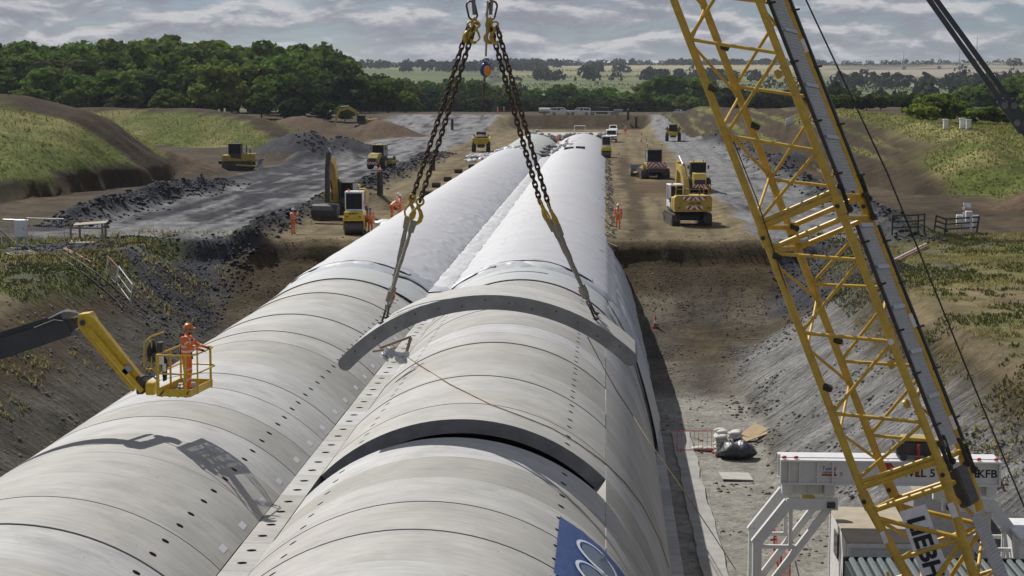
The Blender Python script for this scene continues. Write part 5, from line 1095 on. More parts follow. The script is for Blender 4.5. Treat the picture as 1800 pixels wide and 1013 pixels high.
def excavator(label, loc, rz, boom, stick, bucket, slew=0, chev=True, stick_m=None, cabm=None, text=None, wide_bucket=1.3, rails=True):
    t = thing('excavator', label, 'excavator', loc, rz); cabm = cabm or m_dark
    for s in (-1, 1): track(t, s*1.2, 4.3, .62, .92)
    MB().bbox((0, 0, .62), (1.8, 2.2, .5), .1).cyl((0, 0, .8), (0, 0, 1.08), .7, .7, 20).build('undercarriage', m_dark, t)
    MB().bbox((.0, -.35, 1.2), (2.72, 3.3, .24), .05).build('deck', m_dark, t)
    MB().bbox((.65, -.55, 1.78), (1.4, 2.3, .95), .08).bbox((-.75, -1.1, 1.72), (1.2, 1.3, .85), .06).build('engine_housing', m_cat, t)
    MB().prism([(-1.4, 1.12), (1.4, 1.12), (1.42, 1.35), (1.42, 2.15), (1.25, 2.32), (-1.25, 2.32), (-1.42, 2.15), (-1.42, 1.35)], 'y', -2.55, -1.75).build('counterweight', m_cat, t, 20)
    cab(t, (-.85, .75, 1.3), (1.02, 1.75, 1.72), cabm)
    MB().cyl((.75, -.9, 2.2), (.75, -.9, 2.75), .06, .06, 8).build('exhaust', m_dark, t)
    if rails:
        for x in (-.2, 1.3): MB().tube([(x, .4, 2.2), (x, .4, 2.75), (x, -1.6, 2.75), (x, -1.6, 2.3)], .022, 6).build('handrail', m_cat, t, 40)
        MB().tube([(-1.2, -1.7, 2.3), (-1.2, -1.7, 2.75), (1.3, -1.7, 2.75)], .022, 6).build('handrail', m_cat, t, 40)
        for x in (-1.25, 1.3): MB().tube([(x, -2.2, 2.3), (x, -2.2, 2.95)], .02, 5).ell((x, -2.2, 3.0), (.10, .10, .13), 8, 6).build('receiver', m_lift, t)
    bx = .12
    arm('boom', t, boom, .42, [.45]+[.62]*(len(boom)-2)+[.4], m_cat, bx); arm('stick', t, stick, .34, [.42]+[.5]*(len(stick)-2)+[.28], stick_m or m_cat, bx)
    for s in (-.3, .3): MB().tube([(bx+s, boom[0][0]+.45, boom[0][1]-.1), (bx+s, lerp(boom[0][0], boom[1][0], .8), lerp(boom[0][1], boom[1][1], .8))], .075, 8).build('boom_cylinder', m_dark, t, 50)
    a = boom[len(boom)//2]; MB().tube([(bx, a[0], a[1]+.4), (bx, stick[0][0], stick[0][1]+.35)], .07, 8).build('stick_cylinder', m_galv, t, 50)
    MB().tube([(bx+.12, boom[0][0], boom[0][1]+.3)]+[(bx+.12, p[0], p[1]+.36) for p in boom[1:]], .04, 6).build('hose', m_black, t, 50)
    # bucket: curved shell about the stick end
    by, bz, ba = bucket; prof_ = [(0, 0), (.45, .1), (.75, -.2), (.8, -.6), (.5, -.95), (.05, -1.05), (.02, -.97), (.42, -.86), (.68, -.56), (.64, -.2), (.38, 0)]
    c_, s_ = math.cos(ba), math.sin(ba); pl = [(by+p[0]*c_-p[1]*s_, bz+p[0]*s_+p[1]*c_) for p in prof_]
    mb = MB(); mb.prism(pl, 'x', bx-wide_bucket/2, bx+wide_bucket/2)
    for q in (-1, 1): mb.prism(pl[:6], 'x', bx+q*wide_bucket/2-.02, bx+q*wide_bucket/2+.02)
    mb.build('bucket', m_dark, t, 30)
    MB().bbox((-1.5, -1.0, 1.9), (.1, .25, .35), .02).build('mirror', m_dark, t)
    if chev:
        chevron(t, -.78, 1.96, 1.72, .28, -2.56, 4); chevron(t, -.55, 1.26, 1.26, .30, -2.56, 3)
        for s in (-1, 1): MB().box((s*1.12+.05, -2.56, 1.42), (.22, .02, .12), (0, R_(20*s), 0)).build('tail_lamp', m_chev_r, t, 0)
    if text: put_text(text, .24, m_ink, t, (.1, -2.565, 1.66), (1, 0, 0), (0, 0, 1), .004, .95, True)
    return t
def dozer(label, loc, rz, chev=False, big=1.0):
    t = thing('bulldozer', label, 'bulldozer', loc, rz); t.scale = (big,)*3
    for s in (-1, 1): track(t, s*1.05, 3.3, .78, .98)
    MB().bbox((0, .95, 1.35), (1.05, 1.9, .95), .08).build('hood', m_cat, t); MB().bbox((0, .2, .75), (1.3, 2.6, .6), .08).build('main_frame', m_dark, t)
    MB().bbox((0, -1.25, 1.28), (1.9, .95, .75), .08).build('rear_tank', m_cat, t)
    for s in (-1, 1): MB().prism([(-1.2, .98), (1.0, .98), (.9, 1.1), (-.3, 1.32), (-1.2, 1.38)], 'x', s*.68, s*1.2).build('fender', m_cat, t, 20)
    cab(t, (0, -.35, 1.3), (1.45, 1.35, 1.6), m_dark)
    MB().cyl((.35, .9, 1.8), (.35, .9, 2.7), .06, .06, 10).build('exhaust', m_dark, t); MB().cyl((-.3, 1.2, 1.8), (-.3, 1.2, 2.2), .09, .09, 10).build('air_cleaner', m_dark, t)
    n = 8; pl = [(2.35+.22*math.cos(a), .68+.62*math.sin(a)) for a in [R_(120)+R_(120)*i/n for i in range(n+1)]]; pl2 = [(p[0]+.06, p[1]) for p in pl[::-1]]
    pl = [(2.25+.32*(2*i/n-1)**2, .06+1.22*i/n) for i in range(n+1)]; pl2 = [(p[0]+.08, p[1]) for p in pl[::-1]]
    MB().prism(pl+pl2, 'x', -1.85, 1.85).build('blade', mat('worn_blade', (.19, .20, .24), .4, .5, var=.3), t, 30)
    for s in (-1, 1): MB().tube([(s*1.55, -.1, .6), (s*1.55, 2.3, .45)], .1, 8).build('push_arm', m_cat, t); MB().tube([(s*.45, 1.5, 1.5), (s*.5, 2.3, .9)], .06, 8).build('lift_cylinder', m_galv, t)
    MB().bbox((0, -1.95, .85), (1.6, .3, .4), .05).build('drawbar', m_dark, t)
    for s in (-1, 1): MB().tube([(s*.72, -.9, 3.05), (s*.72, -.9, 3.35)], .02, 5).ell((s*.72, -.9, 3.4), (.1, .1, .1), 8, 6).build('receiver', m_lift, t)
    if chev: chevron(t, -.95, 1.18, 1.9, .48, -1.74, 5)
    return t
def wheel(parent, x, y, r, w_, m=m_black, rim=None):
    mb = MB(); mb.tube([(x-w_/2, y, r), (x-w_*.3, y, r), (x+w_*.3, y, r), (x+w_/2, y, r)], [r*.86, r, r, r*.86], 20)
    for i in range(18):
        a = 2*PI*i/18; mb.box((x, y+r*math.cos(a), r+r*math.sin(a)), (w_*.8, .10, .05), (a+PI/2, 0, .35))
    o = mb.build('tyre', m, parent, 40); MB().cyl((x-w_/2-.015, y, r), (x+w_/2+.015, y, r), r*.5, r*.5, 14).build('rim', rim or m_cat, o)
def roller(label, loc, rz, drum_pad=False):
    t = thing('soil_roller', label, 'roller', loc, rz)
    for s in (-1, 1): wheel(t, s*.88, -1.1, .76, .56)
    MB().prism([(-2.7, 1.0), (-2.75, 1.45), (-2.3, 1.95), (-1.0, 2.05), (-.9, .7), (-2.2, .7)], 'x', -.62, .62).build('hood', m_cat, t, 20)
    MB().bbox((0, -2.72, 1.15), (1.0, .12, .5), .03).build('grille', m_dark, t); chevron(t, -.72, .66, 1.44, .32, -2.80, 4)
    MB().bbox((0, -1.0, .75), (1.3, 2.2, .5), .05).build('rear_frame', m_dark, t)
    cab(t, (0, -.15, 1.2), (1.5, 1.4, 1.85), m_dark, roof=m_cat)
    MB().cyl((-1.05, 2.0, .78), (1.05, 2.0, .78), .78, .78, 26).build('drum', m_dark, t)
    mb = MB(); mb.box((-1.2, 1.8, .85), (.18, 2.2, .4)); mb.box((1.2, 1.8, .85), (.18, 2.2, .4)); mb.box((0, 2.9, .85), (2.55, .2, .4)); mb.box((0, .8, .85), (2.55, .25, .45)); mb.build('drum_frame', m_cat, t, 0)
    for s in (-1, 1): MB().bbox((s*.98, -.75, 2.55), (.16, .08, .34), .02).build('mirror', m_dark, t)
    MB().cyl((.5, -.5, 3.05), (.5, -.5, 3.22), .06, .06, 8).build('beacon', mat('green_lens', (.03, .4, .12), .3), t); return t
def cab_roller(label, loc, rz):
    t = thing('tandem_roller', label, 'roller', loc, rz); yb = mat('bright_yellow', (.62, .47, .02), .45, dirt=DUST, dirt_amt=.4)
    for y in (-1.15, 1.25): MB().cyl((-.65, y, .5), (.65, y, .5), .5, .5, 24).build('drum', mat('drum_steel', (.09, .085, .08), .45, .5, var=.2), t)
    for y in (-1.15, 1.25):
        mb = MB(); mb.box((-.72, y, .72), (.08, .5, .7)); mb.box((.72, y, .72), (.08, .5, .7)); mb.box((0, y, 1.12), (1.5, .9, .22)); mb.build('drum_yoke', yb, t, 0)
    MB().bbox((0, -1.2, 1.42), (1.35, .9, .5), .06).bbox((0, 1.0, 1.35), (1.3, 1.1, .4), .06).build('body', yb, t)
    MB().bbox((0, -.3, 1.0), (1.2, 1.2, .6), .05).build('centre_frame', m_dark, t); cab(t, (0, -.35, 1.3), (1.28, 1.25, 1.75), m_white, roof=m_white)
    for s in (-.45, .45): MB().bbox((s, -1.67, 1.33), (.2, .04, .09), .01).build('tail_lamp', m_chev_r, t)
    put_text('BOMAG', .18, m_ink, t, (.0, -1.66, 1.48), (1, 0, 0), (0, 0, 1), .006, 1, True)
    MB().tube([(.35, -.3, 3.05), (.35, -.3, 3.4)], .03, 6).ell((.35, -.3, 3.45), (.11, .11, .1), 8, 6).build('receiver', m_lift, t); return t
def dumper(label, loc, rz, load=True):
    t = thing('dump_truck', label, 'dump truck', loc, rz)
    for y in (-1.5, 1.7):
        for s in (-1, 1): wheel(t, s*1.12, y, .78, .6)
    MB().bbox((0, .1, .95), (1.1, 4.6, .5), .06).build('chassis', m_dark, t)
    yd = mat('dumper_yellow', (.55, .40, .02), .45, dirt=DUST, dirt_amt=.45)
    V = [(-.95, -2.4, 1.25), (.95, -2.4, 1.25), (.95, .4, 1.25), (-.95, .4, 1.25), (-1.38, -2.7, 2.1), (1.38, -2.7, 2.1), (1.38, .7, 2.35), (-1.38, .7, 2.35)]
    MB().add(V, [(0, 3, 2, 1), (0, 1, 5, 4), (1, 2, 6, 5), (2, 3, 7, 6), (3, 0, 4, 7), (4, 5, 6, 7)]).build('skip', yd, t, 20)
    mb = MB(); 
    for a, b in ((4, 5), (5, 6), (6, 7), (7, 4)): mb.cyl(V[a], V[b], .07, .07, 6)
    mb.build('skip_rim', yd, t)
    if load:
        mb = MB(); mb.ell((0, -1.0, 2.12), (1.25, 1.6, .55), 16, 10); mb.v = [(x, y, z+.08*math.sin(x*5+y*4)) for x, y, z in mb.v]; mb.build('soil_load', mat('soil', (.10, .07, .042), .95, var=.3, bump=.8, bscale=8), t, 60)
    cab(t, (0, 1.6, 1.3), (1.5, 1.4, 1.75), m_dark)
    MB().bbox((0, 2.7, 1.4), (1.7, 1.0, .7), .08).build('hood', yd, t)
    for s in (-1, 1): MB().bbox((s*1.1, 1.2, 2.5), (.18, .08, .3), .02).build('mirror', m_dark, t)
    for s in (-1, 1): MB().bbox((s*.7, -2.3, 1.0), (.18, .05, .12), .01).build('tail_lamp', m_chev_r, t)
    return t
def car_wheel(t, x, y, r=.36): MB().cyl((x-.12, y, r), (x+.12, y, r), r, r, 18).build('wheel', m_black, t); MB().cyl((x-.13, y, r), (x+.13, y, r), r*.6, r*.6, 12).build('hub', m_galv, t)
def pickup(label, loc, rz, canopy=True):
    t = thing('pickup_truck', label, 'pickup truck', loc, rz)
    for x in (-.78, .78):
        for y in (-1.6, 1.65): car_wheel(t, x, y)
    prof_ = [(-2.6, .5), (2.55, .5), (2.62, .8), (2.5, 1.05), (1.35, 1.15), (.75, 1.72), (-.75, 1.78), (-2.5, 1.72 if canopy else 1.1), (-2.62, 1.1)]
    mb = MB(); n = len(prof_); V = [(x*(.94 if z < 1.2 else .80), y, z) for x in (-.95, .95) for y, z in prof_]; F = [tuple(range(n-1, -1, -1)), tuple(range(n, 2*n))]+[(i, (i+1) % n, n+(i+1) % n, n+i) for i in range(n)]
    mb.add(V, F).build('body', m_white, t, 20)
    for s in (-1, 1):
        for pl in ([(.05, 1.2), (1.15, 1.2), (.70, 1.62), (.05, 1.66)], [(-.75, 1.2), (-.05, 1.2), (-.05, 1.66), (-.75, 1.68)], [(-2.3, 1.25), (-.95, 1.25), (-.95, 1.62), (-2.3, 1.6)]):
            MB().prism(pl, 'x', s*.78, s*.835).build('window', m_glass, t, 0)
    MB().add([(-.66, 1.31, 1.20), (.66, 1.31, 1.20), (.62, .80, 1.69), (-.62, .80, 1.69)], [(0, 1, 2, 3)]).build('windscreen', m_glass, t, 0)
    for q in range(1): MB().bbox((0, 2.58, .72), (1.5, .1, .22), .02).build('grille', m_dark, t); MB().bbox((0, 2.6, .5), (1.75, .16, .16), .04).build('bumper', m_dark, t)
    for s in (-1, 1): MB().bbox((s*.72, 2.54, .92), (.3, .1, .14), .03).build('headlight', m_glass, t); MB().bbox((s*.80, -2.6, 1.0), (.14, .06, .3), .02).build('tail_lamp', m_chev_r, t); MB().bbox((s*1.0, .95, 1.28), (.2, .1, .15), .03).build('mirror', m_dark, t)
    MB().box((0, -2.63, .85), (1.2, .02, .3)).build('rear_plate', m_cat, t, 0); MB().bbox((0, .1, 1.83), (.9, .25, .1), .03).build('light_bar', m_amber, t); return t
def van(label, loc, rz):
    t = thing('van', label, 'van', loc, rz)
    for x in (-.85, .85):
        for y in (-1.6, 1.6): car_wheel(t, x, y)
    prof_ = [(-2.5, .42), (2.42, .42), (2.52, .8), (2.35, 1.15), (1.6, 1.32), (.85, 2.12), (.4, 2.25), (-.6, 2.25), (-.65, 1.05), (-2.5, 1.05)]
    MB().prism(prof_, 'x', -.97, .97).build('body', m_white, t, 20)
    MB().bbox((0, -1.6, 1.3), (2.0, 1.9, .6), .04).build('tipper_bed', m_white, t)
    MB().add([(-.84, 1.60, 1.36), (.84, 1.60, 1.36), (.76, .90, 2.10), (-.76, .90, 2.10)], [(0, 1, 2, 3)]).build('windscreen', m_glass, t, 0)
    for s in (-1, 1): MB().prism([(.1, 1.3), (1.4, 1.3), (.85, 1.95), (.1, 2.0)], 'x', s*.965, s*.98).build('window', m_glass, t, 0); MB().bbox((s*.75, 2.40, .98), (.34, .12, .2), .04).build('headlight', m_glass, t); MB().bbox((s*1.12, 1.15, 1.45), (.2, .12, .3), .03).build('mirror', m_dark, t)
    MB().bbox((0, 2.47, .92), (1.1, .1, .26), .03).build('grille', m_dark, t); MB().bbox((0, 2.46, .55), (1.85, .16, .25), .05).build('bumper', m_dark, t); return t
G = lambda x, y: (x, y, gz(x, y))
std_boom = lambda k=0: [(.75, 1.6), (2.0, 3.6), (3.3, 4.5), (5.4, 4.1)]
# right-hand platform
excavator('yellow excavator seen from behind with red and white chevrons on the right platform', G(6.3, 134.5), R_(7), [(.75, 1.7), (1.9, 3.2), (3.0, 4.0), (5.0, 4.2)], [(4.8, 4.6), (5.2, 3.6), (5.5, 1.8)], (5.5, 1.7, -.2), cabm=m_white, text='WALTERS')
roller('yellow soil roller working just beyond the chevron-marked excavator', G(9.0, 172), R_(2))
dozer('big bulldozer seen from behind with red and white chevrons', G(5.4, 199.5), R_(9), True, 1.12)
dumper('yellow dump truck on the far right haul road', G(12.5, 326), R_(178), False)
van('white flatbed van facing the camera beside the tunnel', G(1.2, 320), R_(178)); pickup('white pickup truck parked behind the flatbed van', G(1.7, 372), R_(180), False)
t = cab_roller('small black and yellow roller beside the far tunnel end', G(.2, 254), R_(180))
person('person', 'worker in orange with white helmet walking on the right beside the tunnel', G(1.0, 129.5), R_(180), 'walk', 'w', 1.03)
person('person', 'worker in orange standing by the pickup behind the van', G(4.2, 366), R_(170), 'stand', 'w')
# left-hand side
dozer('bulldozer with broad blade standing by the grassy spoil mound on the left', G(-44.6, 213.5), R_(-86), False, 1.12)
roller('yellow soil roller on the grey shale haul road at left', G(-27.8, 218), R_(-14))
excavator('yellow excavator with upright arm beside the small roller at left', G(-20.6, 137.5), R_(172), [(.75, 1.7), (1.6, 3.6), (2.0, 4.5), (3.1, 4.9)], [(2.9, 5.3), (3.3, 4.0), (3.5, 1.6)], (3.5, 1.15, .5), chev=False, stick_m=m_dark, rails=False, wide_bucket=2.0)
cab_roller('small roller with white cab and yellow body beside the crew', G(-17.75, 124.8), R_(3))
dumper('yellow dump truck loaded with soil on the left of the far tunnel', G(-19.2, 274), R_(3))
excavator('yellow excavator working far off at the edge of the wood', G(-50.5, 372), R_(88), [(.75, 1.7), (2.2, 3.8), (3.6, 4.6), (5.6, 4.0)], [(5.4, 4.4), (6.0, 3.2), (6.6, 1.2)], (6.6, 1.1, .2), rails=False)
person('person', 'worker in orange holding up a camera at the edge of the shale road', G(-22.1, 124.0), R_(-35), 'photo', 'w', 1.02)
person('person', 'worker in orange with blue helmet standing behind the small roller', G(-16.65, 124.6), R_(6), 'stand', 'b', 1.02)
person('person', 'worker in orange bending down beside the crew', G(-16.9, 139.5), R_(-50), 'bent', 'w')
person('person', 'worker in orange standing upright with arms out in the crew', G(-16.35, 140.2), R_(-60), 'carry', 'w')
person('person', 'worker in orange standing behind the upright worker of the crew', G(-16.75, 142.5), R_(-80), 'stand', 'w')
person('person', 'worker in orange at the far side of the black roll', G(-15.9, 150.5), R_(180), 'carry', 'w')
o = tag(MB().cyl((0, 0, 0), (0, 0, 1.65), .42, .42, 18).cyl((0, 0, 1.6), (0, 0, 1.70), .2, .2, 12).build('membrane_roll', m_black, None, 40), 'black roll standing upright among the crew of workers', 'roll'); o.location = G(-15.5, 140.5)
# black drain pipe off-cuts in a row, black posts with cones
ords = ['nearest', 'second', 'third', 'fourth', 'farthest']
for i, (px, py) in enumerate(((752, 345), (767, 329), (787, 319), (806, 305), (830, 296))):
    p = at_z(px, py, 0); t = thing('pipe_offcut', ords[i]+' of five black pipe lengths lying in a row beside the wrapped tunnel', 'pipe', (p.x, p.y, gz(p.x, p.y)+.27), R_(80+10*(i % 3)), 'black pipe lengths beside the tunnel')
    n = 18; mb = MB(); mb.tube([(0, -.42, 0), (0, .42, 0)], .28, n, cap=False); mb.tube([(0, -.42, 0), (0, .42, 0)], .23, n, cap=False); mb.build('wall', m_black, t, 40)
    MB().tube([(.255*math.cos(a), .42, .255*math.sin(a)) for a in [2*PI*k/n for k in range(n)]], .03, 6, True).build('rim', m_black, t)
for px, py, h, lb in ((668, 343, 1.95, 'black marker post with cone on top at the edge of the left haul road'), (761, 300, 1.7, 'second black marker post farther along the left haul road'), (795, 229, 2.2, 'black marker post near the top of the left ramp'), (1118, 225, 2.3, 'black marker post beside the right haul road'), (1104, 213, 2.2, 'black marker post at the top of the right ramp')):
    p = gnd(px, py); t = thing('marker_post', lb, 'marker post', p); mb = MB(); n = 12; zs = [(h*i/n) for i in range(n+1)]
    mb.tube([(0, 0, z) for z in zs], [.27+.012*(i % 2) for i in range(n+1)], 16).build('pipe', m_black, t, 40)
    c = link('cone', me_cone, t); c.location = (0, 0, h); c.scale = (1, 1, .9)
for px, py, lb in ((1127, 249, 'traffic cone nearest the right haul road'), (1128, 238, 'traffic cone farther up the right haul road'), (1136, 247, 'traffic cone right of the pair on the right haul road'), (1087, 273, 'traffic cone left of the big bulldozer'), (1116, 217, 'traffic cone at the far end of the tunnel')): cone(px, py, lb)
p = gnd(1088, 284); t = thing('survey_tripod', 'small red and white survey tripod left of the big bulldozer', 'tripod', p)
for i in range(3): a = 2*PI*i/3; MB().cyl((.4*math.cos(a), .4*math.sin(a), 0), (0, 0, 1.2), .025, .025, 6).build('leg', m_chev_r if i % 2 else m_chev_w, t)
MB().bbox((0, 0, 1.35), (.2, .2, .28), .04).build('instrument', m_chev_w, t)
# far bank: two pick-ups, two walkers, low loader and dark plant
bk = lambda px, Y: (at_y(px, 195, Y).x, Y, gz(at_y(px, 195, Y).x, Y))
pickup('white pickup truck with amber bar on the far bank, left one', bk(986, 420), R_(-92)); pickup('white pickup truck on the far bank, right one', bk(1019, 421), R_(90))
person('person', 'left of two workers in orange walking on the far bank', bk(875, 424), R_(90), 'walk', 'w'); person('person', 'right of two workers in orange walking on the far bank', bk(886, 424), R_(90), 'stand', 'w')
person('person', 'worker in orange standing between the vaults at the far tunnel end', (XS+.3, 300, .1), R_(150), 'carry', 'w', 1.05)
t = thing('low_trailer', 'low grey trailer parked on the far bank right of the pickups', 'trailer', bk(1062, 424), R_(90)); MB().bbox((0, 0, .75), (2.4, 9, .25), .05).bbox((0, -3.4, 1.05), (2.4, 2.2, .5), .05).build('deck', m_grey, t)
for y in (-3, -2, 2.8): 
    for x in (-1, 1): car_wheel(t, x, y, .4)
t = thing('screening_plant', 'dark screening plant standing behind the low trailer on the far bank', 'screening plant', bk(1058, 440), R_(60)); t.scale = (.6, .6, .55); MB().bbox((0, 0, 1.5), (2.4, 6, 1.2), .1).prism([(-3, 2), (3, 2), (4.2, 3.2), (-3.4, 2.8)], 'x', -1, 1).build('body', m_dark, t)
for s in (-1, 1): track(t, s*1.1, 4, .5, .8)
MB().tube([(0, 2.5, 1.5), (0, 6, 3.4)], .3, 6).build('conveyor', m_dark, t)
t = thing('water_bowser', 'small white tank trailer left of the pickups on the far bank', 'bowser', bk(957, 424), R_(90)); MB().cyl((0, -1.3, 1.1), (0, 1.3, 1.1), .55, .55, 16).build('tank', m_white, t); MB().box((0, 0, .5), (1.4, 2.8, .12)).build('frame', m_dark, t, 0)
for x in (-.8, .8): car_wheel(t, x, 0, .35)
for k, (px, Y, lb) in enumerate(((1192, 520, 'left of two distant white cars beyond the right ramp'), (1212, 525, 'right of two distant white cars beyond the right ramp'))): pickup(lb, (at_y(px, 190, Y).x, Y, gz(at_y(px, 190, Y).x, Y)), R_(80), False)
# hoop frame and sandbag walls at the far end of the tunnel, as masses of small bags
def bag_heap(name, label, pts, r, n, m=m_bag):
    mb = MB()
    for i in range(n):
        p = pts[int(random.random()*len(pts))]; c = Vector(p[:3])+Vector((random.uniform(-1, 1)*p[3], random.uniform(-1, 1)*p[4], random.uniform(0, 1)*p[5])); k = random.uniform(.7, 1.25)
        mb.ell(c, (r*k, r*k*.8, r*k*.62), 7, 5, (random.random()*.6, random.random()*.6, random.random()*3))
    tag(mb.build(name, m, None, 50), label, 'sandbags', None, 'stuff')
m_bagf = mat('grey_bulk_bag', (.34, .34, .33), .85, var=.2, scale=2.5)
bag_heap('sandbag_wall', 'wall of grey sandbags closing the far end of the tunnel', [(x, 319+random.random(), -.2, 1.2, .8, 1.6) for x in np.linspace(-13, -1, 14)]+[(-13.5, y, 0, .8, 2, 1.2) for y in np.linspace(320, 345, 6)]+[(.2, y, 0, .6, 2, 1.0) for y in np.linspace(320, 345, 6)], .52, 240, m_bagf)
bag_heap('sandbag_heap', 'grey sandbags laid along the flank of the far right vault', [(-6.6+.12*i, 256+i*4.2, .35+.02*i, .9, 1.2, .5) for i in range(12)]+[(-5.2, 262+6*i, .9, 1.2, 1, .4) for i in range(6)], .42, 150, m_bagf)
for i, y in enumerate((252, 262, 274, 284)): bag_heap('sandbag_bundle', ['nearest', 'second', 'third', 'farthest'][i]+' bundle of dark bags on the flank of the bare far vault', [(-9.5+.3*j, y, .15+.0*j, .35, .8, .35) for j in range(5)], .36, 26, mat('dark_bulk_bag', (.17, .17, .165), .85, var=.3, scale=3))
def crumple(label, x0, x1, y0, y1, zf, n, m):
    mb = MB()
    for i in range(n):
        x = random.uniform(x0, x1); y = random.uniform(y0, y1); mb.ell((x, y, zf(x)+.1), (random.uniform(.3, 1.1), random.uniform(.25, .6), random.uniform(.12, .35)), 8, 5, (random.uniform(-.4, .4), random.uniform(-.4, .4), random.random()*3))
    return tag(mb.build('crumpled_sheet', m, None, 25), label, 'plastic sheet')
crumple('crumpled white membrane heaped at the end of the left wrapping', -17.5, -11.5, 245, 252, lambda x: max(0, vault_z(max(x, -16.6))), 60, m_mem)
crumple('loose white sheets beside the far left vault', -19.5, -16.5, 248, 262, lambda x: .05, 22, m_mem); crumple('white sheet bundled on the ground left of the tunnel', -18.6, -17.6, 236, 238, lambda x: .1, 6, m_mem)
crumple('small white sheet lying by the bending worker', -16.9, -16.4, 131.5, 132.3, lambda x: .02, 5, m_chev_w)
tag(MB().box((XS+1, 333, .9), (13, 22, .3)).build('far_concrete_slab', mat('far_slab', (.40, .38, .33), .85, var=.1), None, 0), 'flat pale concrete slab at the far end behind the sandbag wall', 'concrete slab')
t = thing('hoop_frame', 'white tubular frame standing on the far concrete slab', 'frame', (XS+3.6, 330, 1.05)); [MB().tube([(-1, q, 0), (-1, q, 1.6), (1, q, 1.6), (1, q, 0)], .06, 6).build('hoop', m_white, t, 30) for q in (0, 1.2)]
for i, (x, y, lb) in enumerate(((-5.0, 246, 'left of two dark plates on the right vault by the sandbags'), (-3.4, 246, 'right of two dark plates on the right vault by the sandbags'))): o = tag(MB().bbox((0, 0, 0), (1.3, 1.6, .35), .05).build('steel_plate', m_dark, None), lb, 'plate', 'dark plates on the vault'); o.location = (x, y, vault_z(x)+.35); o.rotation_euler = (0, R_(-6+i*8), 0)
# timbers and stones that hold down the right-hand skirt of the wrapping
mb = MB()
for i in range(150):
    y = random.uniform(100, 248); x = random.uniform(.25, .75); mb.box((x, y, gz(1.0, y)+.05+random.random()*.1), (random.uniform(.3, .8), .12, .10), (random.uniform(-.3, .3), R_(35)+random.uniform(-.3, .3), random.uniform(-.5, .5)))
tag(mb.build('ballast_timbers', mat('grey_timber', (.30, .27, .22), .85, var=.3, scale=4), None, 0), 'short battens weighing down the right edge of the wrapping', 'battens', None, 'stuff')
mb = MB()
for i in range(12): y = 100+i*12+random.uniform(-3, 3); x = random.uniform(-1.6, -.4); z = vault_z(x)+.24; mb.tube([(x, y, z), (x+.9, y-1.1, vault_z(min(.0, x+.9))+.27)], .02, 5)
tag(mb.build('loose_straps', m_dark, None), 'dark straps lying over the right vault of the wrapping', 'straps', None, 'stuff')

# ------------------------------------------------------------------ things on the benches left and right
def cabinet(label, p, w_, d_, h_, legs=.6):
    t = thing('electrical_cabinet', label, 'cabinet', p); MB().bbox((0, 0, legs+h_/2), (w_, d_, h_), .03).build('box', m_white, t); MB().box((0, -d_/2-.006, legs+h_/2), (w_*.8, .012, h_*.85)).build('door', m_chev_w, t, 0); MB().bbox((w_*.3, -d_/2-.03, legs+h_*.5), (.03, .04, .14), .01).build('handle', m_dark, t)
    for s in (-1, 1): MB().box((s*w_*.35, 0, legs/2), (.07, .07, legs)).build('leg', m_galv, t, 0)
    return t
def on(px, py): return gnd(px, py)
cabinet('pale electrical cabinet on legs beside the mesh fence on the left bench', on(38, 437), .75, .5, 1.1, .75)
def fence_panel(label, a, b, h, m=m_galv, tilt=0, mid=True):
    t = thing('fence_panel', label, 'fence panel', a); d = Vector(b)-Vector(a); up = Vector((0, tilt, 1)).normalized()*h
    MB().tube([(0, 0, 0), up, d+up, d, (0, 0, 0)], .026, 6).build('frame', m, t, 30); mb = MB(); n = 22
    for i in range(1, n): mb.cyl(d*(i/n), d*(i/n)+up, .006, .006, 4, False)
    for i in range(1, 6): mb.cyl(up*(i/6), d+up*(i/6), .006, .006, 4, False)
    mb.build('mesh_wire', m, t); return t
p0 = on(49, 438); p1 = on(114, 440); p1.z = p0.z; fence_panel('steel mesh fence panel standing on the left bench', p0, p1, 2.0)
p0 = on(2, 436); p1 = on(46, 437); p1.z = p0.z; fence_panel('steel mesh fence panel leaning at the left edge by the cabinet', p0, p1, 1.9, m_galv, .3)
p0 = on(24, 452); p1 = on(64, 448); t = thing('fallen_barrier', 'white barrier frame lying flat in the grass of the left bench', 'barrier', p0); d = p1-p0; MB().tube([(0, 0, .08), d+Vector((0, 0, .08)), d+Vector((-1.0, 1.5, .1)), (-1.0, 1.5, .1), (0, 0, .08)], .03, 6).build('frame', m_chev_w, t, 30)
for i in range(1, 5): MB().cyl(d*(i/5)+Vector((0, 0, .08)), d*(i/5)+Vector((-1, 1.5, .1)), .012, .012, 5).build('bar', m_chev_w, t)
p = on(156, 424); t = thing('timber_shelter', 'rough timber frame with plywood top on the left bench', 'timber frame', p)
for a, b, h in ((-1.1, -.4, 1.5), (1.1, -.5, 1.35), (-.75, .5, 1.55), (1.0, .6, 1.5)): MB().box((a, b, h/2-.1), (.12, .12, h)).build('post', m_timber, t, 0)
MB().box((.15, .1, 1.22), (2.2, 1.1, .04), (R_(6), R_(-4), R_(5))).build('top_board', mat('grey_ply', (.30, .27, .20), .8, var=.15, scale=3), t, 0); MB().box((0, -.45, .9), (2.3, .05, .1)).box((0, .55, 1.3), (2.1, .05, .1)).build('rail', m_timber, t, 0)
p = on(146, 427); o = tag(MB().box((0, 0, .06), (1.7, 1.0, .06)).build('plywood_board', MATS['grey_ply'], None, 0), 'weathered board lying in front of the timber frame on the left bench', 'board'); o.location = p; o.rotation_euler = (R_(5), 0, R_(8))
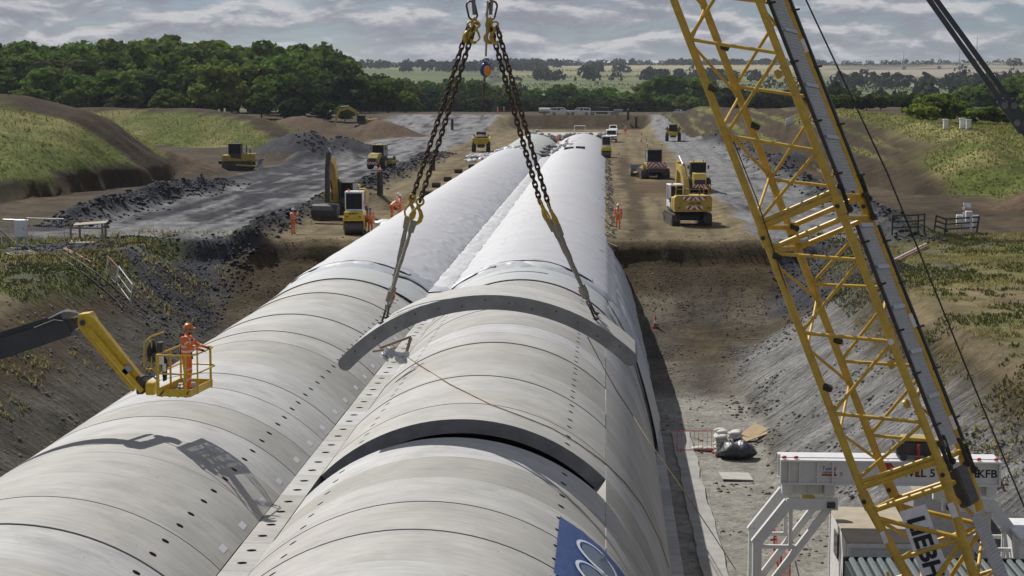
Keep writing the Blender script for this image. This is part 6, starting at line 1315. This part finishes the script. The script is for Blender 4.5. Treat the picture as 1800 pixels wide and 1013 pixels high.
for k, (a, b, lb) in enumerate((((112, 441), (166, 474), 'front red pole lying on the left bank'), ((114, 439), (160, 466), 'rear red pole lying on the left bank'))):
    p0 = on(*a); p1 = on(*b); tag(MB().tube([p0+Vector((0, 0, .12)), p1+Vector((0, 0, .1))], .06, 8).build('pole', mat('faded_red_pole', (.33, .13, .09), .6, var=.2), None, 50), lb, 'pole', 'red poles on the left bank')
for k, (a, b, lb, m) in enumerate((((186, 482), (203, 500), 'upper white and red barrier leaning on the left bank', m_chev_r), ((205, 500), (229, 533), 'lower white barrier tipped over on the left bank', m_chev_w))):
    p0 = on(*a); p1 = on(*b); t = thing('barrier', lb, 'barrier', p0); d = p1-p0; u = Vector((.1, .2, 1.0))
    MB().tube([(0, 0, .05), u, d+u, d+Vector((0, 0, .05)), (0, 0, .05)], .03, 6).build('frame', m_chev_w, t, 30); MB().tube([u*.5, d+u*.5], .024, 6).tube([u, d+u], .036, 6).build('rail', m, t, 30)
    for i in range(1, 7): MB().cyl(d*(i/7)+Vector((0, 0, .05)), d*(i/7)+u, .008, .008, 4).build('bar', m_chev_w, t)
pts = [on(x, y)+Vector((0, 0, .08)) for x, y in ((0, 405), (30, 432), (64, 447), (95, 450), (125, 468), (150, 485), (180, 510), (205, 533), (215, 545))]
tag(MB().tube(pts, .06, 6).build('black_hose', m_black, None, 60), 'black hose running down the left bank', 'hose')
tag(MB().tube([p+Vector((.5, .6, 0)) for p in pts[3:]], .05, 6).build('black_hose', m_black, None, 60), 'second thinner black hose beside the first on the left bank', 'hose')
# right bench
def rail_fence(label, pix, h, lean=0):
    P = [on(*q) for q in pix]; t = thing('rail_fence', label, 'fence', P[0]); dk = mat('dark_timber', (.06, .065, .05), .8, var=.2)
    for q in P: MB().box(q-P[0]+Vector((0, 0, h/2-.1)), (.12, .12, h+.2), (0, lean, 0)).build('post', dk, t, 0)
    for a, b in zip(P[:-1], P[1:]):
        for k in (.35, .65, .95): mb = MB(); beam(mb, a-P[0]+Vector((0, -.07, h*k)), b-P[0]+Vector((0, -.07, h*k)), .04, .11); mb.build('rail', dk, t, 0)
    return t
rail_fence('dark timber rail fence behind the crane boom on the right bench', [(1568, 414), (1613, 412), (1624, 410)], 1.35); rail_fence('leaning timber rail fence in front of the white cabinets', [(1643, 408), (1661, 414), (1718, 410)], 1.2, R_(6))
cabinet('tall white electrical cabinet in the middle of the right bench group', on(1702, 411), .45, .4, 1.5, .1); cabinet('small white cabinet left in the right bench group', on(1686, 410), .45, .4, .75, .55); cabinet('small white cabinet right in the right bench group', on(1714, 409), .42, .4, .85, .4)
p = on(1694, 408); t = thing('antenna_mast', 'metal mast with panel behind the white cabinets', 'mast', p); MB().cyl((0, 0, 0), (0, 0, 2.4), .04, .04, 8).build('pole', m_galv, t); MB().bbox((.22, .1, 1.9), (.5, .06, .5), .01, (R_(-50), 0, 0)).build('panel', m_galv, t); MB().bbox((-.05, -.08, 1.7), (.14, .12, .2), .02).bbox((-.05, -.08, 1.3), (.14, .12, .2), .02).build('box', m_white, t)
for k, (a, b, lb) in enumerate((((1570, 462), (1628, 432), 'pale pole lying across the right bank'), ((1578, 463), (1631, 436), 'red pole beside the pale one on the right bank'))):
    p0 = on(*a); p1 = on(*b); tag(MB().tube([p0+Vector((0, 0, .15)), p1+Vector((0, 0, .12))], .06, 8).build('pole', m_chev_w if k == 0 else MATS['faded_red_pole'], None, 50), lb, 'pole', 'poles on the right bank')
for k, (px, py) in enumerate(((1662, 228), (1691, 226), (1702, 228))):
    p = gnd(px, py); t = thing('beehive_box', ['left', 'middle', 'right'][k]+' of three small white marker boxes in the grass field', 'marker box', p, 0, 'white boxes in the field'); MB().bbox((0, 0, .5), (.5, .5, 1.0), .03).build('box', m_white, t); MB().bbox((0, 0, 1.04), (.6, .6, .1), .02).build('lid', m_white, t)
for k, (px, py) in enumerate(((1385, 221), (1390, 219))):
    p = gnd(px, py); o = tag(MB().prism([(-.5, 0), (.5, 0), (.3, 1.2), (-.2, 1.2)], 'y', -.1, .1).build('bag_bundle', m_chev_w, None, 0), ['left', 'right'][k]+' of two small white bags on the ploughed bank', 'bag', 'white bags on the bank'); o.location = p
# ------------------------------------------------------------------ trees
def leaf_mat(name, col, rand=.34, trans=.2):
    m = bpy.data.materials.new(name); m.use_nodes = True; t = m.node_tree; b = t.nodes['Principled BSDF']; T = t.nodes.new; K = t.links.new
    oi = T('ShaderNodeObjectInfo'); tc = T('ShaderNodeTexCoord'); nz = T('ShaderNodeTexNoise'); nz.inputs['Scale'].default_value = .45; nz.inputs['Detail'].default_value = 4; K(tc.outputs['Object'], nz.inputs[0])
    r = T('ShaderNodeMapRange'); r.inputs[3].default_value = 1-rand; r.inputs[4].default_value = 1+rand; K(oi.outputs['Random'], r.inputs[0])
    r2 = T('ShaderNodeMapRange'); r2.inputs[1].default_value = .3; r2.inputs[2].default_value = .7; r2.inputs[3].default_value = .65; r2.inputs[4].default_value = 1.4; K(nz.outputs[0], r2.inputs[0])
    hue = T('ShaderNodeMapRange'); hue.inputs[3].default_value = .48; hue.inputs[4].default_value = .52; K(math_node(t, 'FRACT', math_node(t, 'MULTIPLY', oi.outputs['Random'], 7.3)), hue.inputs[0])
    hs = T('ShaderNodeHueSaturation'); hs.inputs['Color'].default_value = col+(1,); K(math_node(t, 'MULTIPLY', r.outputs[0], r2.outputs[0]), hs.inputs['Value']); K(hue.outputs[0], hs.inputs['Hue'])
    K(hs.outputs[0], b.inputs['Base Color']); b.inputs['Roughness'].default_value = .9; b.inputs['Specular IOR Level'].default_value = .06
    tr = T('ShaderNodeBsdfTranslucent'); K(hs.outputs[0], tr.inputs[0]); mx = T('ShaderNodeMixShader'); mx.inputs[0].default_value = trans; K(b.outputs[0], mx.inputs[1]); K(tr.outputs[0], mx.inputs[2]); K(mx.outputs[0], t.nodes['Material Output'].inputs[0]); return m
m_leaf = leaf_mat('broad_leaves', (.10, .155, .026), .32, .38); m_leaf_l = leaf_mat('light_leaves', (.14, .195, .034), .3, .38); m_leaf_d = leaf_mat('dark_leaves', (.048, .07, .02), .3, .3); m_bark = mat('bark', (.07, .055, .04), .9, var=.3)
def quads_mesh(name, C, A, B, m):
    n = len(C); V = np.stack([C-A-B*.6, C+A-B*.6, C+A*.7+B, C-A*.7+B], 1).reshape(-1, 3); me = bpy.data.meshes.new(name); me.vertices.add(4*n); me.vertices.foreach_set('co', V.astype(np.float32).ravel()); me.loops.add(4*n); me.loops.foreach_set('vertex_index', np.arange(4*n, dtype=np.int32)); me.polygons.add(n); me.polygons.foreach_set('loop_start', np.arange(0, 4*n, 4, dtype=np.int32)); me.update(calc_edges=True); me.materials.append(m); return me
def rand_frames(n, rg, nrm=None, spread=1.0):
    d = rg.normal(size=(n, 3))*spread
    if nrm is not None: d = d+nrm
    d /= np.linalg.norm(d, axis=1)[:, None]; t = rg.normal(size=(n, 3)); a = np.cross(d, t); a /= np.linalg.norm(a, axis=1)[:, None]; return a, np.cross(d, a)
def crown(seed, nclump=46, nleaf=64, size=.34, shape=(1, 1, 1), m=m_leaf, base=.28):
    """crown of a tree of unit height 10 m: leaf clumps over a lumpy volume"""
    rg = np.random.default_rng(seed); Cs = []; Ns = []
    for i in range(nclump):
        th = rg.uniform(0, 2*PI); u = rg.uniform(-.95, 1); rr = rg.uniform(.62, 1.0); s_ = math.sqrt(max(0, 1-u*u))
        c = np.array([s_*math.cos(th)*rr*3.3*shape[0], s_*math.sin(th)*rr*3.3*shape[1], 10*base+3.6+u*rr*3.5*shape[2]]); r = rg.uniform(.6, 1.55)
        d = rg.normal(size=(nleaf, 3)); d /= np.linalg.norm(d, axis=1)[:, None]; d[:, 2] = np.where(d[:, 2] < -.3, -d[:, 2]*.5, d[:, 2])
        Cs.append(c+d*r*rg.uniform(.55, 1.05, (nleaf, 1))*np.array([1.15, 1.15, .8])); Ns.append(d)
    C = np.concatenate(Cs); Nn = np.concatenate(Ns); a, b = rand_frames(len(C), rg, Nn*1.8, .6); s_ = rg.uniform(.6, 1.3, (len(C), 1))*size; return quads_mesh('crown', C, a*s_, b*s_, m)
def trunk_mesh(seed):
    rg = random.Random(seed); mb = MB(); mb.tube([(0, 0, -.3), (.05, 0, 1.5), (-.08, .1, 3.5), (.1, 0, 6.5)], [.34, .27, .2, .06], 8)
    for i in range(6): a = rg.uniform(0, 2*PI); z = rg.uniform(2.2, 4.5); l = rg.uniform(1.6, 2.6); mb.tube([(0, 0, z), (math.cos(a)*l*.5, math.sin(a)*l*.5, z+.8), (math.cos(a)*l, math.sin(a)*l, z+1.9)], [.13, .08, .03], 6)
    return mb.mesh('trunk', m_bark, 60)
TR = [trunk_mesh(i) for i in range(3)]
CR_B = [crown(10+i, 54, shape=(1.08, 1.08, 1.12), base=.2) for i in range(4)]; CR_L = [crown(30+i, m=m_leaf_l, shape=(.95, .95, 1.05)) for i in range(2)]; CR_T = [crown(40+i, m=m_leaf, shape=(.6, .6, 1.12), base=.22) for i in range(2)]; CR_D = [crown(50+i, 54, m=m_leaf_d, shape=(1.08, 1.08, 1.2), base=.13) for i in range(3)]
CR_BU = [crown(60+i, 26, 70, .30, (1, 1, .55), m_leaf_l, -.02) for i in range(2)]
TREE_H = 10*.28+7.3
def tree(label, x, y, h, crowns, wd=1.0, group=None, name='tree', cat='tree', zoff=0, unit=10.2):
    t = thing(name, label, cat, (x, y, gz(x, y)-.2+zoff), random.uniform(0, 6.28), group); k = h/unit; kw = k*wd
    link('crown', random.choice(crowns), t).scale = (kw*random.uniform(.92, 1.08), kw*random.uniform(.92, 1.08), k)
    if cat == 'tree': link('trunk', random.choice(TR), t).scale = (k, k, k)
    return t
random.seed(77)
# the wood on the left: outline of its top as seen, trees in three rows behind one another
top_px = [(-140, 84), (0, 80), (100, 76), (200, 70), (300, 58), (340, 66), (400, 78), (480, 72), (560, 84), (600, 104), (660, 122), (700, 140), (728, 158)]
def topy(px): return float(np.interp(px, [p[0] for p in top_px], [p[1] for p in top_px]))
WOODLBL = 'leafy green tree massed in the wood at left'
for Y, st, drop in ((560, 24, 0), (505, 26, 0), (455, 30, 14), (418, 34, 46)):
    px = -150+random.uniform(0, 20)
    while px < 735-(.0 if Y > 450 else 25):
        q = at_y(px, topy(px)+drop+random.uniform(-8, 16), Y); g = gz(q.x, Y); h = max(6, q.z-g)
        if not (Y < 430 and 560 < px): tree(WOODLBL, q.x, Y+random.uniform(-14, 14), h, CR_B if random.random() < .68 else (CR_L if random.random() < .5 else CR_D), random.uniform(1.0, 1.35), 'trees of the wood at left')
        px += st*random.uniform(.75, 1.3)
q = at_y(365, 112, 385); tree('broad rounded pale green tree standing forward of the wood at left', q.x, 392, q.z-gz(q.x, 392), CR_L, 1.25)
q = at_y(636, 130, 455); tree('slim light green tree at the right tip of the left wood', q.x, 452, q.z-gz(q.x, 452), CR_L, .7)
for k, (px, py) in enumerate(((300, 150), (120, 150), (40, 148), (220, 155), (450, 160), (520, 165), (570, 172), (610, 178))):
    q = at_y(px, py, 396); tree('low leafy tree along the front edge of the left wood', q.x, 396+random.uniform(-4, 6), max(4, q.z-gz(q.x, 396)), CR_B+CR_D, 1.3, 'front edge of the wood')
# belt of trees behind the far bank
def belt(label, group, px0, px1, prof_, Y, st, crowns, wd, jit=6):
    px = px0
    while px < px1:
        y = float(np.interp(px, [p[0] for p in prof_], [p[1] for p in prof_]))+random.uniform(-jit, jit); q = at_y(px, y, Y); yy = Y+random.uniform(-15, 15); tree(label, q.x, yy, max(4, q.z-gz(q.x, yy)), crowns, wd*random.uniform(.85, 1.2), group); px += st*random.uniform(.7, 1.3)
belt('dark tree in the belt behind the far bank', 'dark belt behind the far bank', 690, 1120, [(690, 160), (780, 155), (840, 152), (880, 163), (950, 165), (1010, 162), (1060, 166), (1120, 168)], 610, 19, CR_D, 1.2)
belt('paler tree in the row behind the dark belt', 'row behind the dark belt', 700, 1120, [(700, 142), (800, 140), (850, 142), (880, 150), (950, 154), (985, 146), (1030, 150), (1120, 158)], 720, 26, CR_B, 1.1, 5)
belt('rounded bushy tree in the middle distance left of the crane boom', 'bushy trees left of the crane boom', 1060, 1245, [(1060, 163), (1120, 160), (1180, 162), (1245, 168)], 640, 17, CR_B, 1.3, 5)
belt('tall slim tree in the clump left of the crane boom', 'slim tall clump left of the boom', 1132, 1250, [(1132, 136), (1180, 130), (1230, 132), (1250, 138)], 690, 13, CR_T, 1.1, 3)
belt('dark tree behind the crane boom in the middle distance', 'dark trees behind the crane boom', 1262, 1500, [(1262, 150), (1330, 146), (1400, 150), (1450, 138), (1480, 142), (1500, 160)], 600, 17, CR_D, 1.1, 6)
belt('tree in the right-hand belt beyond the grass field', 'right-hand tree belt', 1540, 1880, [(1540, 165), (1600, 158), (1680, 160), (1730, 150), (1800, 140), (1880, 138)], 560, 19, CR_B+CR_D, 1.15, 6)
belt('low dark hedge tree in front of the right-hand belt', 'dark hedge right', 1470, 1620, [(1470, 178), (1620, 180)], 480, 13, CR_D, 1.5, 3)
belt('tree in the far right wood rising behind the belt', 'far right wood', 1700, 1900, [(1700, 148), (1800, 130), (1900, 124)], 760, 18, CR_B, 1.1, 4)
belt('small tree on the dark rough ground beyond the right-hand mound', 'small trees beyond the right mound', 1440, 1700, [(1440, 186), (1560, 190), (1700, 186)], 400, 24, CR_D+CR_B, 1.4, 4)
def bush(label, px, py, Y, h, wd, group=None): q = at_y(px, py, Y); tree(label, q.x, Y, h, CR_BU, wd, group, 'bush', 'bush', 0, 5.6)
for px, Y, h, wd, lb in ((1618, 268, 3.4, 1.2, 'bright green bush left of the pair at the field edge'), (1650, 272, 4.6, 1.2, 'tallest green bush of the pair at the field edge'), (1678, 276, 3.6, 1.1, 'green bush right of the pair at the field edge'), (1716, 268, 2.5, 1.6, 'low bush by the white boxes'), (1745, 266, 2.8, 1.5, 'low rounded bush right of the white boxes'), (1775, 266, 2.4, 1.6, 'low bush under the pendant bars'), (1800, 268, 3, 1.5, 'low bush at the right edge of the field')): bush(lb, px, 200, Y, h, wd)
# distant farmland woods and hedges: one mass
rg = np.random.default_rng(8); Cs = []; Nn = []; Sz = []
def clump(x, y, h, r, n):
    z = gz(x, y); d = rg.normal(size=(n, 3)); d /= np.linalg.norm(d, axis=1)[:, None]; d[:, 2] = np.abs(d[:, 2])*.9-.05; Cs.append(np.array([x, y, z+h*.2])+d*np.array([r, r, h*.8])*rg.uniform(.8, 1.1, (n, 1))); Nn.append(d); Sz.append(np.full(n, .14*h))
for line in range(18):                                         # hedgerows
    Y = rg.uniform(1100, 3300); x0 = rg.uniform(-.33, .33)*Y; L_ = rg.uniform(150, 600); sl_ = rg.uniform(-.12, .12)
    for s_ in np.arange(0, L_, 6): clump(x0+s_, Y+s_*sl_, rg.uniform(2.5, 4.5) if rg.random() < .93 else rg.uniform(8, 12), rg.uniform(4, 6), 18)
for w_ in range(22):                                           # copses
    Y = rg.uniform(900, 3300); x0 = rg.uniform(-.33, .33)*Y; n = int(rg.uniform(14, 44)); wx = rg.uniform(30, 110)
    if .12 < x0/Y < .30 and Y > 1500: continue
    for k in range(n): clump(x0+rg.normal()*wx, Y+rg.normal()*22, rg.uniform(9, 15), rg.uniform(6, 10), 60)
for X in np.arange(-1500, 1600, 7):                           # tree line along the skyline
    if rg.random() < .93: clump(X+rg.normal()*4, 3480+rg.normal()*40+150*math.sin(X/420), rg.uniform(7, 13)*(1+.25*math.sin(X/260)), rg.uniform(8, 13), 40)
for X in np.arange(-700, -60, 13): clump(X+rg.normal()*5, 1180+rg.normal()*30+X*.1, rg.uniform(8, 15), rg.uniform(6, 10), 60)
for X in np.arange(-300, 330, 15): clump(X+rg.normal()*5, 930+rg.normal()*20, rg.uniform(4, 9), rg.uniform(6, 10), 70)
C = np.concatenate(Cs); D = np.concatenate(Nn); S = np.concatenate(Sz)[:, None]; a, b = rand_frames(len(C), rg, D*1.2, .7); k = rg.uniform(.7, 1.3, S.shape)*S
tag(link('distant_woodland', quads_mesh('distant_woodland', C, a*k, b*k, leaf_mat('distant_leaves', (.032, .046, .020), .05))), 'far hedges and copses spread over the farmland up to the skyline', 'woodland', None, 'stuff')
# far barns and masts on the skyline
for k, (px, Y, w_, lb) in enumerate(((1080, 3300, 60, 'long white roofed farm shed on the far ridge'), (1003, 3250, 14, 'small white farm building on the far ridge'))):
    q = at_y(px, 121, Y); t = thing('farm_shed', lb, 'shed', (q.x, Y, gz(q.x, Y)+1)); MB().box((0, 0, 3), (w_, 18, 7)).build('wall', m_white, t, 0); MB().prism([(-9.5, 6.3), (9.5, 6.3), (0, 9.5)], 'x', -w_/2-.5, w_/2+.5).build('roof', m_white, t, 0)
for k, (px, Y, h) in enumerate(((1588, 2300, 24), (1686, 2200, 24), (1716, 2250, 40), (1650, 2400, 18))):
    q = at_y(px, 130, Y); t = thing('drill_mast', ['leftmost', 'third', 'tallest', 'second'][k]+' thin mast on the distant works at right', 'mast', (q.x, Y, gz(q.x, Y))); MB().cyl((0, 0, 0), (0, 0, h), .55, .3, 6).build('pole', m_grey, t); MB().box((0, 0, 2), (5, 5, 4)).build('base', m_grey, t, 0)
# ------------------------------------------------------------------ grass tufts, weeds and loose stones
def scatter(name, label, N_, x0, x1, y0, y1, fn, m, size, kind, cat, seed, tall=1.0, blades=3):
    rg = np.random.default_rng(seed); x = rg.uniform(x0, x1, N_); y = rg.uniform(y0, y1, N_); z = height(x, y); keep = fn(x, y, z, rg); x, y, z = x[keep], y[keep], z[keep]; n = len(x)
    if not n: return
    C = np.repeat(np.stack([x, y, z], 1), blades, 0)+rg.normal(size=(n*blades, 3))*np.array([.12, .12, 0])*size*3; up = np.array([0, 0, 1.])+rg.normal(size=(n*blades, 3))*.35; s_ = rg.uniform(.5, 1.4, (n*blades, 1))*size
    side = rg.normal(size=(n*blades, 3)); side[:, 2] = 0; side /= np.linalg.norm(side, axis=1)[:, None]
    return tag(link(name, quads_mesh(name, C+up*s_*.5*tall, side*s_*.45, up*s_*.6*tall, m)), label, cat, None, kind)
m_gr = leaf_mat('grass_blades', (.15, .175, .045), .3, .5); m_gr_d = leaf_mat('dry_grass', (.28, .24, .10), .3, .5); m_weed = leaf_mat('weed_leaves', (.088, .098, .03)); m_flow = mat('yellow_flowers', (.6, .48, .03), .7)
def has_grass(x, y, z, rg): return ground_colour(x, y, z)[1] > .45
def low(x, y, z, rg): return has_grass(x, y, z, rg) & (rg.random(len(x)) < .8)
scatter('grass', 'rough green grass over the spoil mounds on the left', 36000, -110, -38, 150, 310, low, m_gr, .10, 'stuff', 'grass', 1, 1.2); scatter('dry_grass', 'straw-coloured dry grass over the spoil mounds on the left', 26000, -110, -38, 150, 310, low, m_gr_d, .10, 'stuff', 'grass', 2, 1.3)
scatter('grass', 'green grass on the field and bank at right', 40000, 20, 85, 146, 300, low, m_gr, .11, 'stuff', 'grass', 3, 1.1); scatter('dry_grass', 'dry grass on the field at right', 30000, 30, 90, 150, 300, low, m_gr_d, .11, 'stuff', 'grass', 4, 1.2)
scatter('weeds', 'weeds and grass on the left bench and its bank', 36000, -46, -25, 70, 124, low, m_weed, .06, 'stuff', 'weeds', 5, 1.5); scatter('dry_weeds', 'dry stalks on the left bench and its bank', 14000, -46, -25, 62, 124, lambda x, y, z, rg: (z > -4.5) & (fbm(x/4, y/4, 3, 44) > .05), m_gr_d, .07, 'stuff', 'weeds', 6, 1.8)
scatter('weeds', 'weeds and grass on the right bench and its bank', 40000, 13, 34, 62, 126, lambda x, y, z, rg: (z > -3.8) & (fbm(x/4, y/4, 3, 45)+.5*fbm(x/.9, y/.9, 2, 47) > .05), m_weed, .055, 'stuff', 'weeds', 7, 1.5); scatter('dry_weeds', 'dry stalks on the right bench and its bank', 40000, 13, 34, 62, 126, lambda x, y, z, rg: (z > -4.2) & (fbm(x/4, y/4, 3, 46)+.5*fbm(x/.9, y/.9, 2, 48) > 0), m_gr_d, .05, 'stuff', 'weeds', 8, 1.8)
scatter('yellow_weeds', 'yellow flowering weeds on the right bank', 900, 14, 30, 75, 122, lambda x, y, z, rg: (z > -3) & (fbm(x/5, y/5, 3, 2) > .0), m_flow, .05, 'stuff', 'weeds', 9); scatter('yellow_weeds', 'yellow flowering weeds on the left bank', 500, -42, -26, 70, 112, lambda x, y, z, rg: (z > -4.2) & (fbm(x/5, y/5, 3, 2) > .0), m_flow, .05, 'stuff', 'weeds', 10)
def rocks(name, label, x, y, r, m, seed):
    rg = np.random.default_rng(seed); n = len(x); z = height(x, y); base = np.array([[1, 0, 0], [-1, 0, 0], [0, 1, 0], [0, -1, 0], [0, 0, 1], [0, 0, -1.]]); Fc = np.array([[0, 2, 4], [2, 1, 4], [1, 3, 4], [3, 0, 4], [2, 0, 5], [1, 2, 5], [3, 1, 5], [0, 3, 5]])
    s_ = r[:, None, None]*rg.uniform(.55, 1.3, (n, 6, 3))*base[None]*np.array([1, 1, .7]); an = rg.uniform(0, 6.28, n); c_, q_ = np.cos(an)[:, None], np.sin(an)[:, None]
    X_ = s_[..., 0]*c_-s_[..., 1]*q_; Y_ = s_[..., 0]*q_+s_[..., 1]*c_; V = np.stack([X_+x[:, None], Y_+y[:, None], s_[..., 2]+z[:, None]+r[:, None]*.2], -1).reshape(-1, 3); F = (Fc[None]+6*np.arange(n)[:, None, None]).reshape(-1, 3)
    me = bpy.data.meshes.new(name); me.vertices.add(len(V)); me.vertices.foreach_set('co', V.astype(np.float32).ravel()); me.loops.add(F.size); me.loops.foreach_set('vertex_index', F.astype(np.int32).ravel()); me.polygons.add(len(F)); me.polygons.foreach_set('loop_start', np.arange(0, F.size, 3, dtype=np.int32)); me.update(calc_edges=True); me.materials.append(m); return tag(link(name, me), label, 'rubble', None, 'stuff')
m_rk = mat('shale_rock', (.048, .050, .057), .85, var=.7, scale=.8, spec=.15); m_rk_l = mat('grey_rock', (.19, .186, .175), .9, var=.5, scale=.7, spec=.1)
rg = np.random.default_rng(3)
def alongside(xc, wd, y0, y1, n): y = rg.uniform(y0, y1, n); return xc+rg.normal(size=n)*wd, y
for nm, (x, y), lb in (('shale_rubble', alongside(-24.4, .9, 114, 268, 2400), 'dark shale rubble along the inner edge of the left haul road'), ('shale_rubble', (lambda q: (np.concatenate([q[0][0], q[1][0]]), np.concatenate([q[0][1], q[1][1]])))((alongside(-40.4, 1.4, 128, 186, 1300), alongside(-40.4, 1.4, 240, 300, 900))), 'dark shale rubble along the outer edge of the left haul road'), ('shale_rubble', alongside(20.6, 1.2, 118, 320, 1800), 'dark shale rubble along the right haul road')): rocks(nm, lb, x, y, rg.uniform(.05, .42, len(x))**1.4, m_rk, 4)
x = np.concatenate([rg.uniform(-38, -24, 2600), rg.uniform(11, 18, 1100)]); y = np.concatenate([rg.uniform(98, 121, 2600), rg.uniform(100, 121, 1100)]); rocks('shale_rubble', 'dark shale spilled over the ends of both haul roads', x, y, rg.uniform(.03, .30, len(x))**1.5, m_rk, 5)
x = rg.uniform(6.5, 19, 9000); y = rg.uniform(58, 104, 9000); k = (height(x, y) > -6.05) & (height(x, y) < -2.2) & (fbm(x/2.5, y/2.5, 3, 55) > .12); rocks('loose_stones', 'grey stones scattered over the right cut face', x[k], y[k], .02+.13*rg.random(k.sum())**3, m_rk_l, 6)
x = rg.uniform(-32, -19, 4200); y = rg.uniform(50, 112, 4200); rocks('loose_stones', 'stones scattered over the left cut face', x, y, (.015+.11*rg.random(len(x))**3), m_rk_l, 7)
x = rg.uniform(1.0, 9, 5200); y = rg.uniform(56, 118, 5200); k = ((x > 4.4) | (y > 84)) & (fbm(x/2.5, y/2.5, 3, 56) > .15); rocks('loose_stones', 'stones scattered over the pit floor and front slope', x[k], y[k], (.012+.10*rg.random(k.sum())**3), mat('brown_stone', (.16, .135, .10), .85, var=.4, scale=.9), 8)
x = rg.uniform(1.5, 10.5, 2600); y = 114+rg.normal(size=2600)*3.5; rocks('clods', 'brown clods along the broken edge of the right platform', x, y, .012+.08*rg.random(2600)**5, mat('clod_soil', (.07, .052, .03), .95, var=.3), 9)
x = rg.uniform(-24, -16.5, 2000); y = 114+rg.normal(size=2000)*3.5; rocks('clods', 'brown clods along the broken edge of the left platform', x, y, .012+.08*rg.random(2000)**5, MATS['clod_soil'], 10)
# haze over the distance
hz = MB().box((0, 4300, 35), (12000, 9800, 96)).mesh('haze', mat('haze_dummy', (.5, .5, .5)), 0); hz.materials.clear(); hm = bpy.data.materials.new('haze'); hm.use_nodes = True; ht = hm.node_tree; ht.nodes.clear(); ho = ht.nodes.new('ShaderNodeOutputMaterial'); pv = ht.nodes.new('ShaderNodeVolumePrincipled'); pv.inputs['Color'].default_value = (.80, .87, 1, 1); pv.inputs['Density'].default_value = .00006; pv.inputs['Anisotropy'].default_value = .3; ht.links.new(pv.outputs[0], ho.inputs['Volume']); hz.materials.append(hm)
tag(link('haze', hz), kind='stuff')
